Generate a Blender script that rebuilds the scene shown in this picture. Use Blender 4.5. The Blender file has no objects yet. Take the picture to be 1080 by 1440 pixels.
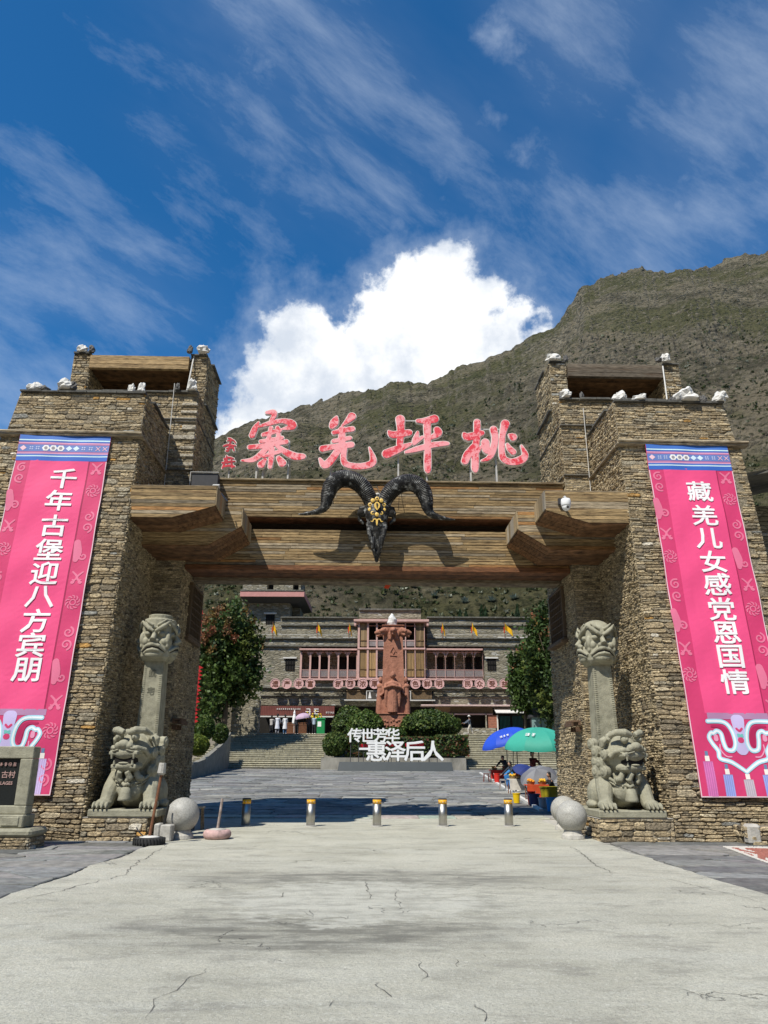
import bpy, math, random
import numpy as np
from mathutils import Vector, Matrix, noise

R = math.radians
rng = random.Random(7)
scene = bpy.context.scene
col = scene.collection

# ------------------------------------------------------------------ camera
F, PITCH, ROLL = 1060.0, R(18.5), 0.004
EYE = Vector((0, 0, 1.55))
CP, SP = math.cos(PITCH), math.sin(PITCH)
cam_d = bpy.data.cameras.new('camera')
cam_d.sensor_fit = 'VERTICAL'
cam_d.sensor_height = 36.0
cam_d.lens = F / 1440 * 36.0
cam_d.clip_end = 4000
cam = bpy.data.objects.new('camera', cam_d)
col.objects.link(cam)
cam.matrix_world = Matrix.Translation(EYE) @ Matrix.Rotation(R(90) + PITCH, 4, 'X') @ Matrix.Rotation(ROLL, 4, 'Z')
scene.camera = cam

# ------------------------------------------------------------------ sky, sun, exposure
scene.view_settings.view_transform = 'Standard'
scene.view_settings.look = 'None'
scene.view_settings.gamma = 1.0
scene.view_settings.use_curve_mapping = False
scene.view_settings.exposure = 0.16
LIGHT = Vector((0.42, 0.60, -1.0)).normalized()
sun_d = bpy.data.lights.new('sun', 'SUN')
sun_d.energy = 5.0
sun_d.angle = R(0.5)
sun_d.color = (1.0, 0.955, 0.85)
sun = bpy.data.objects.new('sun', sun_d)
sun.rotation_euler = LIGHT.to_track_quat('-Z', 'Y').to_euler()
col.objects.link(sun)
SUN_EL = math.asin(-LIGHT.z)
SUN_ROT = math.atan2(-LIGHT.x, -LIGHT.y)


def ray(u, v):
    """direction of a point of the photograph (pixel survey of the place)"""
    a, b = (u - 540) / F, (720 - v) / F
    a, b = a - ROLL * b, b + ROLL * a
    return Vector((a, CP - b * SP, SP + b * CP))


def at(u, v, Y):
    d = ray(u, v)
    return EYE + d * (Y / d.y)


def gz(Y):
    return 0.0 if Y < 23 else (0.03 * (Y - 23) if Y < 62 else 1.17)


class NT:
    def __init__(s, tree):
        s.t = tree
        s.n = tree.nodes
        s.n.clear()

    def node(s, kind, **kw):
        nd = s.n.new(kind)
        for k, val in kw.items():
            if k == 'inp':
                for kk, vv in val.items():
                    if isinstance(vv, bpy.types.NodeSocket):
                        s.t.links.new(vv, nd.inputs[kk])
                    else:
                        nd.inputs[kk].default_value = vv
            else:
                setattr(nd, k, val)
        return nd

    def math(s, op, a, b=0.0, clamp=False):
        return s.node('ShaderNodeMath', operation=op, use_clamp=clamp, inp={0: a, 1: b}).outputs[0]

    def vmath(s, op, a, b):
        nd = s.node('ShaderNodeVectorMath', operation=op, inp={0: a, 1: b})
        return nd.outputs['Value'] if op in ('DISTANCE', 'LENGTH', 'DOT_PRODUCT') else nd.outputs[0]

    def mapr(s, x, a, b, c=0.0, d=1.0, smooth=True):
        nd = s.node('ShaderNodeMapRange', clamp=True, inp={0: x, 1: a, 2: b, 3: c, 4: d})
        if smooth:
            nd.interpolation_type = 'SMOOTHSTEP'
        return nd.outputs[0]

    def mix(s, f, a, b, blend='MIX'):
        nd = s.node('ShaderNodeMix', data_type='RGBA', blend_type=blend)
        for k, vv in ((0, f), (6, a), (7, b)):
            if isinstance(vv, bpy.types.NodeSocket):
                s.t.links.new(vv, nd.inputs[k])
            elif k == 0:
                nd.inputs[0].default_value = vv
            else:
                nd.inputs[k].default_value = (*vv[:3], 1)
        return nd.outputs[2]

    def noise(s, vec, scale, detail=4, rough=.55, dist=0.0):
        return s.node('ShaderNodeTexNoise', inp={'Vector': vec, 'Scale': scale, 'Detail': detail, 'Roughness': rough, 'Distortion': dist}).outputs[0]

    def scale(s, vec, sc, rot=(0, 0, 0), loc=(0, 0, 0)):
        return s.node('ShaderNodeMapping', inp={0: vec, 1: loc, 2: rot, 3: sc}).outputs[0]


def build_world():
    w = bpy.data.worlds.new('World')
    scene.world = w
    w.use_nodes = True
    t = NT(w.node_tree)
    out = t.node('ShaderNodeOutputWorld')
    sky = t.node('ShaderNodeTexSky', sky_type='NISHITA', sun_disc=False, sun_elevation=SUN_EL, sun_rotation=SUN_ROT,
                 altitude=1500, air_density=1.0, dust_density=0.35, ozone_density=4.0)
    skyc = t.mix(1.0, sky.outputs[0], (.27, 1.0, 1.38), 'MULTIPLY')
    d = t.node('ShaderNodeTexCoord').outputs['Generated']
    n1 = t.noise(d, 9.0, 9, .62)
    n2 = t.noise(d, 30.0, 6, .6)
    wob = t.math('ADD', t.math('MULTIPLY', t.math('SUBTRACT', n1, .5), .11), t.math('MULTIPLY', t.math('SUBTRACT', n2, .5), .055))

    def caps(lst):
        cur = None
        for u, v, r in lst:
            c = ray(u, v).normalized()
            x = t.math('SUBTRACT', t.vmath('DISTANCE', d, tuple(c)), r / F * .93)
            cur = x if cur is None else t.node('ShaderNodeMath', operation='SMOOTH_MIN', inp={0: cur, 1: x, 2: .02}).outputs[0]
        return cur
    # the big cumulus behind the ridge
    cum = caps([(415, 468, 44), (462, 492, 52), (400, 545, 70), (352, 590, 40), (545, 470, 62), (592, 420, 55), (632, 392, 42),
                (682, 418, 38), (716, 446, 30), (600, 485, 90), (480, 535, 80), (752, 470, 20), (560, 545, 90), (700, 480, 50), (330, 640, 40)])
    cm = t.mapr(t.math('ADD', cum, wob), .014, -.010)
    cm2 = t.mapr(t.math('ADD', cum, t.math('MULTIPLY', wob, 1.6)), .06, -.03, 0, .32)
    # loose puffs
    puf = caps([(545, 388, 22), (562, 312, 24), (735, 212, 30), (620, 250, 34), (350, 78, 44), (310, 110, 22), (695, 170, 22), (700, 45, 38), (955, 290, 34), (965, 250, 20), (795, 275, 16), (325, 490, 14)])
    pm = t.mapr(t.math('ADD', puf, t.math('MULTIPLY', wob, 1.15)), .006, -.085, 0, .6)
    # high wisps: long streaks of ice cloud, running over the whole sky
    ta_ = (ray(820, 430) - ray(280, 40)).normalized()
    tn_ = ta_.cross(ray(540, 240).normalized()).normalized()
    tm_ = ta_.cross(tn_)
    dots = [t.vmath('DOT_PRODUCT', d, tuple(q)) for q in (ta_, tn_, tm_)]
    st = t.node('ShaderNodeCombineXYZ', inp={0: t.math('MULTIPLY', dots[0], 1.5), 1: t.math('MULTIPLY', dots[1], 4.2), 2: t.math('MULTIPLY', dots[2], 2.0)}).outputs[0]
    w1 = t.noise(st, 2.6, 12, .66, .18)
    w2 = t.noise(t.scale(d, (1, 1, 1.6), (0, R(40), 0)), 2.2, 3, .5)
    band = caps([(330, 60, 90), (470, 150, 90), (600, 240, 90), (720, 330, 90), (850, 400, 80), (960, 330, 90), (1040, 130, 90), (820, 20, 70), (960, 420, 90), (60, 480, 85), (170, 490, 75), (10, 560, 70)])
    bm = t.mapr(band, .12, -.07)
    wz = t.math('ADD', t.math('MULTIPLY', bm, .15), t.math('MULTIPLY', t.math('SUBTRACT', w2, .5), .34))
    wm = t.mapr(t.math('ADD', w1, wz), .53, 1.0, 0, .46, False)
    # outside these banks the same wisps go on thinly
    veil = t.math('MULTIPLY', t.math('MULTIPLY', bm, .10), t.mapr(t.noise(st, 1.3, 5, .6), .3, .7))
    wm = t.math('ADD', wm, veil)
    m = t.math('MAXIMUM', t.math('MAXIMUM', cm, cm2), t.math('MAXIMUM', pm, wm))
    shade = t.mapr(t.math('ADD', t.noise(d, 5.5, 7, .58), t.math('MULTIPLY', t.math('SUBTRACT', t.noise(d, 17.0, 6, .6), .5), .45)), .36, .60)
    cc = t.mix(shade, (6.3, 6.9, 7.8), (10.0, 10.1, 10.2))
    cwis = (6.6, 7.6, 8.9)
    cc = t.mix(cm, cwis, cc)
    c = t.mix(m, skyc, cc)
    bg = t.node('ShaderNodeBackground', inp={0: c, 1: 0.10})
    t.t.links.new(bg.outputs[0], out.inputs[0])


build_world()

# ------------------------------------------------------------------ helpers: meshes, things
ORIGIN = {}


class MB:
    def __init__(s):
        s.v, s.f, s.c = [], [], []

    def add(s, verts, faces, c=None):
        b = len(s.v)
        s.v.extend(verts)
        s.f.extend([tuple(i + b for i in f) for f in faces])
        s.c.extend([c] * len(faces))

    def merge(s, o):
        b = len(s.v)
        s.v.extend(o.v)
        s.f.extend([tuple(i + b for i in f) for f in o.f])
        s.c.extend(o.c)

    def box(s, x0, x1, y0, y1, z0, z1, c=None):
        x0, x1 = min(x0, x1), max(x0, x1)
        y0, y1 = min(y0, y1), max(y0, y1)
        z0, z1 = min(z0, z1), max(z0, z1)
        s.add([(x0, y0, z0), (x1, y0, z0), (x1, y1, z0), (x0, y1, z0), (x0, y0, z1), (x1, y0, z1), (x1, y1, z1), (x0, y1, z1)],
              [(0, 3, 2, 1), (4, 5, 6, 7), (0, 1, 5, 4), (1, 2, 6, 5), (2, 3, 7, 6), (3, 0, 4, 7)], c)

    def bbox(s, x0, x1, y0, y1, z0, z1, b=.01, c=None):
        """box with chamfered edges"""
        x0, x1 = min(x0, x1), max(x0, x1)
        y0, y1 = min(y0, y1), max(y0, y1)
        z0, z1 = min(z0, z1), max(z0, z1)
        b = min(b, (x1 - x0) * .4, (y1 - y0) * .4, (z1 - z0) * .4)
        V, idx = [], {}
        for i, x in enumerate((x0, x1)):
            for j, y in enumerate((y0, y1)):
                for k, z in enumerate((z0, z1)):
                    ix, iy, iz = (b if i == 0 else -b), (b if j == 0 else -b), (b if k == 0 else -b)
                    for ax, p in enumerate(((x, y + iy, z + iz), (x + ix, y, z + iz), (x + ix, y + iy, z))):
                        idx[(i, j, k, ax)] = len(V)
                        V.append(p)
        Fc = []
        for e in (0, 1):
            Fc.append([idx[(e, 0, 0, 0)], idx[(e, 1, 0, 0)], idx[(e, 1, 1, 0)], idx[(e, 0, 1, 0)]])
            Fc.append([idx[(0, e, 0, 1)], idx[(1, e, 0, 1)], idx[(1, e, 1, 1)], idx[(0, e, 1, 1)]])
            Fc.append([idx[(0, 0, e, 2)], idx[(1, 0, e, 2)], idx[(1, 1, e, 2)], idx[(0, 1, e, 2)]])
        for p in (0, 1):
            for q in (0, 1):
                Fc.append([idx[(0, p, q, 1)], idx[(1, p, q, 1)], idx[(1, p, q, 2)], idx[(0, p, q, 2)]])
                Fc.append([idx[(p, 0, q, 0)], idx[(p, 1, q, 0)], idx[(p, 1, q, 2)], idx[(p, 0, q, 2)]])
                Fc.append([idx[(p, q, 0, 0)], idx[(p, q, 1, 0)], idx[(p, q, 1, 1)], idx[(p, q, 0, 1)]])
        for i in (0, 1):
            for j in (0, 1):
                for k in (0, 1):
                    Fc.append([idx[(i, j, k, 0)], idx[(i, j, k, 1)], idx[(i, j, k, 2)]])
        cen = Vector(((x0 + x1) / 2, (y0 + y1) / 2, (z0 + z1) / 2))
        out = []
        for f in Fc:
            p = [Vector(V[i]) for i in f]
            n = (p[1] - p[0]).cross(p[2] - p[0])
            out.append(tuple(f) if n.dot(sum(p, Vector()) / len(p) - cen) > 0 else tuple(reversed(f)))
        s.add(V, out, c)

    def tube(s, pts, rads, n=8, c=None, cap=True, sx=1.0):
        pts = [Vector(p) for p in pts]
        if not hasattr(rads, '__len__'):
            rads = [rads] * len(pts)
        V, Fc = [], []
        ref = None
        for i, p in enumerate(pts):
            t = (pts[min(i + 1, len(pts) - 1)] - pts[max(i - 1, 0)])
            t = t.normalized() if t.length > 1e-9 else Vector((0, 0, 1))
            if ref is None:
                ref = Vector((0, 1, 0)) if abs(t.y) < .9 else Vector((1, 0, 0))
            a = (ref - t * ref.dot(t)).normalized()
            ref = a
            b = t.cross(a)
            for k in range(n):
                th = 2 * math.pi * k / n
                V.append(tuple(p + a * (math.cos(th) * rads[i] * sx) + b * (math.sin(th) * rads[i])))
        for i in range(len(pts) - 1):
            for k in range(n):
                Fc.append((i * n + k, i * n + (k + 1) % n, (i + 1) * n + (k + 1) % n, (i + 1) * n + k))
        if cap:
            Fc.append(tuple(reversed(range(n))))
            Fc.append(tuple((len(pts) - 1) * n + k for k in range(n)))
        s.add(V, Fc, c)

    def lathe(s, prof, n=24, o=(0, 0, 0), c=None):
        V, Fc = [], []
        for r, z in prof:
            for k in range(n):
                th = 2 * math.pi * k / n
                V.append((o[0] + r * math.cos(th), o[1] + r * math.sin(th), o[2] + z))
        for i in range(len(prof) - 1):
            for k in range(n):
                Fc.append((i * n + k, i * n + (k + 1) % n, (i + 1) * n + (k + 1) % n, (i + 1) * n + k))
        Fc.append(tuple(reversed(range(n))))
        Fc.append(tuple((len(prof) - 1) * n + k for k in range(n)))
        s.add(V, Fc, c)

    def ball(s, o, r, n=12, m=8, c=None, rot=None):
        r = r if hasattr(r, '__len__') else (r, r, r)
        V = [(0, 0, -1)]
        for i in range(1, m):
            ph = -math.pi / 2 + math.pi * i / m
            for k in range(n):
                th = 2 * math.pi * k / n
                V.append((math.cos(ph) * math.cos(th), math.cos(ph) * math.sin(th), math.sin(ph)))
        V.append((0, 0, 1))
        Fc = []
        for k in range(n):
            Fc.append((0, 1 + (k + 1) % n, 1 + k))
        for i in range(m - 2):
            for k in range(n):
                a = 1 + i * n
                Fc.append((a + k, a + (k + 1) % n, a + n + (k + 1) % n, a + n + k))
        L = len(V) - 1
        a = 1 + (m - 2) * n
        for k in range(n):
            Fc.append((a + k, a + (k + 1) % n, L))
        W = []
        for p in V:
            q = Vector((p[0] * r[0], p[1] * r[1], p[2] * r[2]))
            if rot is not None:
                q = rot @ q
            W.append((q[0] + o[0], q[1] + o[1], q[2] + o[2]))
        s.add(W, Fc, c)

    def prism(s, poly, y0, y1, c=None):
        """polygon in x,z pushed from y0 to y1"""
        n = len(poly)
        V = [(x, y0, z) for x, z in poly] + [(x, y1, z) for x, z in poly]
        area = sum(poly[i][0] * poly[(i + 1) % n][1] - poly[(i + 1) % n][0] * poly[i][1] for i in range(n))
        Fc = [tuple(range(n)), tuple(reversed(range(n, 2 * n)))] + [(i, i + n, (i + 1) % n + n, (i + 1) % n) for i in range(n)]
        if area < 0:
            Fc = [tuple(reversed(f)) for f in Fc]
        s.add(V, Fc, c)

    def xf(s, M):
        s.v = [tuple(M @ Vector(p)) for p in s.v]
        return s

    def build(s, name, mat, parent=None, smooth=False, M=None, kind=None, label=None):
        if M is not None:
            s.xf(M)
        o = ORIGIN.get(parent.name, Vector()) if parent else Vector()
        me = bpy.data.meshes.new(name)
        me.from_pydata([(p[0] - o[0], p[1] - o[1], p[2] - o[2]) for p in s.v] if parent else s.v, [], s.f)
        if any(c is not None for c in s.c):
            a = me.attributes.new('Col', 'FLOAT_COLOR', 'FACE')
            a.data.foreach_set('color', [x for c in s.c for x in ((*c[:3], 1) if c else (1, 1, 1, 1))])
        return link(name, me, mat, parent, smooth, kind, label, o)


def link(name, me, mat, parent=None, smooth=False, kind=None, label=None, o=None):
    if mat is not None:
        me.materials.append(mat)
    if smooth:
        me.polygons.foreach_set('use_smooth', [True] * len(me.polygons))
    ob = bpy.data.objects.new(name, me)
    col.objects.link(ob)
    if parent:
        ob.parent = parent
    ORIGIN[ob.name] = o if o is not None else Vector()
    if kind:
        ob['kind'] = kind
    if label:
        ob['label'] = label
    return ob


def tag(o, label, cat, group=None):
    o['label'] = label
    o['category'] = cat
    if group:
        o['group'] = group
    return o


def thing(name, label, cat, loc=(0, 0, 0), group=None, rotz=0.0):
    o = bpy.data.objects.new(name, None)
    col.objects.link(o)
    o.location = loc
    o.rotation_euler = (0, 0, rotz)
    o.empty_display_size = .2
    ORIGIN[o.name] = Vector(loc)
    return tag(o, label, cat, group)


def structure(name, parent_none=None, loc=(0, 0, 0)):
    o = bpy.data.objects.new(name, None)
    col.objects.link(o)
    o['kind'] = 'structure'
    ORIGIN[o.name] = Vector(loc)
    o.location = loc
    return o


KIDS = {}


def copy_tree(o, loc, rotz=None, label=None, parent=None):
    c = o.copy()
    col.objects.link(c)
    if parent is None:
        if loc is not None:
            c.location = loc
        if rotz is not None:
            c.rotation_euler.z = rotz
        if label:
            c['label'] = label
    else:
        c.parent = parent
    for ch in [x for x in o.children]:
        copy_tree(ch, None, None, None, c)
    return c


def sculpt(mb, voxel, smooth=4):
    """weld overlapping volumes into one continuous skin"""
    me = bpy.data.meshes.new('tmp')
    me.from_pydata(mb.v, [], mb.f)
    ob = bpy.data.objects.new('tmp', me)
    col.objects.link(ob)
    m = ob.modifiers.new('r', 'REMESH')
    m.mode = 'VOXEL'
    m.voxel_size = voxel
    if smooth:
        m2 = ob.modifiers.new('s', 'SMOOTH')
        m2.factor = .5
        m2.iterations = smooth
    dg = bpy.context.evaluated_depsgraph_get()
    res = bpy.data.meshes.new_from_object(ob.evaluated_get(dg))
    bpy.data.objects.remove(ob)
    bpy.data.meshes.remove(me)
    out = MB()
    out.v = [tuple(v.co) for v in res.vertices]
    out.f = [tuple(p.vertices) for p in res.polygons]
    out.c = [None] * len(out.f)
    bpy.data.meshes.remove(res)
    return out


def text_mesh(body, size=1.0, extrude=.02, offset=0.0, sx=1.0, shear=0.0, center=True, res=2):
    cu = bpy.data.curves.new('t', 'FONT')
    cu.body = body
    cu.size = size
    cu.extrude = extrude
    cu.offset = offset
    cu.shear = shear
    cu.resolution_u = res
    ob = bpy.data.objects.new('t', cu)
    col.objects.link(ob)
    dg = bpy.context.evaluated_depsgraph_get()
    me = bpy.data.meshes.new_from_object(ob.evaluated_get(dg))
    bpy.data.objects.remove(ob)
    bpy.data.curves.remove(cu)
    V = [v.co.copy() for v in me.vertices]
    Fc = [tuple(p.vertices) for p in me.polygons]
    bpy.data.meshes.remove(me)
    if center and V:
        cx = (min(v.x for v in V) + max(v.x for v in V)) / 2
        cy = (min(v.y for v in V) + max(v.y for v in V)) / 2
        V = [Vector((v.x - cx, v.y - cy, v.z)) for v in V]
    m = MB()
    m.add([(v.x * sx, v.y, v.z) for v in V], Fc)
    return m


def bold_text(ch, size, extrude, spread, lift, sx=1.0):
    """heavy lettering: the glyph struck several times a little apart"""
    g = text_mesh(ch, size, extrude, .003, sx)
    m = MB()
    for i, (dx, dy) in enumerate(((0, 0), (-.5, -.5), (.5, -.5), (.5, .5), (-.5, .5), (0, .55), (0, -.55), (.6, 0), (-.6, 0))):
        m.add([(p[0] + dx * spread, p[1] + dy * spread, p[2] + lift * .35 * i) for p in g.v], g.f)
    return m


def worn_print(n, size, seed):
    """a row of n printed marks too far off or too worn to be read"""
    r = random.Random(seed)
    m = MB()
    for i in range(n):
        x = (i - (n - 1) / 2) * size * 1.05
        lay = 0
        for k in range(3):
            y = (k - 1) * size * .3 + r.uniform(-.04, .04) * size
            w = size * r.uniform(.22, .42)
            m.box(x - w, x + w, y - size * .055, y + size * .055, -.01, .012 + .001 * lay)
            lay += 1
        for k in range(r.choice((1, 2))):
            xx = x + r.uniform(-.28, .28) * size
            h = size * r.uniform(.2, .44)
            m.box(xx - size * .055, xx + size * .055, -h, h, -.01, .016 + .001 * lay)
            lay += 1
    return m


def stand(mb, P, X=Vector((1, 0, 0)), U=Vector((0, 0, 1))):
    """lay x,y,z of a drawing on the plane at P with axes X (right) and U (up); z comes out of it"""
    N = X.cross(U)
    mb.v = [tuple(P + X * p[0] + U * p[1] + N * p[2]) for p in mb.v]
    return mb


def strokes_mesh(strokes, h, half, grow=0.0):
    """brush strokes (lists of (x, y, width)) -> one solid of thickness 2*half in x,y,z"""
    pts = [p for s in strokes for p in s]
    mx = max(p[2] for p in pts) / 2 + grow + 2 * h
    x0, x1 = min(p[0] for p in pts) - mx, max(p[0] for p in pts) + mx
    y0, y1 = min(p[1] for p in pts) - mx, max(p[1] for p in pts) + mx
    nx, ny = int((x1 - x0) / h) + 2, int((y1 - y0) / h) + 2
    X, Y = np.meshgrid(x0 + np.arange(nx) * h, y0 + np.arange(ny) * h, indexing='ij')
    D = np.full(X.shape, 1e9)
    for s in strokes:
        if len(s) == 1:
            D = np.minimum(D, np.hypot(X - s[0][0], Y - s[0][1]) - s[0][2] / 2)
        # smooth the stroke with a Catmull-Rom pass
        q = []
        for i in range(len(s) - 1):
            p0, p1, p2, p3 = s[max(i - 1, 0)], s[i], s[i + 1], s[min(i + 2, len(s) - 1)]
            for k in range(4):
                t = k / 4
                q.append(tuple(.5 * ((2 * p1[j]) + (-p0[j] + p2[j]) * t + (2 * p0[j] - 5 * p1[j] + 4 * p2[j] - p3[j]) * t * t + (-p0[j] + 3 * p1[j] - 3 * p2[j] + p3[j]) * t ** 3) for j in range(3)))
        q.append(s[-1])
        for a, b in zip(q[:-1], q[1:]):
            dx, dy = b[0] - a[0], b[1] - a[1]
            L = dx * dx + dy * dy + 1e-12
            t = np.clip(((X - a[0]) * dx + (Y - a[1]) * dy) / L, 0, 1)
            D = np.minimum(D, np.hypot(X - a[0] - t * dx, Y - a[1] - t * dy) - (a[2] + (b[2] - a[2]) * t) / 2)
    D = D - grow
    D[0, :] = D[-1, :] = 1
    D[:, 0] = D[:, -1] = 1
    m = MB()
    top, edge = {}, []

    def node(i, j):
        k = (i, j)
        if k not in top:
            top[k] = len(m.v)
            m.v.append((X[i, j], Y[i, j], half))
        return top[k]

    def cut(i, j, i2, j2):
        if (i2, j2) < (i, j):
            i, j, i2, j2 = i2, j2, i, j
        k = (i, j, i2, j2)
        if k not in top:
            a, b = D[i, j], D[i2, j2]
            t = min(max(a / (a - b), .02), .98)
            top[k] = len(m.v)
            m.v.append((X[i, j] + (X[i2, j2] - X[i, j]) * t, Y[i, j] + (Y[i2, j2] - Y[i, j]) * t, half))
        return top[k]
    ins = D < 0
    cells = np.argwhere(ins[:-1, :-1] | ins[1:, :-1] | ins[1:, 1:] | ins[:-1, 1:])
    tops = []
    for i, j in cells:
        c = [(i, j), (i + 1, j), (i + 1, j + 1), (i, j + 1)]
        b = [ins[p] for p in c]
        poly, walls = [], []
        for k in range(4):
            p, q = c[k], c[(k + 1) % 4]
            if b[k]:
                poly.append(node(*p))
            if b[k] != b[(k + 1) % 4]:
                e = cut(*p, *q)
                poly.append(e)
                walls.append((e, b[k]))
        tops.append(tuple(poly))
        for k in range(len(walls)):
            if walls[k][1]:
                edge.append((walls[k][0], walls[(k + 1) % len(walls)][0]))
    n = len(m.v)
    m.v += [(x, y, -half) for x, y, z in m.v]
    m.f = tops + [tuple(reversed([i + n for i in f])) for f in tops] + [(b, a, a + n, b + n) for a, b in edge]
    m.c = [None] * len(m.f)
    return m


# ------------------------------------------------------------------ materials
def mat(name, base=(.5, .5, .5), rough=.8, attr=False, var=.25, scale=6.0, stretch=(1, 1, 1), bump=.0, bscale=None, metal=0.0, dirt=None, dscale=1.3, damt=.5, spec=.3):
    m = bpy.data.materials.new(name)
    m.use_nodes = True
    t = NT(m.node_tree)
    out = t.node('ShaderNodeOutputMaterial')
    bs = t.node('ShaderNodeBsdfPrincipled', inp={'Roughness': rough, 'Metallic': metal, 'Specular IOR Level': spec})
    geo = t.node('ShaderNodeTexCoord').outputs['Object']
    vec = t.scale(geo, stretch)
    n = t.noise(vec, scale, 7, .62)
    if attr:
        c = t.node('ShaderNodeAttribute', attribute_name='Col').outputs['Color']
        c = t.mix(1.0, c, base, 'MULTIPLY')
    else:
        c = t.mix(0.0, base, base)
    f = t.mapr(n, .25, .75, 1 - var, 1 + var, False)
    cm = t.node('ShaderNodeCombineColor', inp={0: f, 1: f, 2: f}).outputs[0]
    c = t.mix(1.0, c, cm, 'MULTIPLY')
    if dirt:
        dn = t.noise(t.scale(geo, (stretch[0], stretch[1], stretch[2])), dscale, 8, .68)
        c = t.mix(t.mapr(dn, .5, .72, 0, damt), c, dirt)
    t.t.links.new(c, bs.inputs['Base Color'])
    if bump:
        bn = t.noise(vec, bscale or scale * 3, 8, .65)
        b = t.node('ShaderNodeBump', inp={'Strength': 1.0, 'Distance': bump, 'Height': bn})
        t.t.links.new(b.outputs[0], bs.inputs['Normal'])
    t.t.links.new(bs.outputs[0], out.inputs[0])
    return m


M = {}
M['stone'] = mat('field_stone', (1.12, 1.07, .99), .92, True, .95, 17, (1, 1, 2.0), .05, 20, dirt=(.10, .085, .06), dscale=4.5, damt=.75)
M['mortar'] = mat('clay_mortar', (.27, .23, .165), .95, False, .8, 18, bump=.06, bscale=26)
M['slate'] = mat('slate', (1, 1, .97), .8, True, .45, 5, (1, 1, 1), .014, 16, dirt=(.30, .285, .245), dscale=1.6, damt=.6)
M['joint'] = mat('joint', (.25, .24, .215), .95, False, .4, 6, bump=.01)
M['wood'] = mat('weathered_plank', (1.02, .94, .80), .8, True, .9, 5, (.8, .8, 9), .008, 14, dirt=(.075, .035, .014), dscale=.9, damt=.75)
M['woodv'] = mat('upright_plank', (1, 1, 1), .78, True, .5, 5, (9, 9, .35), .006, 14)
M['carved'] = mat('carved_stone', (.305, .29, .215), .85, False, .34, 5, bump=.012, bscale=34, dirt=(.16, .155, .11), dscale=2.4, damt=.75)
M['red_stone'] = mat('red_sandstone', (.35, .155, .10), .9, False, .28, 2.0, bump=.05, bscale=6, dirt=(.16, .06, .035), dscale=.7, damt=.5)
M['white_stone'] = mat('white_quartz', (.66, .64, .60), .7, False, .2, 9, bump=.02, bscale=22)
M['dark_rock'] = mat('dark_rock', (.12, .115, .11), .8, False, .3, 9, bump=.02, bscale=22)
M['granite'] = mat('granite', (.36, .35, .32), .5, False, .5, 55, bump=.002, bscale=90, dirt=(.20, .19, .165), dscale=3.5, damt=.7)
M['steel'] = mat('brushed_steel', (.46, .45, .42), .42, False, .25, 3, (30, 30, .4), metal=1.0)
M['band'] = mat('yellow_band', (.72, .37, .02), .5, False, .1, 9)
M['black'] = mat('black_paint', (.018, .018, .018), .45, False, .3, 9, spec=.4)
M['horn'] = mat('horn', (.022, .021, .02), .5, False, .4, 7, bump=.004, bscale=30, dirt=(.50, .50, .48), dscale=7, damt=.75)
M['gold'] = mat('gold', (.85, .56, .16), .3, False, .1, 9, metal=1.0)
M['goldpaint'] = mat('gold_paint', (.75, .50, .13), .4, False, .15, 9)
M['white'] = mat('white_paint', (.80, .80, .79), .5, False, .05, 4)
M['offwhite'] = mat('off_white', (.62, .60, .56), .7, False, .15, 4)
M['rim'] = mat('letter_rim', (.70, .66, .62), .6, False, .2, 6)
M['metal_post'] = mat('grey_metal', (.45, .44, .42), .5, False, .2, 6)
M['dark_metal'] = mat('dark_metal', (.05, .05, .055), .5, False, .2, 6)
M['pink_wood'] = mat('pink_timber', (.55, .34, .30), .75, False, .18, 2.5, bump=.004)
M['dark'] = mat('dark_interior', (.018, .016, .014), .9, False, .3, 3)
M['cloth'] = mat('cloth', (1, 1, 1), .85, True, .08, 3, bump=.003, bscale=40)
M['banner'] = mat('banner_print', (1, 1, 1), .62, True, .06, 2.2)
M['attr'] = mat('painted', (1, 1, 1), .6, True, .12, 5)
M['rubber'] = mat('rubber', (.03, .03, .03), .85, False, .3, 9, bump=.004)
M['rust'] = mat('rusty_rod', (.19, .085, .045), .85, False, .45, 14, bump=.003)
M['concrete_rough'] = mat('rough_concrete', (.42, .40, .36), .9, False, .3, 8, bump=.012, bscale=24)
M['granite_black'] = mat('polished_black', (.018, .02, .02), .25, False, .2, 30)
M['skin'] = mat('skin', (.42, .25, .17), .6, False, .08, 8)
M['hair'] = mat('hair', (.015, .012, .01), .6, False, .2, 20)


def letter_red():
    m = bpy.data.materials.new('worn_red_paint')
    m.use_nodes = True
    t = NT(m.node_tree)
    out = t.node('ShaderNodeOutputMaterial')
    g = t.node('ShaderNodeTexCoord').outputs['Object']
    n = t.noise(g, 6.5, 9, .75, .3)
    n2 = t.noise(g, 1.1, 2, .5)
    k = t.math('ADD', n, t.math('MULTIPLY', t.math('SUBTRACT', n2, .5), .5))
    c = t.mix(t.mapr(k, .46, .60), (.88, .34, .37), (.70, .03, .055))
    bs = t.node('ShaderNodeBsdfPrincipled', inp={'Roughness': .55, 'Base Color': c})
    t.t.links.new(bs.outputs[0], out.inputs[0])
    return m


M['letter'] = letter_red()


def leafmat():
    m = bpy.data.materials.new('leaf')
    m.use_nodes = True
    t = NT(m.node_tree)
    out = t.node('ShaderNodeOutputMaterial')
    c = t.node('ShaderNodeAttribute', attribute_name='Col').outputs['Color']
    bs = t.node('ShaderNodeBsdfPrincipled', inp={'Roughness': .55, 'Base Color': c, 'Specular IOR Level': .3})
    tr = t.node('ShaderNodeBsdfTranslucent', inp={'Color': c})
    mx = t.node('ShaderNodeMixShader', inp={0: .25, 1: bs.outputs[0], 2: tr.outputs[0]})
    t.t.links.new(mx.outputs[0], out.inputs[0])
    return m


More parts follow.
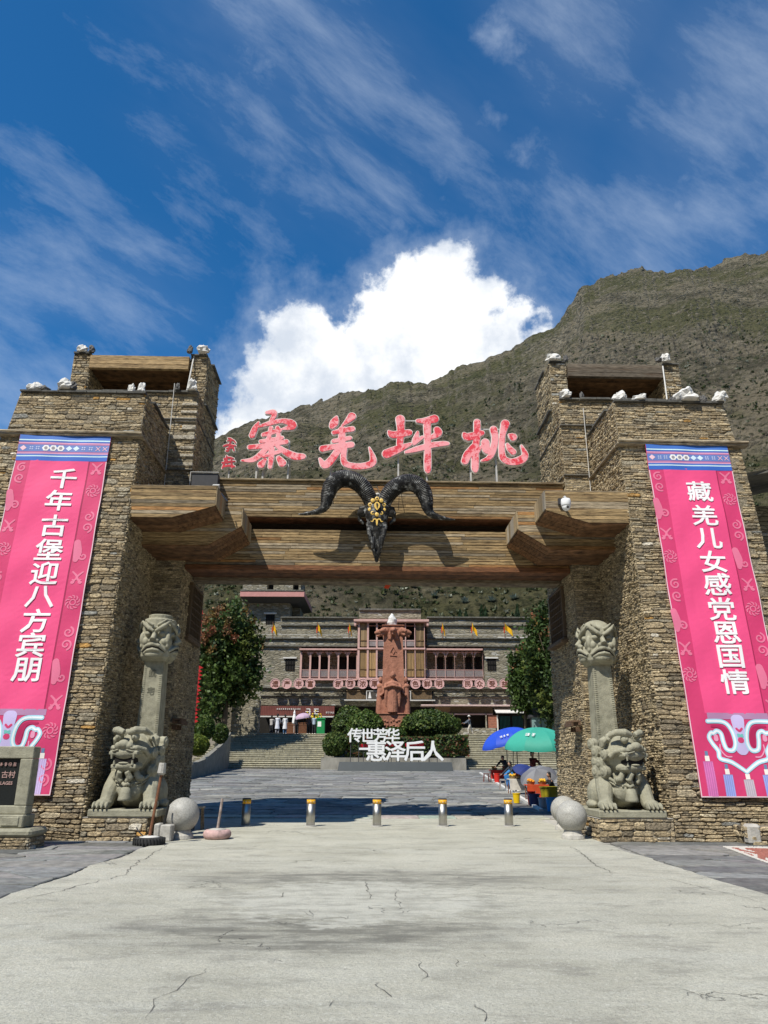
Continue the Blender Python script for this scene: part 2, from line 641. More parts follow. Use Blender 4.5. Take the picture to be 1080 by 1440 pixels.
M['leaf'] = leafmat()
M['bark'] = mat('bark', (.11, .085, .06), .9, False, .4, 9, (1, 1, .3), .02, 20)


def wallmat():
    """far rubble masonry: thin courses, too small to pick apart"""
    m = bpy.data.materials.new('far_masonry')
    m.use_nodes = True
    t = NT(m.node_tree)
    out = t.node('ShaderNodeOutputMaterial')
    g = t.node('ShaderNodeTexCoord').outputs['Object']
    v = t.node('ShaderNodeTexVoronoi', inp={'Vector': t.scale(g, (2.1, 2.1, 7.5)), 'Scale': 1.0, 'Randomness': 1.0})
    e = t.node('ShaderNodeTexVoronoi', feature='DISTANCE_TO_EDGE', inp={'Vector': t.scale(g, (2.1, 2.1, 7.5)), 'Scale': 1.0})
    rv = t.node('ShaderNodeSeparateColor', inp={0: v.outputs['Color']})
    c = t.mix(rv.outputs[0], (.20, .18, .13), (.36, .325, .245))
    c = t.mix(t.mapr(rv.outputs[1], .82, .95), c, (.40, .385, .34))
    c = t.mix(t.mapr(t.noise(g, .8, 6, .6), .45, .7, 0, .5), c, (.13, .125, .09))
    c = t.mix(t.mapr(e.outputs['Distance'], .0, .10, .55, 0), c, (.09, .08, .06))
    h = t.math('ADD', t.mapr(e.outputs['Distance'], 0, .2), t.math('MULTIPLY', rv.outputs[2], .6))
    b = t.node('ShaderNodeBump', inp={'Strength': 1.0, 'Distance': .035, 'Height': h})
    bs = t.node('ShaderNodeBsdfPrincipled', inp={'Roughness': .9, 'Base Color': c, 'Normal': b.outputs[0], 'Specular IOR Level': .2})
    t.t.links.new(bs.outputs[0], out.inputs[0])
    return m


M['farwall'] = wallmat()


def concretemat():
    m = bpy.data.materials.new('worn_concrete')
    m.use_nodes = True
    t = NT(m.node_tree)
    out = t.node('ShaderNodeOutputMaterial')
    g = t.node('ShaderNodeTexCoord').outputs['Object']
    c = t.mix(t.mapr(t.noise(g, .55, 8, .62), .3, .7), (.40, .385, .31), (.57, .55, .455))
    st = t.noise(t.scale(g, (.45, 2.0, 1)), .8, 9, .68, .3)     # streaks swept across the lane
    c = t.mix(t.mapr(st, .42, .68, 0, .75), c, (.53, .52, .445))
    c = t.mix(t.mapr(t.noise(t.scale(g, (.7, 1.4, 1)), 1.5, 10, .74), .50, .66, 0, .62), c, (.25, .24, .20))
    c = t.mix(t.mapr(t.noise(t.scale(g, (.7, 1.6, 1), (0, 0, .2), (7, 3, 0)), .9, 6, .7), .55, .66, 0, .5), c, (.22, .21, .185))
    fine = t.noise(g, 48, 5, .8)
    c = t.mix(t.mapr(fine, .40, .62, 0, .58), c, (.28, .272, .225))
    c = t.mix(t.mapr(t.noise(g, 16, 6, .8), .55, .75, 0, .6), c, (.26, .25, .215))
    c = t.mix(t.mapr(t.noise(t.scale(g, (1, 1, 1), (0, 0, .4), (3, 9, 0)), 27, 4, .75), .56, .70, 0, .7), c, (.62, .61, .54))
    gr = t.node('ShaderNodeTexVoronoi', inp={'Vector': g, 'Scale': 38.0})
    c = t.mix(t.mapr(gr.outputs['Distance'], .12, .24, .65, 0), c, (.17, .165, .145))
    # the worn patch in the middle: pale abraded skin with a dark damp border
    sp = t.node('ShaderNodeSeparateXYZ', inp={0: g})
    wn = t.math('MULTIPLY', t.math('SUBTRACT', t.noise(t.scale(g, (1, 1.6, 1)), 1.3, 9, .65), .5), 1.5)

    def blob(cx, cy, rx, ry):
        dx = t.math('DIVIDE', t.math('SUBTRACT', sp.outputs[0], cx), rx)
        dy = t.math('DIVIDE', t.math('SUBTRACT', sp.outputs[1], cy), ry)
        return t.math('ADD', t.math('SQRT', t.math('ADD', t.math('MULTIPLY', dx, dx), t.math('MULTIPLY', dy, dy))), wn)
    b1 = blob(-.35, 9.9, 2.0, 2.0)
    b2 = blob(-.75, 8.2, 1.7, .9)
    b4 = blob(-.2, 11.8, 2.6, .8)
    brk = t.mapr(t.noise(t.scale(g, (.8, 1.7, 1), (0, 0, .1), (2, 8, 0)), 2.6, 11, .74), .44, .60)
    c = t.mix(t.math('MULTIPLY', t.mapr(b1, 1.35, .8, 0, .62), brk), c, (.25, .245, .205))
    brk2 = t.mapr(t.noise(t.scale(g, (.7, 2.2, 1), (0, 0, -.08), (5, 1, 0)), 1.9, 11, .72), .40, .60, .25, 1)
    c = t.mix(t.math('MULTIPLY', t.mapr(b2, 1.5, .5, 0, .9), brk2), c, (.16, .155, .13))
    c = t.mix(t.math('MULTIPLY', t.mapr(b4, 1.5, .5, 0, .85), brk2), c, (.18, .175, .15))
    b3 = blob(-.35, 10.0, 1.6, 1.55)
    pat = t.math('ADD', b3, t.math('MULTIPLY', t.math('SUBTRACT', t.noise(t.scale(g, (1, 2.2, 1)), 3.2, 9, .7), .5), 1.4))
    c = t.mix(t.mapr(pat, .95, .82, 0, .75), c, t.mix(brk, (.51, .50, .43), (.38, .37, .315)))
    # fine shrinkage cracks
    wv = t.node('ShaderNodeVectorMath', operation='ADD', inp={0: g, 1: t.node('ShaderNodeTexNoise', inp={'Vector': g, 'Scale': 2.5, 'Detail': 5.0}).outputs['Color']}).outputs[0]
    ck = t.node('ShaderNodeTexVoronoi', feature='DISTANCE_TO_EDGE', inp={'Vector': wv, 'Scale': .42})
    cmask = t.mapr(t.noise(g, .5, 2, .5), .52, .6)
    cr = t.math('MULTIPLY', t.mapr(ck.outputs['Distance'], 0, .006, 1, 0), cmask)
    c = t.mix(t.math('MULTIPLY', cr, .45), c, (.11, .105, .09))
    h = t.math('ADD', t.math('MULTIPLY', fine, .5), t.math('ADD', t.math('MULTIPLY', t.noise(g, 6, 8, .7), 2.2), t.math('MULTIPLY', cr, -2.0)))
    b = t.node('ShaderNodeBump', inp={'Strength': 1.0, 'Distance': .012, 'Height': h})
    bs = t.node('ShaderNodeBsdfPrincipled', inp={'Roughness': .88, 'Base Color': c, 'Normal': b.outputs[0], 'Specular IOR Level': .25})
    t.t.links.new(bs.outputs[0], out.inputs[0])
    return m


M['concrete'] = concretemat()


def mountainmat():
    m = bpy.data.materials.new('mountain_ground')
    m.use_nodes = True
    t = NT(m.node_tree)
    out = t.node('ShaderNodeOutputMaterial')
    g = t.node('ShaderNodeTexCoord').outputs['Object']
    n1 = t.noise(g, .014, 10, .62)
    n2 = t.noise(g, .09, 10, .7)
    n3 = t.noise(t.scale(g, (1, 1, .5)), .45, 8, .7)
    c = t.mix(t.mapr(n2, .40, .60), (.082, .071, .047), (.20, .168, .115))
    c = t.mix(t.mapr(n1, .46, .56, 0, .75), c, (.085, .083, .032))
    c = t.mix(t.mapr(t.noise(t.scale(g, (1, 1, 1), (0, 0, 0), (90, 20, 5)), .022, 8, .65), .52, .62, 0, .75), c, (.22, .18, .12))
    c = t.mix(t.mapr(t.noise(t.scale(g, (1.6, 1, .5), (0, 0, 0), (10, 50, 5)), .03, 9, .7), .55, .66, 0, .6), c, (.055, .058, .024))
    c = t.mix(t.mapr(n3, .52, .62, 0, .85), c, (.035, .038, .017))
    c = t.mix(t.mapr(t.noise(g, .05, 9, .75), .60, .70, 0, .7), c, (.24, .205, .15))
    vo = t.node('ShaderNodeTexVoronoi', inp={'Vector': g, 'Scale': .55})
    c = t.mix(t.mapr(vo.outputs['Distance'], .18, .34, .8, 0), c, (.04, .041, .02))
    sl = t.node('ShaderNodeSeparateXYZ', inp={0: t.node('ShaderNodeNewGeometry').outputs['Normal']})
    c = t.mix(t.mapr(sl.outputs[2], .68, .50, 0, .85), c, t.mix(t.mapr(n3, .4, .6), (.085, .074, .055), (.23, .195, .14)))
    h = t.math('ADD', t.math('MULTIPLY', n2, 3.0), t.math('ADD', n3, t.math('MULTIPLY', vo.outputs['Distance'], -1.2)))
    b = t.node('ShaderNodeBump', inp={'Strength': 1.0, 'Distance': 1.8, 'Height': h})
    bs = t.node('ShaderNodeBsdfPrincipled', inp={'Roughness': .95, 'Base Color': c, 'Normal': b.outputs[0], 'Specular IOR Level': .1})
    t.t.links.new(bs.outputs[0], out.inputs[0])
    return m


M['mountain'] = mountainmat()
M['earth'] = mat('earth', (.20, .17, .125), .95, False, .35, .4, bump=.05, bscale=2)
# ------------------------------------------------------------------ ground
def ground_sheet():
    mb = MB()
    xs = [-700, -200, -60, -30, -15, -6, 6, 15, 30, 60, 200, 700]
    ys = [-200, -20, 0, 10, 22.9, 23.1, 30, 40, 50, 61, 62, 64, 70, 75, 85, 150, 500, 900]
    for y in ys:
        for x in xs:
            z = gz(y) - .08
            if y >= 64:
                z = 1.09
            mb.v.append((x, y, z))
    w = len(xs)
    for j in range(len(ys) - 1):
        for i in range(w - 1):
            mb.f.append((j * w + i, j * w + i + 1, (j + 1) * w + i + 1, (j + 1) * w + i))
    mb.c = [None] * len(mb.f)
    mb.build('ground', M['earth'], kind='structure')


ground_sheet()


def road():
    """the concrete lane, slightly uneven, with ragged edges"""
    mb = MB()
    ys = [(-30 + 40 * i / 24) for i in range(24)] + [10 + 13.8 * i / 110 for i in range(111)]
    n = 40
    r2 = random.Random(3)
    for j, y in enumerate(ys):
        wl = -4.55 + .14 * noise.noise((0, y * .8, 2)) + .05 * noise.noise((0, y * 4, 5))
        wr = 4.62 + .16 * noise.noise((9, y * .8, 2)) + .05 * noise.noise((3, y * 4, 5)) + max(0, (14 - y) * .06)
        if y < 8:
            wl -= (8 - y) * 1.2
            wr += (8 - y) * 1.2
        for i in range(n + 1):
            x = wl + (wr - wl) * i / n
            mb.v.append((x, y, .012 + .010 * noise.noise((x * .45, y * .45, 0)) + gz(y)))
    for j in range(len(ys) - 1):
        for i in range(n):
            a = j * (n + 1) + i
            mb.f.append((a, a + 1, a + n + 2, a + n + 1))
    mb.c = [None] * len(mb.f)
    o = mb.build('road', M['concrete'], kind='structure', smooth=True)
    # long cracks: recessed dark seams
    def crack(pts, w, seed):
        w *= .62
        r3 = random.Random(seed)
        V, Fc = [], []
        P = []
        for a, b in zip(pts[:-1], pts[1:]):
            L = math.hypot(b[0] - a[0], b[1] - a[1])
            k = max(2, int(L / .07))
            for i in range(k):
                t = i / k
                P.append((a[0] + (b[0] - a[0]) * t, a[1] + (b[1] - a[1]) * t))
        off = 0
        for i, (x, y) in enumerate(P):
            off = off * .8 + r3.gauss(0, .022)
            ww = w * r3.uniform(.15, 1.0) * min(1, 4 * i / len(P) + .2, 4 * (1 - i / len(P)) + .1)
            t = Vector(P[min(i + 1, len(P) - 1)]) - Vector(P[max(0, i - 1)])
            nn = Vector((-t.y, t.x)).normalized()
            for sgn in (-1, 1):
                V.append((x + nn.x * (off + sgn * ww), y + nn.y * (off + sgn * ww), gz(y) + .0262 + .01 * noise.noise((x * .45, y * .45, 0)) - .010))
        for i in range(len(P) - 1):
            Fc.append((2 * i, 2 * i + 1, 2 * i + 3, 2 * i + 2))
        c = MB()
        c.add(V, Fc, (.13, .125, .11))
        c.build('crack', M['attr'], o)
    G0 = lambda u, v: tuple((EYE + ray(u, v) * (-EYE.z / ray(u, v).z)).xy)
    crack([G0(235, 1186), G0(205, 1208), G0(170, 1232), G0(110, 1248), G0(0, 1276)], .018, 1)
    crack([G0(800, 1190), G0(826, 1204), G0(845, 1224), G0(860, 1236)], .020, 2)
    crack([G0(208, 1440), G0(222, 1408), G0(262, 1376), G0(292, 1360)], .007, 3)
    for i, (w, pts) in enumerate(((.009, ((513, 1241), (515, 1256), (513, 1269))), (.007, ((552, 1250), (556, 1266), (563, 1280))), (.008, ((398, 1256), (392, 1266))), (.005, ((467, 1406), (467, 1424))),
                                 (.005, ((536, 1384), (542, 1410))), (.006, ((588, 1350), (590, 1366), (594, 1387))), (.006, ((668, 1415), (688, 1445))), (.006, ((560, 1268), (640, 1269), (705, 1268))), (.009, ((474, 1290), (486, 1296), (498, 1288))),
                                 (.008, ((430, 1284), (440, 1290), (438, 1280))), (.006, ((682, 1344), (690, 1352))), (.009, ((384, 1298), (398, 1302), (412, 1298))), (.006, ((640, 1352), (648, 1366))))):
        crack([G0(*p) for p in pts], w * 1.5, 20 + i)
    crack([G0(830, 1226), G0(930, 1236), G0(1040, 1262), G0(1090, 1275)], .010, 9)
    return o


ROAD = road()


def stone_slab(P, n_, d, c, r2, mb, inset=.02):
    """an irregular flat stone over a polygon of corner points; d is how proud it stands"""
    k = len(P)
    cen = sum(P, Vector()) / k
    top = [cen + (p - cen) * (1 - inset / max((p - cen).length, inset * 2)) + n_ * (d + r2.uniform(-.004, .004)) for p in P]
    low = [p - n_ * .03 for p in P]
    mid = [p + n_ * (d - .010) for p in P]
    V = [tuple(q) for q in low + mid + top]
    Fc = []
    for i in range(k):
        j = (i + 1) % k
        Fc.append((i, j, k + j, k + i))
        Fc.append((k + i, k + j, 2 * k + j, 2 * k + i))
    Fc.append(tuple(2 * k + i for i in range(k)))
    mb.add(V, Fc, c)


def slatecol(r2):
    b = r2.uniform(.10, .24)
    t = r2.random()
    if t < .12:
        return (b * 1.45, b * 1.4, b * 1.28)
    return (b * r2.uniform(.96, 1.06), b, b * r2.uniform(.94, 1.04))


def paving(name, x0, x1, y0, y1, cx, cy, seed, nparts, zf, skip=None, piece='flagstone', d=.016):
    r2 = random.Random(seed)
    root = structure(name)
    base = MB()
    ny = 12
    for j in range(ny + 1):
        y = y0 + (y1 - y0) * j / ny
        base.v += [(x0 - .1, y, zf(y) - .012), (x1 + .1, y, zf(y) - .012)]
    base.f = [(2 * j, 2 * j + 1, 2 * j + 3, 2 * j + 2) for j in range(ny)]
    base.c = [None] * ny
    base.build('joint_bed', M['joint'], root)
    nx, nyc = max(1, round((x1 - x0) / cx)), max(1, round((y1 - y0) / cy))
    pt = {}
    for j in range(nyc + 1):
        for i in range(nx + 1):
            x = x0 + (x1 - x0) * (i + (.45 if j % 2 and 0 < i < nx else 0)) / nx
            y = y0 + (y1 - y0) * j / nyc
            x = min(x + r2.uniform(-.3, .3) * cx, x1)
            y = y + r2.uniform(-.27, .27) * cy
            if i == 0:
                x = x0
            if i == nx:
                x = x1
            if j == 0:
                y = y0
            if j == nyc:
                y = y1
            pt[i, j] = Vector((x, y, zf(y)))
    used, cells = set(), []
    for j in range(nyc):
        for i in range(nx):
            if (i, j) in used:
                continue
            w = 2 if (r2.random() < .28 and i + 1 < nx and (i + 1, j) not in used) else 1
            for k in range(w):
                used.add((i + k, j))
            P = [pt[i, j]] + ([pt[i + 1, j]] if w == 2 else []) + [pt[i + w, j], pt[i + w, j + 1]] + ([pt[i + 1, j + 1]] if w == 2 else []) + [pt[i, j + 1]]
            cen = sum(P, Vector()) / len(P)
            if skip and skip(cen.x, cen.y):
                continue
            Q = []
            for p in P:
                q = p + (cen - p).normalized() * r2.uniform(.02, .05)
                Q.append(q)
            # cut corners
            W = []
            for k in range(len(Q)):
                a, b, c = Q[k - 1], Q[k], Q[(k + 1) % len(Q)]
                t = r2.uniform(.05, .22)
                W += [b + (a - b) * t, b + (c - b) * t]
            cells.append((cen.y, W))
    cells.sort(key=lambda e: e[0])
    rest = MB()
    for k, (y, W) in enumerate(cells):
        m = MB() if k < nparts else rest
        stone_slab(W, Vector((0, 0, 1)), d + r2.uniform(-.006, .008), slatecol(r2), r2, m, .015)
        if k < nparts:
            m.build(piece, M['slate'], root)
    if rest.v:
        rest.build('flagstones_beyond', M['slate'], root, kind='stuff')
    return root


paving('left_pavement', -16, -4.62, 5, 17.45, .95, .62, 11, 300, lambda y: -.02)
paving('right_pavement', 4.75, 16, 5, 17.45, 1.15, .8, 12, 300, lambda y: -.02, skip=lambda x, y: 8.0 < x < 10.9 and 14.75 < y < 16.15)
# pale kerb course across the lane, then the slate plaza rising to the stairs
def kerb_course():
    root = structure('kerb')
    r2 = random.Random(5)
    b = MB()
    b.add([(-5.6, 23.82, .012), (5.4, 23.82, .012), (5.4, 25.02, .05), (-5.6, 25.02, .05)], [(0, 1, 2, 3)])
    b.build('joint_bed', M['joint'], root)
    x = -5.5
    while x < 5.2:
        w = r2.uniform(.8, 1.3)
        m = MB()
        m.bbox(x + .01, min(x + w, 5.3) - .01, 23.85, 24.98, -.05, .062 + r2.uniform(-.004, .006), .02, (.36 * r2.uniform(.85, 1.1), .345 * r2.uniform(.9, 1.05), .30))
        m.build('kerb_stone', M['slate'], root)
        x += w


kerb_course()
paving('plaza', -16, 15, 25.0, 61.6, .95, .75, 21, 300, lambda y: gz(y))
# pavement in the passage under the towers
mb = MB()
mb.add([(-16, 17.4, -.03), (-4.4, 17.4, -.03), (-4.4, 25.02, .03), (-16, 25.02, .03)], [(0, 1, 2, 3)])
mb.add([(4.4, 17.4, -.03), (16, 17.4, -.03), (16, 25.02, .03), (4.4, 25.02, .03)], [(0, 1, 2, 3)])
mb.build('pavement', M['concrete_rough'], kind='structure')


def mosaic():
    """red pebble inlay with a white pebble border at the right edge"""
    root = structure('pavement_inlay')
    r2 = random.Random(8)
    c = MB()
    # corners in the pavement: (u, v) of the photograph on the ground
    G0 = lambda u, v: (EYE + ray(u, v) * (-EYE.z / ray(u, v).z))
    A, B, C_, D = G0(1018, 1191), G0(1150, 1193), G0(1170, 1232), G0(1078, 1213)
    bed = MB()
    bed.add([(7.6, 14.6, .0), (11.1, 14.6, .0), (11.1, 16.3, .0), (7.6, 16.3, .0)], [(0, 1, 2, 3)])
    bed.build('joint_bed', M['joint'], root)
    peb = MB()
    for i in range(0, 60):
        for j in range(0, 30):
            s, t = (i + r2.uniform(-.3, .3)) / 59, (j + r2.uniform(-.3, .3)) / 29
            p = A.lerp(B, s).lerp(D.lerp(C_, s), t)
            border = min(s, 1 - s) < .05 or min(t, 1 - t) < .08
            sw = .5 + .5 * math.sin(s * 34 + 3 * math.sin(t * 9))
            if border or (s < .22 and sw > .72):
                cc = (.52, .49, .44)
            else:
                k = r2.uniform(.8, 1.2)
                cc = (.30 * k, .115 * k, .085 * k)
            peb.ball((p.x, p.y, .004), (r2.uniform(.022, .03), r2.uniform(.024, .034), .016), 6, 4, cc)
    peb.build('pebbles', M['attr'], root, kind='stuff')


mosaic()


# ------------------------------------------------------------------ mountain
def mountain():
    tab = [(-1.6, .10), (-1.0, .14), (-.8, .18), (-.5, .30), (-.35, .385), (-.241, .443), (-.135, .488), (-.063, .519), (.0635, .544), (.171, .584),
           (.2605, .638), (.309, .700), (.36, .726), (.401, .733), (.514, .739), (.608, .775), (.9, .86), (1.5, .72), (2.2, .5)]
    ta = np.array([t[0] for t in tab])
    th = np.array([t[1] for t in tab])
    A = np.concatenate([np.linspace(-1.5, -.36, 40, endpoint=False), np.linspace(-.36, .72, 430), np.linspace(.73, 2.0, 40)])
    T = np.concatenate([[-.02, -.01], np.linspace(0, .16, 60, endpoint=False), np.linspace(.16, 1.0, 250), np.linspace(1.02, 1.5, 16)])
    mb = MB()
    Y0, Y1 = 86.0, 340.0
    for t in T:
        Y = Y0 + (Y1 - Y0) * t
        for a in A:
            h = float(np.interp(a, ta, th)) + .0045 * noise.noise((a * 22, 1, 0)) + .0050 * noise.noise((a * 60, 5, 0)) + .0034 * noise.noise((a * 150, 9, 0))
            zr = 1.55 + h * Y1
            x = a * Y
            if t < 0:
                z = 0.9 if t < -.015 else 9.0
            elif t <= 1:
                z = 15.5 + (zr - 15.5) * (max(t, 0) ** .97)
            else:
                z = zr - (t - 1) * 170
            p = Vector((x, Y, z))
            n = noise.fractal(p * .021, .9, 2.1, 7)
            rd = noise.ridged_multi_fractal(p * .055, .8, 2.2, 6, 1.0, 2.0) - 1.1
            fine = noise.fractal(p * .22, .8, 2.2, 4)
            k = min(1, max(t, 0) * 5 + .1)
            gul = noise.noise(Vector((a * 9, t * 1.6, 3.0)))
            rock_ = max(0.0, noise.noise(p * .012 + Vector((3, 1, 7))) + .12 + .35 * max(0, min(t, 1) - .6))
            z += k * (n * 4.2 + rd * (1.6 + 4.5 * rock_) * min(1, t * 2) + fine * (1.1 + 3.0 * rock_) + gul * 8.0 * math.sin(min(max(t, 0), 1) * math.pi))
            mb.v.append((x + k * fine * 1.2, Y + k * (rd * 1.6 + fine * 1.0), z))
    w = len(A)
    for j in range(len(T) - 1):
        for i in range(w - 1):
            mb.f.append((j * w + i, j * w + i + 1, (j + 1) * w + i + 1, (j + 1) * w + i))
    mb.c = [None] * len(mb.f)
    return mb.build('mountain', M['mountain'], kind='structure', smooth=False)


MOUNT = mountain()
from mathutils.bvhtree import BVHTree
_bv = BVHTree.FromPolygons([tuple(v.co) for v in MOUNT.data.vertices], [tuple(p.vertices) for p in MOUNT.data.polygons])


def hill_z(x, y):
    h = _bv.ray_cast(Vector((x, y, 600)), Vector((0, 0, -1)))
    return h[0].z if h[0] else 12.0


# ------------------------------------------------------------------ gate frame of reference
GATE = Matrix.Translation((-.04, 17.4, 0)) @ Matrix.Rotation(R(1.6), 4, 'Z')
GINV = GATE.inverted()


def L(x, y, z):
    return GATE @ Vector((x, y, z))


def wall_cells(q, row, wid, r2, gap):
    """coursed rubble on the quad bl, br, tr, tl: yields outlines in (s, t)"""
    bl, br, tr, tl = q
    W = ((br - bl).length + (tr - tl).length) / 2
    H = ((tl - bl).length + (tr - br).length) / 2
    z = 0.0
    while z < H - .02:
        h = r2.uniform(*row)
        if r2.random() < .18:
            h *= 1.45
        if H - z - h < row[0] * .8:
            h = H - z
        x = -r2.uniform(0, wid[1] * .5)
        while x < W:
            w = r2.uniform(*wid) * (1.5 if r2.random() < .15 else 1) * (.6 + h / (row[0] + row[1]) * .8)
            a, b = max(x, 0), min(x + w, W)
            if b - a > .035:
                if h > row[0] * 1.7 and r2.random() < .22:
                    s = z + h * r2.uniform(.4, .6)
                    yield a / W, b / W, z / H, s / H, W, H
                    yield a / W, b / W, s / H, (z + h) / H, W, H
                else:
                    yield a / W, b / W, z / H, (z + h) / H, W, H
            x += w
        z += h


PAL = [((.36, .295, .195), 30), ((.30, .245, .165), 26), ((.42, .35, .235), 22), ((.25, .215, .16), 16), ((.33, .30, .235), 12), ((.18, .155, .115), 8), ((.47, .41, .30), 9), ((.42, .25, .085), 2), ((.58, .55, .48), 1.2), ((.27, .275, .265), 1.5)]
PALSIDE = [((.40, .335, .225), 30), ((.34, .285, .19), 26), ((.46, .39, .27), 20), ((.24, .20, .14), 10), ((.15, .125, .09), 5)]


def pick(pal, r2):
    t = r2.random() * sum(w for _, w in pal)
    for c, w in pal:
        t -= w
        if t <= 0:
            break
    k = r2.uniform(.82, 1.18)
    return tuple(x * k for x in c)


def stones(q, row, wid, r2, prot, pal, gap=.006, skip=None, wave=.012):
    """stones of a wall as a list of (size in view, MB)"""
    bl, br, tr, tl = q
    n_ = (br - bl).cross(tl - bl).normalized()
    out = []

    def P(s, t, d=0.0):
        return bl.lerp(br, s).lerp(tl.lerp(tr, s), t) + n_ * d
    for a, b, c, e, W, H in wall_cells(q, row, wid, r2, gap):
        if skip and skip(P((a + b) / 2, (c + e) / 2)):
            continue
        ga, gt = gap / W, gap / H
        wv = lambda s, t: wave / H * noise.noise((s * W * 1.3, t * H * 2.1, W))
        a2, b2, c2, e2 = a + ga * r2.uniform(.2, 1.2), b - ga * r2.uniform(.2, 1.2), c + gt * r2.uniform(.2, 1.3), e - gt * r2.uniform(.2, 1.3)
        if b2 - a2 < .015 / W or e2 - c2 < .012 / H:
            continue
        w, h = b2 - a2, e2 - c2
        O = []
        lim = .09 / W
        for s0, t0, ss, ts in ((a2, c2, 1, 1), (b2, c2, -1, 1), (b2, e2, -1, -1), (a2, e2, 1, -1)):
            cx, cy = min(w * r2.uniform(.06, .34), lim), h * r2.uniform(.08, .46)
            p1, p2 = (s0 + ss * cx, t0 + ts * h * r2.uniform(0, .07)), (s0 + ss * w * r2.uniform(0, .02), t0 + ts * cy)
            O += [p2, p1] if (ss * ts > 0) else [p1, p2]
        d = r2.uniform(*prot)
        tl_, tv_ = r2.uniform(-.3, .3) * d, r2.uniform(-.3, .3) * d
        cs, ct = (a2 + b2) / 2, (c2 + e2) / 2
        V = []
        for s, t in O:
            V.append(tuple(P(s, t + wv(s, t), -.03)))
        for s, t in O:
            V.append(tuple(P(s, t + wv(s, t), d * .5)))
        for s, t in O:
            s2, t2 = cs + (s - cs) * (1 - min(.3, .03 / (w * W))), ct + (t - ct) * r2.uniform(.62, .82)
            V.append(tuple(P(s2, t2 + wv(s, t), d + tl_ * (s - cs) / w + tv_ * (t - ct) / h + r2.uniform(-.15, .15) * d)))
        Fc = []
        for i in range(8):
            j = (i + 1) % 8
            Fc.append((i, j, 8 + j, 8 + i))
            Fc.append((8 + i, 8 + j, 16 + j, 16 + i))
        Fc.append(tuple(range(16, 24)))
        m = MB()
        m.add(V, Fc, pick(pal, r2))
        cen = P(cs, ct)
        vd = EYE - cen
        size = (w * W) * (h * H) * abs(n_.dot(vd)) / vd.length ** 3
        pr = project(cen)
        if not (-10 < pr[0] < 1090):
            size *= .01
        out.append((size, m))
    return out


def project(p):
    d = p - EYE
    x, y, z = d.x, d.y * CP + d.z * SP, d.z * CP - d.y * SP
    a, b = x / y, z / y
    return 540 + F * (a + ROLL * b), 720 - F * (b - ROLL * a)


def emit_stones(lst, root, nparts, mat_, stuff='rubble_courses', name='stone'):
    lst.sort(key=lambda e: -e[0])
    for sz, m in lst[:nparts]:
        m.build(name, mat_, root)
    rest = MB()
    for sz, m in lst[nparts:]:
        rest.merge(m)
    if rest.v:
        rest.build(stuff, mat_, root, kind='stuff')


def quad_for(s, a, b, c, d, out):
    """corner order bl, br, tr, tl so that the normal points along out"""
    q = [L(s * p[0], p[1], p[2]) for p in (a, b, c, d)]
    n_ = (q[1] - q[0]).cross(q[3] - q[0])
    o = GATE.to_3x3() @ Vector((s * out[0], out[1], out[2]))
    if n_.dot(o) < 0:
        q = [q[1], q[0], q[3], q[2]]
    return q


def solid(mb, s, base, top, z0, z1):
    """frustum: base and top are (x0, x1, y0, y1) in gate axes, x counted outward"""
    P = []
    for (x0, x1, y0, y1), z in ((base, z0), (top, z1)):
        P += [L(s * x0, y0, z), L(s * x1, y0, z), L(s * x1, y1, z), L(s * x0, y1, z)]
    f = [(0, 3, 2, 1), (4, 5, 6, 7), (0, 1, 5, 4), (1, 2, 6, 5), (2, 3, 7, 6), (3, 0, 4, 7)]
    if s < 0:
        f = [tuple(reversed(t)) for t in f]
    mb.add([tuple(p) for p in P], f)


XI, XB = 6.35, 5.57
ZL, ZT, ZB, ZU = 9.68, 11.03, 12.32, 14.07


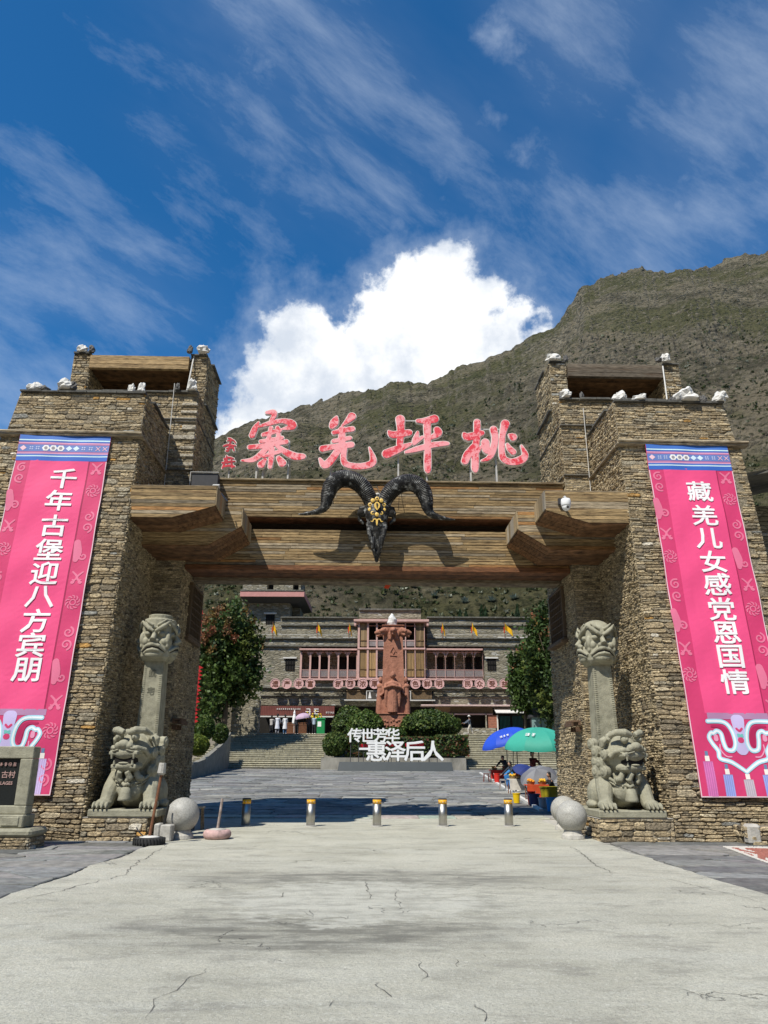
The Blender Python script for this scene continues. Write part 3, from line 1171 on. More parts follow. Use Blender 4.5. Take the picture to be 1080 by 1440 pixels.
def tower(s, label):
    r2 = random.Random(40 + s)
    OB, OT, OL = (11.3, 9.95, 9.9) if s < 0 else (9.9, 9.62, 9.6)
    BO = 10.7 if s < 0 else 10.1
    root = thing('gate_tower', label, 'stone tower', L(s * 8.5, 3, 0), 'stone towers of the gate')
    core = MB()
    solid(core, s, (XI, OB, 0, 3.6), (XI, OT, .95, 3.6), -.3, ZL)
    solid(core, s, (XI + .03, OL, 1.03, 3.55), (XI + .03, OL - .15, 1.17, 3.55), ZL + .002, ZT)
    solid(core, s, (XB, BO, 3.48, 6.95), (XB, 9.87, 3.6, 6.3), -.3, ZB)
    core.build('wall_core', M['mortar'], root)
    S = []
    bx = (7.0, 9.4) if s > 0 else (7.0, 9.45)

    def under_banner(p):
        l = GINV @ p
        return bx[0] + .12 < abs(l.x) < bx[1] - .05 and 1.1 < l.z < 9.5
    def offcam(p):
        pr = project(p)
        return pr[0] < -25 or pr[0] > 1105
    def sk(p):
        return under_banner(p) or offcam(p)
    # front of the block, big coursed stones
    S += stones(quad_for(s, (XI, 0, 0), (OB, 0, 0), (OT, .95, ZL), (XI, .95, ZL), (0, -1, 0)), (.045, .115), (.12, .42), r2, (.004, .038), PAL, skip=sk, wave=.04)
    S += stones(quad_for(s, (XI + .03, 1.03, ZL), (OL, 1.03, ZL), (OL - .15, 1.17, ZT), (XI + .03, 1.17, ZT), (0, -1, 0)), (.045, .115), (.12, .4), r2, (.004, .035), PAL, skip=offcam, wave=.04)
    # inner side of the block: rubble laid end-on
    S += stones(quad_for(s, (XI, 0, 0), (XI, 3.55, 0), (XI, 3.55, ZL), (XI, .95, ZL), (-1, 0, 0)), (.03, .075), (.05, .17), r2, (.0, .05), PALSIDE, wave=.06)
    S += stones(quad_for(s, (XI + .03, 1.03, ZL), (XI + .03, 3.55, ZL), (XI + .03, 3.55, ZT), (XI + .03, 1.17, ZT), (-1, 0, 0)), (.035, .085), (.06, .2), r2, (.0, .045), PALSIDE, wave=.05)
    # body: recess wall, jamb side, upper part
    S += stones(quad_for(s, (XB, 3.48, 0), (XI, 3.48, 0), (XI, 3.58, ZL), (XB, 3.58, ZL), (0, -1, 0)), (.04, .09), (.10, .32), r2, (.002, .03), PALSIDE, wave=.03)
    S += stones(quad_for(s, (XB, 3.58, ZL), (9.6, 3.58, ZL), (9.6, 3.6, ZB), (XB, 3.6, ZB), (0, -1, 0)), (.045, .12), (.12, .42), r2, (.004, .035), PAL, skip=offcam, wave=.04)
    S += stones(quad_for(s, (XB, 3.48, 0), (XB, 6.95, 0), (XB, 6.3, ZB), (XB, 3.6, ZB), (-1, 0, 0)), (.035, .08), (.07, .22), r2, (.0, .04), PALSIDE, wave=.05)
    # turret: two end walls under a roof beam, closed behind
    tur = MB()
    for x0, x1 in ((XB, XB + .55), (9.32, 9.87)):
        solid(tur, s, (x0, x1, 4.35, 6.3), (x0, x1, 4.38, 6.3), ZB + .002, ZU)
        S += stones(quad_for(s, (x0, 4.35, ZB), (x1, 4.35, ZB), (x1, 4.38, ZU), (x0, 4.38, ZU), (0, -1, 0)), (.05, .12), (.12, .34), r2, (.01, .04), PAL)
        S += stones(quad_for(s, (x0, 4.35, ZB), (x0, 6.3, ZB), (x0, 6.3, ZU), (x0, 4.38, ZU), (-1, 0, 0)), (.05, .11), (.12, .34), r2, (.01, .04), PALSIDE)
    solid(tur, s, (XB + .56, 9.31, 5.9, 6.28), (XB + .56, 9.31, 5.9, 6.28), ZB + .002, ZU - .05)
    tur.build('turret', M['mortar'], root)
    emit_stones(S, root, 300, M['stone'])
    # roof beam of the turret: boards on the face, soffit under it
    for k in range(3):
        m = MB()
        z0 = 13.54 + k * .155
        c = r2.uniform(.85, 1.15)
        cc = (.36 * c, .27 * c, .16 * c) if s < 0 else (.13 * c, .115 * c, .10 * c)
        x0, x1 = sorted((s * (XB + .57), s * 9.30))
        m.bbox(x0, x1, 4.25 + r2.uniform(0, .008), 4.40, z0, z0 + .15, .008, cc)
        m.build('roof_board', M['wood'], root, M=GATE)
    for k in range(9):
        m = MB()
        c = r2.uniform(.7, 1.2)
        x0, x1 = sorted((s * (XB + .57), s * 9.30))
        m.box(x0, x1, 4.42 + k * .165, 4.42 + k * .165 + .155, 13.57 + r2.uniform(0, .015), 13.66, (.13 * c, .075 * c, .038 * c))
        m.build('soffit_board', M['wood'], root, M=GATE)
    m = MB()
    x0, x1 = sorted((s * (XB + .57), s * 9.30))
    m.box(x0, x1, 4.42, 5.88, 13.68, 14.0, (.2, .16, .11))
    m.build('turret_roof', M['wood'], root, M=GATE)
    # slate caps, laid slab by slab
    def caps(xa, ya, xb, yb, z, over, wdt):
        L_ = math.hypot(xb - xa, yb - ya)
        tx, ty = (xb - xa) / L_, (yb - ya) / L_
        nx, ny = -ty, tx
        p = 0
        while p < L_ - .05:
            w = min(r2.uniform(.45, .95), L_ - p)
            if L_ - p - w < .3:
                w = L_ - p
            o = over + r2.uniform(-.02, .03)
            z0 = z + r2.uniform(0, .008)
            th = r2.uniform(.035, .06)
            c = r2.uniform(.06, .12)
            P = []
            for q, e in ((p + .008, -1), (p + w - .008, -1), (p + w - .008, 1), (p + .008, 1)):
                off = -o if e < 0 else wdt
                P.append((xa + tx * q + nx * off, ya + ty * q + ny * off))
            m = MB()
            V = [tuple(L(s * x, y, zz)) for zz in (z0, z0 + th) for x, y in P]
            f = [(0, 3, 2, 1), (4, 5, 6, 7), (0, 1, 5, 4), (1, 2, 6, 5), (2, 3, 7, 6), (3, 0, 4, 7)]
            m.add(V, f if s > 0 else [tuple(reversed(t)) for t in f], (c, c * .97, c * .9))
            m.build('cap_slab', M['slate'], root)
            p += w
    caps(XI + .03, 1.17, OL - .15, 1.17, ZT + .004, .09, .5)
    caps(XI + .03, 3.5, XI + .03, 1.70, ZT + .01, .09, .4)
    caps(XB, 3.6, 9.85, 3.6, ZB + .004, .10, .7)
    caps(XB, 6.3, XB, 4.36, ZB + .012, .10, .08)
    for x0, x1 in ((XB, XB + .55), (9.32, 9.87)):
        caps(x0, 4.38, x1, 4.38, ZU + .004, .08, .55)
    caps(XB, 6.3, XB, 4.95, ZU + .006, .08, .53)
    # ledge of split timber between the two stages, front and inner side
    m = MB()
    xa, xb = sorted((s * (XI - .10), s * (OT + .18)))
    m.bbox(xa, xb, .80, 1.05, ZL - .045, ZL + .03, .02, (.30, .27, .22))
    m.build('ledge_board', M['wood'], root, M=GATE)
    m = MB()
    m.tube([(xa + .02, .79, ZL + .055), ((xa + xb) / 2, .80, ZL + .062), (xb - .02, .79, ZL + .05)], [.035, .04, .035], 8, (.40, .36, .29))
    m.build('ledge_rail', M['wood'], root, M=GATE)
    m = MB()
    xa, xb = sorted((s * (XI - .10), s * (XI + .06)))
    m.bbox(xa, xb, 1.07, 3.5, ZL - .05, ZL + .02, .02, (.26, .23, .19))
    m.build('ledge_board', M['wood'], root, M=GATE)
    for zz, th in ((11.42, .05), (9.78, .045)):
        m = MB()
        xa, xb = sorted((s * (XB - .03), s * (XI if zz < 10 else 9.6)))
        m.bbox(xa, xb, 3.50, 3.66, zz, zz + th, .01, (.12, .11, .095))
        m.build('drip_ledge', M['slate'], root, M=GATE)
        m = MB()
        xa, xb = sorted((s * (XB - .06), s * (XB + .05)))
        m.bbox(xa, xb, 3.67, 6.35, zz - .004, zz + th - .004, .01, (.12, .11, .095))
        m.build('drip_ledge', M['slate'], root, M=GATE)
    # a few long dressed blocks seen at the corner of the body
    for k in range(8):
        z = 9.9 + k * .29 + r2.uniform(-.04, .04)
        w = r2.uniform(.35, .75)
        m = MB()
        xa, xb = sorted((s * (XB - .012), s * (XB + w)))
        c = r2.uniform(.8, 1.1)
        m.bbox(xa, xb, 3.53, 3.75, z, z + r2.uniform(.09, .16), .02, (.44 * c, .41 * c, .35 * c))
        if s < 0:
            m.build('quoin', M['stone'], root, M=GATE)
    return root


TOWL = tower(-1, 'rubble stone tower left of the gateway with pale timber roof board')
TOWR = tower(1, 'rubble stone tower right of the gateway with dark weathered roof board')


# ------------------------------------------------------------------ timber lintel and corbels
def woodcol(r2, dark=1.0):
    k = r2.uniform(.6, 1.25) * dark
    t = r2.random()
    if t < .25:
        return (.27 * k, .235 * k, .185 * k)
    if t < .33:
        return (.30 * k, .17 * k, .075 * k)
    return (.285 * k, .215 * k, .125 * k)


def boards(root, x0, x1, y, z0, z1, h, r2, dark=1.0, depth=.06, name='plank', lens=(1.2, 3.4)):
    n = round((z1 - z0) / h)
    for j in range(n):
        za, zb = z0 + (z1 - z0) * j / n, z0 + (z1 - z0) * (j + 1) / n
        x = x0
        while x < x1 - .01:
            w = r2.uniform(*lens)
            if x1 - x - w < .6:
                w = x1 - x
            m = MB()
            yy = y - r2.uniform(0, .014)
            m.bbox(x + .002, x + w - .002, yy, y + depth, za + .005, zb - .005, .008, woodcol(r2, dark))
            m.build(name, M['wood'], root, M=GATE)
            x += w


def lintel():
    r2 = random.Random(77)
    root = thing('timber_lintel', 'wide double plank lintel spanning the gateway between both stone towers', 'gate beam', L(0, 3.65, 6.8))
    c = MB()
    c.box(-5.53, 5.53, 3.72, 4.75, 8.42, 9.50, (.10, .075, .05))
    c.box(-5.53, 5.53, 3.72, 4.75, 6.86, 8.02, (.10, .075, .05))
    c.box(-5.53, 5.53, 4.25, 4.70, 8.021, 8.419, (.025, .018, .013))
    c.build('beam_core', M['wood'], root, M=GATE)
    boards(root, -5.53, 5.53, 3.68, 8.41, 9.52, .085, r2, .95)
    boards(root, -5.53, 5.53, 3.68, 6.95, 8.03, .083, r2, 1.0)
    for z, y0, y1, cc, nm in ((9.53, 3.60, 4.80, (.25, .21, .15), 'top_board'), (6.80, 3.62, 4.0, (.16, .075, .04), 'edge_board')):
        m = MB()
        m.bbox(-5.53, 5.53, y0, y1, z, z + .055 if z > 9 else z + .14, .01, cc)
        m.build(nm, M['wood'], root, M=GATE)
    for k in range(4):
        m = MB()
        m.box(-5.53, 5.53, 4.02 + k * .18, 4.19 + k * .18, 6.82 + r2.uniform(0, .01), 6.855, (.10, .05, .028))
        m.build('soffit_board', M['wood'], root, M=GATE)
    # back beam whose lower edge catches light
    m = MB()
    m.bbox(-5.53, 5.53, 4.76, 5.3, 6.74, 7.1, .01, (.17, .145, .115))
    m.build('back_beam', M['wood'], root, M=GATE)
    # soffit of upper beam
    for k in range(5):
        m = MB()
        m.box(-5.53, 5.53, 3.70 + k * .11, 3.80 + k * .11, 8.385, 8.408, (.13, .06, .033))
        m.build('soffit_board', M['wood'], root, M=GATE)
    return root


LINTEL = lintel()


def corbel(s, y0, y1, x0, x1, xc, z0, ze, z1, label, seed):
    """box bracket: flat soffit from the tower to xc, then rising to the end board at x1"""
    r2 = random.Random(seed)
    root = thing('timber_corbel', label, 'wood bracket', L(s * x0, (y0 + y1) / 2, z0), 'plank corbels under the lintel')
    core = MB()
    poly = [(s * x0, z0 + .03), (s * xc, z0 + .03), (s * (x1 + .03), ze + .03), (s * (x1 + .03), z1 - .02), (s * x0, z1 - .02)]
    core.prism(poly, y0 + .05, y1, (.12, .09, .06))
    core.build('bracket_core', M['wood'], root, M=GATE)
    n = max(3, round((z1 - z0) / .095))
    for j in range(n):
        za, zb = z0 + (z1 - z0) * j / n + .005, z0 + (z1 - z0) * (j + 1) / n - .005

        def xe(z):
            return x1 if z >= ze else xc + (x1 - xc) * (z - z0) / (ze - z0)
        P = [(s * x0, za), (s * xe(za), za)] + ([(s * x1, ze)] if za < ze < zb else []) + [(s * xe(zb), zb), (s * x0, zb)]
        m = MB()
        m.prism(P, y0 - r2.uniform(0, .012), y0 + .049, woodcol(r2, 1.08))
        m.build('plank', M['wood'], root, M=GATE)
    # soffit boards run along it
    nb = max(3, round((y1 - y0) / .28))
    for k in range(nb):
        ya, yb = y0 + (y1 - y0) * k / nb + .006, y0 + (y1 - y0) * (k + 1) / nb - .006
        m = MB()
        c = r2.uniform(.75, 1.25)
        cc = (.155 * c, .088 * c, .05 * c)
        dz = r2.uniform(0, .012)
        m.prism([(s * x0, z0 - dz - .02), (s * xc, z0 - dz - .02), (s * (x1 - .004), ze - dz - .02), (s * (x1 - .004), ze + .022), (s * xc, z0 + .025), (s * x0, z0 + .025)], ya + .012, yb, cc)
        m.build('soffit_board', M['wood'], root, M=GATE)
    # end boards stand upright
    for k in range(nb + 1):
        ya, yb = y0 + (y1 - y0) * k / (nb + 1) + .004, y0 + (y1 - y0) * (k + 1) / (nb + 1) - .004
        m = MB()
        xa, xb = sorted((s * (x1 - .03), s * (x1 + .028)))
        m.bbox(xa, xb, ya, yb, ze + .024, z1 + r2.uniform(-.01, .02), .006, woodcol(r2, 1.15))
        m.build('end_board', M['woodv'], root, M=GATE)
    m = MB()
    xa, xb = sorted((s * (x1 - .02), s * x0))
    m.box(xa, xb, y0 - .005, y1, z1 - .018, z1 + .012, (.24, .20, .15))
    m.build('top_board', M['wood'], root, M=GATE)


SIDE = {-1: 'left', 1: 'right'}
for s, w in ((-1, 'left tower'), (1, 'right tower')):
    corbel(s, .78, 1.97, XI + .02, 4.22, 5.3, 7.42, 7.74, 8.27, 'long front plank corbel with sloped underside on the %s' % w, 90 + s)
    corbel(s, 1.99, 3.66, XI + .02, 3.74, 4.6, 7.05, 7.58, 8.10, 'shorter inner plank corbel tucked behind the front one, %s' % w, 93 + s)


def unseen_valley():
    """slope added to cut skylight and warm the shade, across the valley, behind the camera"""
    mb = MB()
    nr, na = 26, 70
    for i in range(nr):
        r = 75 + 260 * i / (nr - 1)
        for j in range(na):
            a = math.pi * (.93 + 1.14 * j / (na - 1))
            edge = min(1, 6 * j / na + .15, 6 * (1 - j / na) + .15)
            h = 150 * edge * min(1, (i / (nr - 1)) ** .9 * 1.1)
            x, y = r * math.cos(a) * 1.15, r * math.sin(a) - 5
            p = Vector((x, y, 0))
            mb.v.append((x, y, h + 14 * noise.fractal(p * .02, 1, 2, 5) * i / nr - .5))
    for i in range(nr - 1):
        for j in range(na - 1):
            q = i * na + j
            mb.f.append((q, q + 1, q + na + 1, q + na))
    mb.c = [None] * len(mb.f)
    mb.build('skylight_cutting_slope', M['mountain'], kind='structure')  # never in view; put in to hold back skylight and bounce warm light


unseen_valley()
# ------------------------------------------------------------------ the four big characters on the lintel
YL = 21.75
XG, UG = GATE.to_3x3() @ Vector((1, 0, 0)), Vector((0, 0, 1))


def from_photo(strokes, x0, y0, k):
    """stroke points measured on an enlargement (origin x0,y0, k pixels per pixel) -> metres on the sign plane"""
    out = []
    for s in strokes:
        q = []
        for a, b, w in s:
            p = at(x0 + a / k, y0 + b / k, YL)
            q.append((p.x, p.z, w / k * .0222))
        out.append(q)
    return out


CHARS = {
    'zhai': ((300, 560, 4.696), [
        [(355, 100, 20), (398, 98, 38), (402, 122, 32), (385, 150, 22)],
        [(300, 166, 14), (277, 205, 36), (258, 250, 38)],
        [(305, 192, 14), (370, 172, 30), (450, 155, 30), (512, 168, 46), (524, 192, 44), (462, 208, 14)],
        [(332, 246, 26), (385, 232, 30), (442, 216, 26)], [(315, 290, 22), (380, 280, 26), (455, 266, 24)],
        [(382, 200, 24), (362, 300, 30)], [(425, 200, 26), (438, 292, 28)],
        [(242, 328, 30), (330, 320, 34), (420, 302, 32), (482, 292, 32)],
        [(372, 310, 36), (320, 370, 36), (262, 412, 32), (190, 416, 10)],
        [(408, 308, 20), (470, 355, 38), (540, 388, 48), (594, 390, 34), (560, 404, 10)],
        [(386, 338, 40), (384, 400, 34), (376, 458, 26)], [(332, 388, 22), (385, 372, 26), (438, 358, 24)],
        [(345, 410, 20), (318, 442, 48)], [(432, 398, 28), (456, 432, 52)]]),
    'qiang': ((300, 560, 4.696), [
        [(815, 128, 14), (800, 165, 54), (785, 190, 36)], [(915, 126, 54), (890, 152, 36), (850, 188, 8)],
        [(796, 232, 26), (850, 218, 32), (918, 208, 36)], [(795, 288, 26), (850, 278, 28), (902, 268, 26)],
        [(722, 338, 42), (800, 325, 36), (912, 312, 40)], [(850, 212, 44), (850, 320, 46)],
        [(842, 318, 42), (790, 400, 46), (738, 446, 48), (704, 404, 14)],
        [(866, 320, 42), (860, 398, 36), (878, 440, 38), (960, 455, 40), (1040, 440, 44), (1056, 405, 38), (1030, 330, 8)]]),
    'ping': ((520, 560, 4.5), [
        [(192, 138, 56), (196, 200, 44), (190, 292, 40)], [(122, 216, 18), (150, 236, 46), (248, 222, 40)],
        [(108, 356, 58), (172, 330, 50), (258, 294, 18)],
        [(302, 148, 22), (350, 148, 40), (408, 136, 54)], [(302, 220, 14), (290, 268, 40), (280, 292, 20)], [(285, 285, 26), (332, 252, 20)],
        [(425, 204, 40), (432, 226, 46), (388, 255, 22)],
        [(228, 346, 16), (300, 326, 34), (400, 300, 36), (470, 292, 30), (492, 292, 22)],
        [(362, 158, 46), (366, 300, 40), (366, 440, 42), (368, 470, 18)]]),
    'tao': ((520, 560, 4.5), [
        [(678, 156, 40), (678, 230, 40), (668, 330, 42), (665, 438, 44), (668, 464, 22)], [(596, 230, 20), (622, 250, 50), (708, 224, 32)],
        [(662, 300, 30), (620, 360, 50), (602, 402, 44)], [(680, 345, 24), (710, 302, 10)],
        [(782, 202, 44), (792, 262, 40), (776, 340, 40), (750, 384, 28), (706, 400, 10)], [(730, 285, 50), (736, 328, 50), (758, 344, 26)],
        [(856, 166, 52), (840, 230, 36), (833, 310, 36), (842, 382, 40), (892, 408, 42), (956, 394, 50), (982, 362, 36), (958, 306, 12)],
        [(904, 250, 50), (880, 236, 12)], [(870, 296, 16), (882, 322, 34), (905, 344, 38)]]),
}


def sign_char(key, label, posts, bars=()):
    (x0, y0, k), st = CHARS[key]
    S = from_photo(st, x0, y0, k)
    z0 = 9.62
    cx = sum(p[0] for s in S for p in s) / sum(len(s) for s in S)
    root = thing('sign_character', label, 'sign letter', (cx, YL, z0), 'big brush characters above the gate')
    # drawings are x, z at the plane YL; y comes towards the road
    back = strokes_mesh(S, .016, .05, .022)
    back.v = [(x, YL - z, y) for x, y, z in back.v]
    back.build('letter_case', M['rim'], root)
    face = strokes_mesh(S, .016, .008, .0)
    face.v = [(x, YL - .058 - z, y) for x, y, z in face.v]
    face.build('letter_face', M['letter'], root)
    for u, v in posts:
        p = at(u, v, YL + .1)
        m = MB()
        m.box(p.x - .025, p.x + .025, YL + .08, YL + .13, z0 - .06, p.z)
        m.build('post', M['metal_post'], root)
        m = MB()
        m.tube([(p.x + .03, YL + .6, z0 - .06), (p.x + .01, YL + .12, p.z - .15)], .022, 6)
        m.build('brace', M['metal_post'], root)
    for u, v, u2, v2 in bars:
        a, b = at(u, v, YL + .09), at(u2, v2, YL + .09)
        m = MB()
        m.box(a.x, b.x, YL + .07, YL + .10, a.z - .018, a.z + .018)
        m.build('cross_bar', M['metal_post'], root)


sign_char('zhai', 'red brush character at the left end, with four legs like a tree', [(362, 640), (371, 640), (407, 620)])
sign_char('qiang', 'red brush character with a long upturned hook at lower right, above the left horn', [(466, 620), (500, 655)])
sign_char('ping', 'pale red brush character with a straight vertical stem, above the right horn', [(560, 640), (600, 655)], [(570, 592, 590, 592)])
sign_char('tao', 'deep red brush character at the right end, leaning apart in two halves', [(661, 640), (697, 640)], [(676, 604, 705, 604)])


def small_chars():
    k = 4.696
    sets = [([[(95, 285, 8), (130, 280, 10), (150, 300, 7)], [(100, 268, 8), (120, 275, 12), (112, 300, 12)], [(70, 320, 10), (100, 312, 14), (148, 318, 8)], [(90, 335, 10), (125, 330, 12)], [(112, 300, 10), (100, 350, 12), (85, 350, 8)], [(130, 320, 12), (138, 350, 10)]], 'small dark red signature character, upper of the pair at the left end'),
            ([[(75, 405, 12), (105, 395, 12), (135, 402, 8)], [(90, 385, 10), (92, 430, 14)], [(60, 430, 10), (100, 425, 16), (145, 420, 8)], [(70, 455, 10), (110, 448, 16), (142, 455, 10)], [(120, 400, 12), (125, 460, 12)], [(80, 420, 14), (62, 465, 10)]], 'small dark red signature character, lower of the pair at the left end')]
    for i, (st, lb) in enumerate(sets):
        S = from_photo(st, 300, 560, k)
        cx = sum(p[0] for s in S for p in s) / sum(len(s) for s in S)
        root = thing('sign_character', lb, 'sign letter', (cx, YL, 9.62), 'small signature characters')
        b = strokes_mesh(S, .014, .04, .02)
        b.v = [(x, YL - z, y) for x, y, z in b.v]
        b.build('letter_case', M['rim'], root)
        f = strokes_mesh(S, .012, .008, .0)
        f.v = [(x, YL - .048 - z, y) for x, y, z in f.v]
        f.build('letter_face', mat('dark_red_paint', (.50, .03, .05), .55, False, .6, 9), root)
        z1 = 10.5 if i == 0 else 9.95
        m = MB()
        m.box(cx - .02 - .08 * i, cx + .02 - .08 * i, YL + .06, YL + .1, 9.56, z1)
        m.build('post', M['metal_post'], root)


small_chars()


# ------------------------------------------------------------------ ram skull
def ram():
    P0 = at(530, 700, 20.55)
    x0 = (GINV @ P0).x
    root = thing('ram_skull', 'huge black ram skull with curling ridged horns on the timber lintel', 'ram skull', L(x0, 3.6, 7.4))
    k = .00440

    def zz(y, yy=None):     # enlargement pixel row -> height
        return at(540, 650 + y / 4.909, 20.6).z

    def xx(x):
        return x0 + (x - 488) * k
    YB = 3.64   # face of the lintel
    sk = MB()
    prof = [(268, .24, .20, .42), (320, .30, .24, .50), (370, .29, .25, .52), (430, .235, .23, .50), (500, .20, .19, .46), (560, .16, .155, .42), (610, .11, .11, .38), (648, .06, .07, .34)]
    pts = [(xx(490), YB - d, zz(y)) for y, w, h, d in prof]
    for (y, w, h, d), p in zip(prof, pts):
        sk.ball(p, (w * 1.22, h, .17), 16, 10)
    for a in range(len(prof) - 1):
        for t in (.33, .66):
            A, B = prof[a], prof[a + 1]
            q = [A[i] + (B[i] - A[i]) * t for i in range(4)]
            sk.ball((xx(490), YB - q[3], zz(q[0])), (q[1] * 1.22, q[2], .14), 16, 10)
    for sg in (-1, 1):
        X = lambda d: x0 + sg * d
        sk.ball((X(.42), YB - .42, zz(352)), (.15, .13, .11), 12, 8)      # eye sockets
        sk.tube([(X(.26), YB - .48, zz(318)), (X(.46), YB - .46, zz(326)), (X(.52), YB - .40, zz(362))], [.10, .085, .05], 8)
        sk.tube([(X(.50), YB - .40, zz(330)), (X(.50), YB - .36, zz(392)), (X(.36), YB - .36, zz(420))], [.05, .06, .05], 8)
        sk.tube([(X(.25), YB - .60, zz(430)), (X(.20), YB - .62, zz(510)), (X(.13), YB - .58, zz(575)), (X(.045), YB - .50, zz(640))], [.07, .075, .06, .045], 8)
    body = sculpt(sk, .022, 2)
    body.build('skull', M['horn'], root, smooth=True, M=GATE)
    for sg in (-1, 1):
        m = MB()
        m.ball((x0 + sg * .085, YB - .60, zz(560)), (.045, .05, .17), 10, 8)
        m.build('nostril', M['black'], root, M=GATE)
        m = MB()
        m.ball((x0 + sg * .435, YB - .545, zz(352)), (.075, .025, .06), 10, 8)
        m.build('eye_socket', M['dark'], root, M=GATE)
    # horns: ridged, round section, opening outwards
    path = [(455, 292, .20, .42), (425, 225, .225, .50), (372, 165, .245, .58), (305, 138, .25, .66), (238, 148, .245, .72), (190, 195, .23, .75), (168, 258, .20, .74), (158, 310, .155, .70), (135, 346, .11, .66), (80, 366, .07, .62), (20, 374, .042, .58), (-22, 376, .016, .55)]
    for sg in (-1, 1):
        q = []
        for i in range(len(path) - 1):
            p0, p1, p2, p3 = path[max(i - 1, 0)], path[i], path[i + 1], path[min(i + 2, len(path) - 1)]
            for j in range(14):
                t = j / 14
                q.append([.5 * (2 * p1[c] + (-p0[c] + p2[c]) * t + (2 * p0[c] - 5 * p1[c] + 4 * p2[c] - p3[c]) * t * t + (-p0[c] + 3 * p1[c] - 3 * p2[c] + p3[c]) * t ** 3) for c in range(4)])
        q.append(list(path[-1]))
        pts, rad = [], []
        for i, (a, b, r, d) in enumerate(q):
            dx = (488 - a) * k
            pts.append((x0 + sg * dx, YB - d, zz(b) - (.10 if sg > 0 else 0)))
            rad.append(r * (1 + (.05 if i % 2 == 0 else -.015) * (1 if r > .06 else 0)))
        m = MB()
        m.tube(pts, rad, 20)
        m.build('horn', M['horn'], root, smooth=False, M=GATE)
    # golden flower of discs and small ram's-head emblem on the forehead
    cy, cz = YB - .80, zz(330)
    fl = None
    for i in range(10):
        th = 2 * math.pi * i / 10
        x, z = x0 + .205 * math.sin(th), cz + .235 * math.cos(th)
        m = MB()
        n_ = 14
        m.lathe([(.0, .03), (.038, .03), (.058, .022), (.064, .0), (.058, -.05)], n_)
        m.v = [(x + p[0], cy + .055 + abs(th - math.pi) * 0 + .10 * ((x - x0) / .24) ** 2 - p[2], z + p[1]) for p in m.v]
        m.build('gold_disc', M['goldpaint'], root, smooth=False, M=GATE)
        m = MB()
        m.ball((x, cy + .030 + .10 * ((x - x0) / .24) ** 2, z), (.03, .014, .03), 10, 6)
        m.build('disc_boss', M['black'] if i % 2 == 0 else M['goldpaint'], root, M=GATE)
    m = strokes_mesh([[(0, -.12, .02), (0, -.06, .10), (0, .01, .17), (0, .06, .12)]], .010, .02)
    m.v = [(x0 + x, cy - .0 - z, cz + y) for x, y, z in m.v]
    m.build('gold_shield', M['goldpaint'], root, M=GATE)
    m = strokes_mesh([[(0, .04, .05), (0, -.04, .02)], [(0, .05, .05), (0, -.05, .02)]], .008, .012)
    m.v = [(x0 + x, cy - .026 - z, cz + y) for x, y, z in m.v]
    m.build('shield_eye', M['black'], root, M=GATE)
    em = [[(0, .03, .06), (0, -.05, .045), (0, -.11, .02)], [(-.01, .05, .03), (-.06, .075, .03), (-.10, .05, .026), (-.12, .0, .022), (-.17, .005, .014)], [(.01, .05, .03), (.06, .075, .03), (.10, .05, .026), (.12, .0, .022), (.17, .005, .014)]]
    m = strokes_mesh(em, .008, .016)
    cz2 = zz(432)
    m.v = [(x0 + x, YB - .745 - z, cz2 + y) for x, y, z in m.v]
    m.build('gold_emblem', M['goldpaint'], root, M=GATE)
    m = MB()
    m.ball((x0 + .02, YB - .5, zz(228)), (.07, .07, .045), 10, 6)
    m.build('crown_stone', M['offwhite'], root, M=GATE)
    # hanging wire
    for a, b in ((545, 260), (640, 300)):
        m = MB()
        m.tube([(xx(a if a < 600 else 630), YB - .45, zz(b + 30)), (xx(a - 60 if a < 600 else 645), YB + .05, zz(120))], .008, 5)
        m.build('wire', M['dark_metal'], root, M=GATE)


ram()


# ------------------------------------------------------------------ banners
def spiral(cx, cy, r, turns, w, sg=1, a0=0.0, n=14):
    out = []
    for i in range(n + 1):
        t = i / n
        th = a0 + sg * turns * 2 * math.pi * t
        rr = r * (1 - .82 * t)
        out.append((cx + rr * math.cos(th), cy + rr * math.sin(th), w * (1 - .35 * t)))
    return out


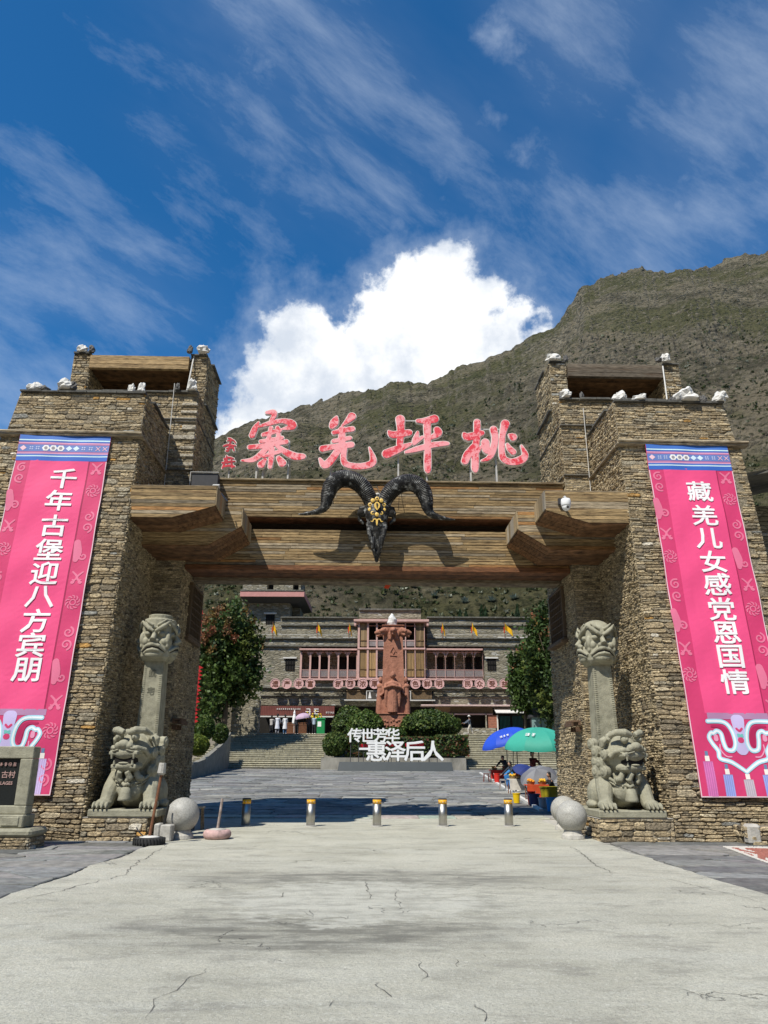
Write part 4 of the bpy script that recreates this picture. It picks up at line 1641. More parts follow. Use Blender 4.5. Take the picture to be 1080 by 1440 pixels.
def banner(s, text, label):
    xa, xb = (7.0, 9.22) if s > 0 else (-9.4, -7.07)
    ztop, zbot = (9.64, .90)
    W = xb - xa
    sl = .95 / ZL
    up = Vector((0, sl, 1)).normalized()
    H = (ztop - zbot) / up.z
    O = L(xa, sl * zbot - .10, zbot)
    X = GATE.to_3x3() @ Vector((1, 0, 0))
    U = (GATE.to_3x3() @ up).normalized()
    root = thing('banner', label, 'banner', O, 'pink banners on the tower fronts')

    def wav(x, y):
        return .016 * math.sin(x * 2.1 + y * .9) + .012 * math.sin(y * 3.7 + x * 1.3) + .007 * math.sin(x * 6.3 - y * 4.1)

    def place(mb, lift):
        mb.v = [tuple(O + X * p[0] + U * p[1] + X.cross(U) * (p[2] + lift + wav(p[0], p[1]))) for p in mb.v]
        return mb
    # cloth
    m = MB()
    nx, ny = 16, 60
    for z in (0, -.018):
        for j in range(ny + 1):
            for i in range(nx + 1):
                m.v.append((W * i / nx, H * j / ny, z))
    q = (nx + 1) * (ny + 1)
    for j in range(ny):
        for i in range(nx):
            a = j * (nx + 1) + i
            m.f.append((a, a + 1, a + nx + 2, a + nx + 1))
            m.f.append((q + a, q + a + nx + 1, q + a + nx + 2, q + a + 1))
    for j in range(ny):
        for i in (0, nx):
            a = j * (nx + 1) + i
            m.f.append((a, a + nx + 1, q + a + nx + 1, q + a))
    for i in range(nx):
        for j in (0, ny):
            a = j * (nx + 1) + i
            m.f.append((a, a + 1, q + a + 1, q + a))
    m.c = [(.60, .045, .15)] * len(m.f)
    place(m, 0).build('cloth', M['banner'], root)

    def strip(x0, x1, y0, y1, c, lift, name):
        k = MB()
        nn, n2 = max(2, int((y1 - y0) / .15)), max(2, int((x1 - x0) / .2))
        for j in range(nn + 1):
            for i in range(n2 + 1):
                k.v.append((x0 + (x1 - x0) * i / n2, y0 + (y1 - y0) * j / nn, 0))
        for j in range(nn):
            for i in range(n2):
                a = j * (n2 + 1) + i
                k.f.append((a, a + 1, a + n2 + 2, a + n2 + 1))
        k.c = [c] * len(k.f)
        return place(k, lift).build(name, M['banner'], root)
    cx0, cx1 = W * .17, W * .80
    strip(cx0, cx1, 1.78, H - .70, (.78, .075, .22), .004, 'centre_panel')
    strip(cx1 + .005, cx1 + .03, 1.78, H - .70, (.34, .02, .08), .004, 'seam')
    # woven band across the top
    y = H
    for h, c in ((.13, (.055, .16, .52)), (.035, (.58, .80, .86)), (.05, (.05, .13, .45)), (.03, (.75, .35, .50)), (.035, (.42, .16, .33)), (.20, (.13, .20, .48)), (.035, (.42, .16, .33)), (.03, (.75, .35, .50)), (.05, (.08, .17, .5)), (.03, (.62, .82, .88)), (.12, (.04, .13, .50))):
        strip(0.005, W - .005, y - h + .001, y - .001, c, .005, 'woven_band')
        if h == .20:
            yc = y - h / 2
        y -= h
    mk = [('d', .06, (.85, .55, .62)), ('o', .15, (.45, .5, .72)), ('o', .22, (.45, .5, .72)), ('h', .31, (.82, .80, .80)), ('h', .39, (.82, .80, .80)), ('h', .47, (.82, .80, .80)), ('d', .56, (.60, .72, .85)), ('d', .64, (.60, .72, .85)), ('o', .72, (.5, .52, .75)), ('o', .80, (.5, .52, .75)), ('x', .88, (.80, .45, .55)), ('x', .955, (.80, .45, .55))]
    for kd, t, c in mk:
        k = MB()
        x = W * t
        if kd == 'd':
            P = [(x - .085, yc), (x, yc - .075), (x + .085, yc), (x, yc + .075)]
            k.add([(a, b, 0) for a, b in P], [(0, 1, 2, 3)], c)
        elif kd == 'h':
            P = [(x + .098 * math.cos(math.pi * i / 3), yc + .09 * math.sin(math.pi * i / 3)) for i in range(6)]
            k.add([(a, b, 0) for a, b in P], [tuple(range(6))], c)
            P = [(x + .045 * math.cos(math.pi * i / 4), yc + .045 * math.sin(math.pi * i / 4), .003) for i in range(8)]
            k.add(P, [tuple(range(8))], (.30, .27, .30))
        elif kd == 'o':
            for a in range(4):
                th = math.pi / 4 + a * math.pi / 2
                xx_, yy_ = x + .04 * math.cos(th), yc + .04 * math.sin(th)
                k.add([(xx_ - .024, yy_, 0), (xx_, yy_ - .024, 0), (xx_ + .024, yy_, 0), (xx_, yy_ + .024, 0)], [(0, 1, 2, 3)], c)
        else:
            for sg in (-1, 1):
                k.add([(x - .07, yc - .06 * sg, .001 * (sg + 1)), (x - .045, yc - .06 * sg, .001 * (sg + 1)), (x + .07, yc + .06 * sg, .001 * (sg + 1)), (x + .045, yc + .06 * sg, .001 * (sg + 1))], [(0, 1, 2, 3) if sg > 0 else (3, 2, 1, 0)], c)
        place(k, .009).build('woven_motif', M['banner'], root)
    # paler swirls on both borders
    r2 = random.Random(60 + s)
    lc = (.72, .17, .29)

    def swirl(st, c=lc, lift=.006, h=.014, nm='swirl_motif'):
        k = strokes_mesh(st, h, .001)
        k.v = [p for p in k.v]
        k.c = [c] * len(k.f)
        place(k, lift).build(nm, M['banner'], root)
    for bx, sg in ((W * .085, 1), (W * .90, -1)):
        yy = H - .95
        kind = 0 if sg > 0 else 2
        while yy > (2.0 if sg > 0 else .25):
            kd = kind % 4
            if kd == 0:
                swirl([spiral(bx + .02, yy, .13, 1.35, .045, sg, 1.2), spiral(bx + .02, yy - .30, .13, 1.35, .045, -sg, -1.2)])
                yy -= .75
            elif kd == 1:
                swirl([[(bx - .14, yy + .05, .16), (bx - .1, yy - .2, .2), (bx - .12, yy - .4, .12)], spiral(bx + .04, yy - .3, .11, 1.2, .05, -sg, 2.2)])
                yy -= .85
            elif kd == 2:
                swirl([[(bx - .12, yy + .14, .04), (bx, yy, .05), (bx - .12, yy - .14, .04)], [(bx + .12, yy + .14, .04), (bx, yy, .05), (bx + .12, yy - .14, .04)], spiral(bx + .1, yy - .12, .06, 1.1, .03, 1, 1.5), spiral(bx - .1, yy - .12, .06, 1.1, .03, -1, 1.6)])
                yy -= .62
            else:
                st = []
                for i in range(10):
                    th = 2 * math.pi * i / 10
                    st.append([(bx + .11 * math.cos(th), yy + .11 * math.sin(th), .03), (bx + .15 * math.cos(th + .2), yy + .15 * math.sin(th + .2), .035), (bx + .17 * math.cos(th + .5), yy + .17 * math.sin(th + .5), .02)])
                ring = [(bx + .065 * math.cos(2 * math.pi * i / 12), yy + .065 * math.sin(2 * math.pi * i / 12), .03) for i in range(13)]
                swirl(st + [ring])
                yy -= .72
            kind += 1
    # the slogan
    zs = [8.28, 7.60, 6.97, 6.35, 5.76, 5.14, 4.56, 3.99, 3.40] if s > 0 else [8.40, 7.78, 7.10, 6.47, 5.86, 5.28, 4.70, 4.13, 3.56]
    for ch, z in zip(text, zs):
        k = bold_text(ch, .60, .004, .0125, .003, 1.16)
        k.v = [(p[0] + W * (.555 if s > 0 else .565), p[1] + (z - zbot) / up.z, p[2]) for p in k.v]
        k.c = [(.86, .85, .86)] * len(k.f)
        place(k, .012).build('slogan_character', M['banner'], root)
    # ram-horn ornament, pale blue with a white inner line, and lavender field behind
    yb = 1.78
    cx = W * (.62 if s > 0 else .335) if False else W * .5
    strip(W * .19, W * .83 if s > 0 else W * .83, yb - .12, yb + .02, (.42, .22, .38), .0045, 'ornament_bar')

    def sym(st):
        return [[(cx + a, b, w) for a, b, w in q] for q in st] + [[(cx - a, b, w) for a, b, w in q] for q in st]

    def both(st, *a):
        for g in (1, -1):
            for e in st:
                swirl([[(cx + g * p[0], p[1], p[2]) for p in e]], *a)
    swirl(sym([[(.03, yb - .14, .24), (.05, yb - .4, .16), (.04, yb - .7, .26), (.02, yb - .8, .2)]]), (.55, .47, .74), .006, .016, 'ornament_field')
    # rim of horns
    horn = [(.70, yb - .17, .10), (.40, yb - .17, .10), (.25, yb - .24, .10), (.16, yb - .42, .10), (.14, yb - .66, .10), (.22, yb - .80, .10), (.36, yb - .78, .10), (.41, yb - .62, .10), (.43, yb - .44, .10), (.52, yb - .38, .10), (.60, yb - .43, .10), (.66, yb - .42, .09), (.72, yb - .52, .10), (.66, yb - .66, .10), (.56, yb - .82, .10), (.55, yb - .98, .10), (.30, yb - 1.06, .10), (.0, yb - 1.26, .09)]
    swirl(sym([horn]), (.38, .66, .78), .008, .014, 'ornament_outline')
    swirl(sym([[(a, b, .045) for a, b, w in horn]]), (.80, .84, .86), .011, .012, 'ornament_outline')
    inner = [(.62, yb - .28, .05), (.42, yb - .29, .07), (.31, yb - .40, .12), (.27, yb - .62, .12), (.30, yb - .70, .06)]
    both([inner], (.44, .02, .10), .0075, .014, 'ornament_horn')
    both([[(.56, yb - .50, .09), (.56, yb - .56, .10)], [(.50, yb - .68, .03), (.50, yb - .8, .03), (.40, yb - .93, .03), (.28, yb - .94, .03)]], (.74, .30, .45), .0085, .012, 'ornament_bead')
    swirl([[(cx - .05, yb - .46, .05), (cx + .05, yb - .50, .05)], [(cx - .05, yb - .50, .04), (cx + .05, yb - .46, .04)]], (.16, .52, .48), .0095, .01, 'ornament_clasp')
    for e in ([(cx - .06, yb - .33, .05), (cx, yb - .38, .05), (cx + .06, yb - .33, .05)], [(cx - .01, yb - .58, .12), (cx + .01, yb - .58, .12)]):
        swirl([e], (.62, .05, .16), .0095, .01, 'ornament_clasp')
    # tassels
    for i, (t, c) in enumerate(((-.86, (.52, .14, .36)), (-.46, (.26, .30, .62)), (0.0, (.42, .36, .42)), (.46, (.26, .30, .62)), (.86, (.52, .40, .66)))):
        x = cx + t * .98
        top = .80 if abs(t) > .6 else (.52 if abs(t) > .1 else .42)
        strip(x - .11, x + .11, .004, top - .06, c, .006, 'tassel')
        for k2 in range(5):
            strip(x - .095 + .046 * k2, x - .085 + .046 * k2, .004, top - .08, tuple(min(1, q * 1.45) for q in c), .009, 'tassel_thread')
        strip(x - .05, x + .05, top - .055, top + .06, (.82, .76, .70), .006, 'tassel_knot')
        strip(x - .035, x + .035, top + .062, top + .16, (.13, .22, .36), .006, 'tassel_knot')
    # white bound edge
    for a, b in ((0, .022), (W - .022, W)):
        strip(a, b, .0, H - .76, (.74, .55, .60), .0055, 'bound_edge')
    strip(0, W, -.012, .012, (.70, .52, .56), .0065, 'bound_edge')


banner(-1, '千年古堡迎八方宾朋', 'pink slogan banner on the left tower, partly hidden by the stone tablet')
banner(1, '藏羌儿女感党恩国情', 'pink slogan banner on the right tower with horn ornament and tassels')


# ------------------------------------------------------------------ lion totems
def totem(s, label, turn, hat):
    x0 = s * (5.50 if s < 0 else 5.47)
    y0 = .62
    root = thing('lion_totem', label, 'stone lion', L(x0, y0, .45), 'lion pillars flanking the gateway')
    b = MB()
    b.bbox(-.80, .80, -.62, 1.55, .46, .615, .02)
    xfm = GATE @ Matrix.Translation((x0, y0, 0)) @ Matrix.Diagonal((.93, 1, 1, 1))
    b.build('base_slab', M['carved'], root, M=xfm)
    T = Matrix.Rotation(R(turn), 4, 'Z')
    m = MB()
    # trunk, haunches
    m.ball((0, .35, 1.02), (.56, .52, .50), 16, 12)
    m.ball((0, .12, 1.22), (.44, .36, .40), 16, 12)
    m.ball((0, .02, 1.05), (.36, .34, .42), 16, 12)
    for sg in (-1, 1):
        m.ball((sg * .46, .45, .92), (.24, .40, .34), 14, 10)
        m.tube([(sg * .40, .05, 1.24), (sg * .47, -.14, 1.0), (sg * .50, -.24, .82), (sg * .51, -.30, .72)], [.22, .20, .17, .16], 12)
        m.ball((sg * .54, -.36, .71), (.20, .22, .12), 12, 8)
        for i in range(4):
            m.ball((sg * .54 + (i - 1.5) * .10, -.53, .69), (.048, .12, .085), 8, 6)
            m.ball((sg * .54 + (i - 1.5) * .10, -.635, .655), (.026, .045, .036), 6, 4)
        m.ball((sg * .62, .42, .70), (.14, .26, .10), 12, 8)
    # bulging breast with harness
    m.ball((0, -.22, 1.02), (.30, .20, .30), 14, 10)
    trunk = MB()
    trunk.merge(m)
    # head, turned outwards
    h = MB()
    hz = 1.72
    h.ball((0, .02, hz + .06), (.40, .38, .38), 18, 12)
    h.ball((0, -.26, hz + .05), (.34, .24, .16), 16, 10)            # upper jaw
    h.box(-.33, .33, -.46, -.1, hz + .0, hz + .07)
    h.ball((0, -.20, hz - .20), (.31, .24, .12), 16, 10)            # lower jaw
    h.box(-.29, .29, -.40, -.1, hz - .25, hz - .17)
    h.ball((0, .10, hz - .10), (.34, .26, .26), 14, 10)
    h.ball((0, -.46, hz + .20), (.13, .10, .09), 12, 8)             # nose
    for sg in (-1, 1):
        h.ball((sg * .13, -.44, hz + .17), (.085, .08, .075), 10, 8)
        h.ball((sg * .185, -.34, hz + .34), (.095, .085, .09), 12, 8)   # eyes
        h.tube([(sg * .05, -.40, hz + .42), (sg * .20, -.40, hz + .47), (sg * .34, -.28, hz + .47), (sg * .42, -.12, hz + .40)], [.06, .075, .07, .04], 8)
        h.tube([(sg * .10, -.45, hz + .10), (sg * .28, -.40, hz + .14), (sg * .38, -.24, hz + .10), (sg * .40, -.10, hz + .0)], [.045, .05, .05, .05], 8)
        h.tube([(sg * .40, .0, hz + .36), (sg * .48, .02, hz + .30), (sg * .50, .02, hz + .18)], [.07, .09, .04], 8)   # ears
        # mane curls
        for i, (a, z, rr) in enumerate(((-.02, .05, .11), (.10, -.12, .12), (.02, -.28, .12), (.22, .10, .12), (.26, -.08, .13), (.24, -.28, .13), (.36, .26, .12))):
            c0 = Vector((sg * (.40 + .02 * (i % 2)), a + .05, hz + z))
            h.ball(c0, rr, 10, 8)
            for q0, q1 in ((.78, .028), (.34, .03)):
                h.tube([c0 + Vector((sg * rr * (.99 - .45 * q0), rr * q0 * math.cos(t), rr * q0 * math.sin(t))) for t in [2 * math.pi * k / 12 + .4 for k in range(13)]], q1, 6)
        h.tube([(sg * .08, -.36, hz - .30), (sg * .13, -.30, hz - .42), (sg * .05, -.30, hz - .50)], [.06, .075, .05], 8)
        h.tube([(sg * .20, -.22, hz - .30), (sg * .26, -.18, hz - .42), (sg * .36, -.14, hz - .44)], [.06, .075, .05], 8)
    for i in range(9):
        th = math.pi * i / 8
        h.ball((.33 * math.cos(th), .02 + .0 * i, hz + .34 + .14 * math.sin(th)), .075, 8, 6)
    HS = Matrix.Translation((0, -.10, hz)) @ Matrix.Scale(1.12, 4) @ Matrix.Translation((0, 0, -hz + .0))
    h.xf(T @ HS)
    T = T @ HS
    trunk.merge(h)
    body = sculpt(trunk, .017, 1)
    body.build('lion', M['carved'], root, smooth=True, M=xfm)
    # mouth hollow, teeth, tongue
    mo = MB()
    mo.box(-.24, .24, -.405, -.2, hz - .145, hz + .005)
    mo.xf(T).build('mouth', M['dark'], root, M=xfm)
    for sg in (-1, 1):
        t = MB()
        t.tube([(sg * .255, -.44, hz + .01), (sg * .255, -.45, hz - .07)], [.035, .016], 7)
        t.xf(T).build('fang', M['carved'], root, M=xfm)
        t = MB()
        t.tube([(sg * .21, -.40, hz - .18), (sg * .21, -.41, hz - .10)], [.032, .016], 7)
        t.xf(T).build('fang', M['carved'], root, M=xfm)
        t = MB()
        t.ball((sg * .185, -.425, hz + .34), (.035, .018, .035), 8, 6)
        t.xf(T).build('pupil', M['carved'], root, M=xfm)
        for k in range(2):
            t = MB()
            t.tube([(sg * (.06 + .03 * k), -.50, hz + .15 - .05 * k), (sg * .22, -.47, hz + .12 - .05 * k), (sg * .35, -.36, hz + .14 - .06 * k)], [.014, .016, .01], 6)
            t.xf(T).build('whisker_fold', M['carved'], root, M=xfm)
    t = MB()
    t.ball((0, -.34, hz - .15), (.15, .12, .03), 12, 6)
    t.xf(T).build('tongue', M['carved'], root, M=xfm)
    # collar with studs, bell and tassel
    T2 = Matrix.Rotation(R(turn * .35), 4, 'Z')
    c = MB()
    ring = [(.43 * math.cos(a), -.06 - .34 * math.sin(a) * .95, 1.38 - .26 * math.sin(a)) for a in [math.pi * i / 16 for i in range(17)]]
    c.tube(ring, .035, 8)
    c.tube([(p[0] * .98, p[1] - .0, p[2] - .075) for p in ring], .02, 6)
    c.xf(T2).build('collar', M['carved'], root, smooth=True, M=xfm)
    for i in range(2, 15, 2):
        if i == 8:
            continue
        st = MB()
        p = ring[i]
        st.ball((p[0], p[1] - .03, p[2] - .03), .028, 8, 6)
        st.xf(T2).build('stud', M['carved'], root, smooth=True, M=xfm)
    bl = MB()
    bl.lathe([(.06, .12), (.10, .10), (.13, .0), (.15, -.10), (.165, -.15), (.14, -.16)], 14, (0, -.45, .94))
    bl.xf(T2).build('bell', M['carved'], root, smooth=True, M=xfm)
    bl = MB()
    bl.tube([(-.09, -.44, 1.14), (-.03, -.47, 1.09), (.04, -.47, 1.13), (.09, -.44, 1.09)], .04, 8)
    bl.xf(T2).build('knot', M['carved'], root, smooth=True, M=xfm)
    # shaft: square, slightly tapered, notched margins
    sh = MB()
    w0, w1 = .30, .235
    z0, z1 = .62, 4.1
    ys = .92
    for z, w in ((z0, w0), (z1, w1)):
        sh.v += [(-w, ys - w, z), (w, ys - w, z), (w, ys + w, z), (-w, ys + w, z)]
    sh.f = [(0, 1, 5, 4), (1, 2, 6, 5), (2, 3, 7, 6), (3, 0, 4, 7), (4, 5, 6, 7), (3, 2, 1, 0)]
    sh.c = [None] * 6
    sh.build('shaft', M['carved'], root, M=xfm)
    nt = MB()
    z = 2.25
    while z < 3.85:
        w = w0 + (w1 - w0) * (z - z0) / (z1 - z0)
        for sg in (-1, 1):
            nt.bbox(sg * (w - .075), sg * (w - .015), ys - w - .010, ys - w + .02, z, z + .026, .004)
            nt.bbox(sg * (w - .02), sg * (w + .010), ys - w + .02, ys - w + .08, z, z + .026, .004)
        z += .048
    nt.build('notched_margin', M['carved'], root, M=xfm, kind='stuff')
    if s < 0:
        for ch, z in (('鎮', 3.62), ('宅', 3.20)):
            k = text_mesh(ch, .20, .006, .004)
            w = w0 + (w1 - w0) * (z - z0) / (z1 - z0)
            stand(k, Vector((-.01, ys - w - .004, z)))
            k.build('carved_character', mat_dark_carve, root, M=xfm)
    # four-faced head
    hd = MB()
    hw, hy = .47, .30
    HM = Matrix.Translation((0, .62, .17)) @ Matrix.Translation((0, .3, 4.24)) @ Matrix.Diagonal((.94, .98, 1.06, 1)) @ Matrix.Translation((0, -.3, -4.24))
    hd.bbox(-.40, .40, hy - .40, hy + .40, 3.76, 4.66, .10)
    if hat == 'flat':
        hd.lathe([(.44, 4.5), (.45, 4.72), (.42, 4.74)], 20, (0, hy, 0))
        hd.lathe([(.33, 4.7), (.34, 4.84), (.30, 4.85)], 20, (0, hy, 0))
    else:
        hd.ball((0, hy, 4.50), (.47, .47, .34), 18, 10)
    for k in range(4):
        f = MB()
        Rk = Matrix.Translation((0, hy, 0)) @ Matrix.Rotation(k * math.pi / 2, 4, 'Z')
        f.ball((0, -.33, 4.02), (.33, .17, .20), 14, 10)                    # muzzle and chin
        f.ball((0, -.38, 3.90), (.26, .14, .10), 14, 8)
        f.tube([(-.33, -.40, 3.97), (-.17, -.52, 4.085), (0, -.55, 4.115), (.17, -.52, 4.085), (.33, -.40, 3.97)], [.03, .042, .045, .042, .03], 8)
        f.tube([(-.28, -.40, 3.92), (-.14, -.50, 3.985), (0, -.53, 4.005), (.14, -.50, 3.985), (.28, -.40, 3.92)], [.03, .038, .042, .038, .03], 8)
        f.tube([(0, -.40, 4.42), (0, -.50, 4.30), (0, -.58, 4.20)], [.06, .07, .085], 10)   # nose
        for sg in (-1, 1):
            f.ball((sg * .085, -.50, 4.19), (.07, .07, .055), 10, 8)
            f.ball((sg * .185, -.43, 4.37), (.088, .06, .055), 12, 8)                     # eye
            f.tube([(sg * .02, -.50, 4.42), (sg * .14, -.51, 4.475), (sg * .29, -.45, 4.57), (sg * .38, -.38, 4.66)], [.035, .052, .05, .03], 8)
            f.tube([(sg * .06, -.47, 4.56), (sg * .18, -.47, 4.62), (sg * .30, -.42, 4.70)], [.025, .034, .02], 7)
            f.tube([(sg * .04, -.44, 4.50), (sg * .16, -.44, 4.56), (sg * .27, -.39, 4.65)], [.02, .028, .02], 7)
            f.ball((sg * .25, -.36, 4.20), (.11, .09, .10), 10, 8)                           # cheek
            f.tube([(sg * .33, -.36, 4.32), (sg * .37, -.36, 4.20), (sg * .33, -.37, 4.13)], [.03, .035, .03], 7)
        f.xf(Rk)
        hd.merge(f)
    # ears at the corners
    for k in range(4):
        th = math.pi / 4 + k * math.pi / 2
        x, y = .50 * math.cos(th), hy + .50 * math.sin(th)
        hd.ball((x, y, 4.26), (.08, .08, .15), 10, 8)
        hd.ball((x, y, 4.10), (.055, .055, .07), 8, 6)
    head = sculpt(hd, .0135, 1)
    head.build('head', M['carved'], root, smooth=True, M=xfm @ HM)
    # dark parting lines of the mouths
    for k in (0, 1, 3):
        Rk = Matrix.Translation((0, hy, 0)) @ Matrix.Rotation(k * math.pi / 2, 4, 'Z')
        t = MB()
        t.tube([(-.31, -.42, 3.945), (-.155, -.525, 4.035), (0, -.553, 4.062), (.155, -.525, 4.035), (.31, -.42, 3.945)], [.008, .015, .015, .015, .008], 6)
        t.xf(Rk).build('mouth_line', M['dark'], root, M=xfm @ HM)


mat_dark_carve = mat('carved_shadowed_groove', (.16, .155, .115), .9, False, .2, 5)
totem(-1, 'carved lion bearing a four-faced pillar by the left tower, flat hat on top', -14, 'flat')
totem(1, 'carved lion bearing a four-faced pillar by the right tower, rounded hair on top', 22, 'round')


def plinth(s, label):
    r2 = random.Random(160 + s)
    xa, xb = 4.95 if s < 0 else 4.7, XI - .012
    root = thing('stone_plinth', label, 'plinth', L(s * 5.6, 1.3, 0), 'plinths under the lions')
    core = MB()
    solid(core, s, (xa, xb, .0, 2.2), (xa + .02, xb, .03, 2.2), -.2, .445)
    core.build('plinth_core', M['mortar'], root)
    S = stones(quad_for(s, (xa, 0, -.02), (xb, 0, -.02), (xb, .03, .44), (xa + .02, .03, .44), (0, -1, 0)), (.06, .15), (.15, .45), r2, (.01, .05), PAL)
    S += stones(quad_for(s, (xa, 0, -.02), (xa, 2.2, -.02), (xa + .02, 2.2, .44), (xa + .02, .03, .44), (-1, 0, 0)), (.06, .15), (.15, .45), r2, (.01, .05), PAL)
    emit_stones(S, root, 300, M['stone'])
    m = MB()
    a, b = sorted((s * xa, s * xb))
    m.bbox(a, b, .02, 2.2, .447, .459, .004)
    m.build('bed_slab', M['concrete_rough'], root, M=GATE)


plinth(-1, 'low rubble plinth under the left lion')
plinth(1, 'low rubble plinth under the right lion')

# ------------------------------------------------------------------ stone spheres, bollards, tyres
def sphere(p, r, label, foot=True):
    root = thing('stone_sphere', label, 'stone ball', p, 'granite ball bollards')
    m = MB()
    m.ball((p[0], p[1], p[2] + r * .96 + .15), r, 40, 26)
    m.build('ball', M['granite'], root, smooth=True)
    m = MB()
    m.lathe([(r * .74, 0), (r * .76, .02), (r * .72, .09), (r * .62, .12), (r * .55, .19)], 28, p)
    m.build('foot', M['concrete_rough'], root, smooth=False)


def gpt(u, v, z=0.012):
    d = ray(u, v)
    return EYE + d * ((z - EYE.z) / d.z)


g = gpt(250, 1181)
sphere((g.x, g.y + .25, .0), .355, 'granite ball by the left lion, between stone block and pink tyre')
g = gpt(810, 1181)
sphere((g.x, g.y + .25, .0), .335, 'front granite ball at the corner of the right plinth')
g = gpt(798, 1168)
sphere((g.x + .02, g.y + .3, .0), .335, 'rear granite ball half hidden behind the front right one')


def bollards():
    g0 = gpt(345, 1162)
    root = thing('bollard', 'steel bollard', 'bollard', (0, 0, 0), 'steel bollards across the lane')
    m = MB()
    m.lathe([(.112, 0), (.112, .545)], 28)
    m.build('tube', M['steel'], root, smooth=True)
    m = MB()
    m.lathe([(.1135, .546), (.1135, .648)], 28)
    m.build('reflective_band', M['band'], root, smooth=True)
    for k in range(3):
        m = MB()
        a = -math.pi / 2 + (k - 1) * .75
        m.box(-.014, .014, -.02, .02, .585, .598)
        m.xf(Matrix.Rotation(a + math.pi / 2, 4, 'Z') @ Matrix.Translation((0, -.1, 0)))
        m.build('band_light', M['offwhite'], root)
    m = MB()
    m.lathe([(.113, .649), (.113, .668), (.09, .682), (.0, .684)], 28)
    m.build('cap', M['dark_metal'], root)
    m = MB()
    m.lathe([(.15, -.012), (.15, .016), (.118, .018)], 28)
    m.build('floor_ring', M['metal_post'], root)
    labs = ['leftmost steel bollard, nearest the pink tyre', 'second steel bollard, between leftmost and middle ones', 'middle steel bollard, directly under the ram skull', 'fourth steel bollard, between middle and rightmost ones', 'rightmost steel bollard, in front of the fruit stalls']
    for i, u in enumerate((345, 436.5, 530, 623, 716)):
        g = gpt(u, 1162)
        o = root if i == 0 else copy_tree(root, None)
        o.location = (g.x, g.y, .018)
        o['label'] = labs[i]


bollards()


def tyre(p, r, h, label, fill, rubber, rod, rodmat, tilt=0.0, blob=False):
    root = thing('tyre_stand', label, 'tyre base', p)
    m = MB()
    prof = []
    for i in range(13):
        th = -math.pi / 2 + math.pi * i / 12
        prof.append((r - h * .45 + h * .45 * math.cos(th), h / 2 + h / 2 * math.sin(th)))
    m.lathe([(r * .6, 0)] + prof + [(r * .62, h * .98), (r * .6, h * .7)], 30, p)
    m.build('tyre', rubber, root, smooth=True)
    if not blob:
        for k in range(30):
            a = 2 * math.pi * k / 30
            t = MB()
            t.box(-.012, .012, -.012, .012, h * .12, h * .88)
            t.xf(Matrix.Translation(p) @ Matrix.Rotation(a, 4, 'Z') @ Matrix.Translation((r - .004, 0, 0)))
            t.build('tread_block', rubber, root)
    m = MB()
    m.lathe([(r * .64, h * .6), (r * .63, h * 1.02), (r * .4, h * 1.1), (r * .1, h * 1.14), (0, h * 1.14)], 24, p)
    m.build('concrete_fill', fill, root, smooth=True)
    m = MB()
    a = Vector(p) + Vector((0, 0, h))
    m.tube([a, a + Vector((rod * math.sin(tilt), .02, rod))], [.03, .028], 8)
    m.build('rod', rodmat, root)
    return root, a


pinkm = mat('faded_pink_paint', (.50, .33, .31), .85, False, .25, 9, bump=.006, dirt=(.16, .13, .12), dscale=5, damt=.8)
polem = mat('worn_pole', (.30, .24, .21), .8, False, .6, 14)
g = gpt(302, 1181)
tyre((g.x, g.y + .22, .012), .30, .19, 'pink painted tyre with a worn pole, right of the left granite ball', M['concrete_rough'], pinkm, .62, polem, .09, True)
g = gpt(204, 1189)
rt, a = tyre((g.x, g.y + .25, -.01), .31, .16, 'black tyre filled with white cement holding a rusty rod', M['offwhite'], M['rubber'], 1.22, M['rust'], .10)
m = MB()
q = Vector((g.x, g.y + .25, 0))
m.tube([q + Vector((.118, .01, 1.32)), q + Vector((.12, .01, 1.36)), q + Vector((.13, .01, 1.56))], [.05, .085, .07], 10)
m.build('rod_head', M['concrete_rough'], rt)
m = MB()
m.tube([q + Vector((-.1, -.1, .17)), q + Vector((-.2, -.12, .26)), q + Vector((-.25, -.1, .33))], .012, 6)
m.build('bent_wire', M['dark_metal'], rt)


def block():
    g = gpt(228, 1183)
    p = Vector((g.x, g.y + .12, 0))
    root = thing('stone_block', 'pale stone block with a black rod, against the left granite ball', 'stone block', p)
    for dx, w, c in ((-.13, .10, 1), (.055, .19, 1)):
        m = MB()
        m.bbox(p.x + dx - w * .62, p.x + dx + w * .62, p.y - .14, p.y + .16, 0, .33 + .02 * (dx < 0), .025)
        m.build('stone', M['concrete_rough'], root)
    m = MB()
    m.tube([p + Vector((-.03, 0, .3)), p + Vector((.03, .02, .70))], [.028, .028], 4)
    m.build('rod', M['black'], root)
    # dark flat stone seen in front of the ball
    g = gpt(312 - 42, 1168)
    q = Vector((g.x + .05, g.y + .35, 0))
    root = thing('wooden_stool', 'small weathered stool standing behind the left granite ball', 'stool', q)
    m = MB()
    m.bbox(q.x - .12, q.x + .13, q.y - .12, q.y + .12, .50, .545, .01, (.42, .38, .33))
    m.build('seat', M['wood'], root)
    for i, j in ((-1, -1), (1, -1), (1, 1), (-1, 1)):
        m = MB()
        m.tube([(q.x + i * .12, q.y + j * .11, .0), (q.x + i * .08, q.y + j * .08, .5)], .022, 6, (.22, .17, .12))
        m.build('leg', M['wood'], root)


block()


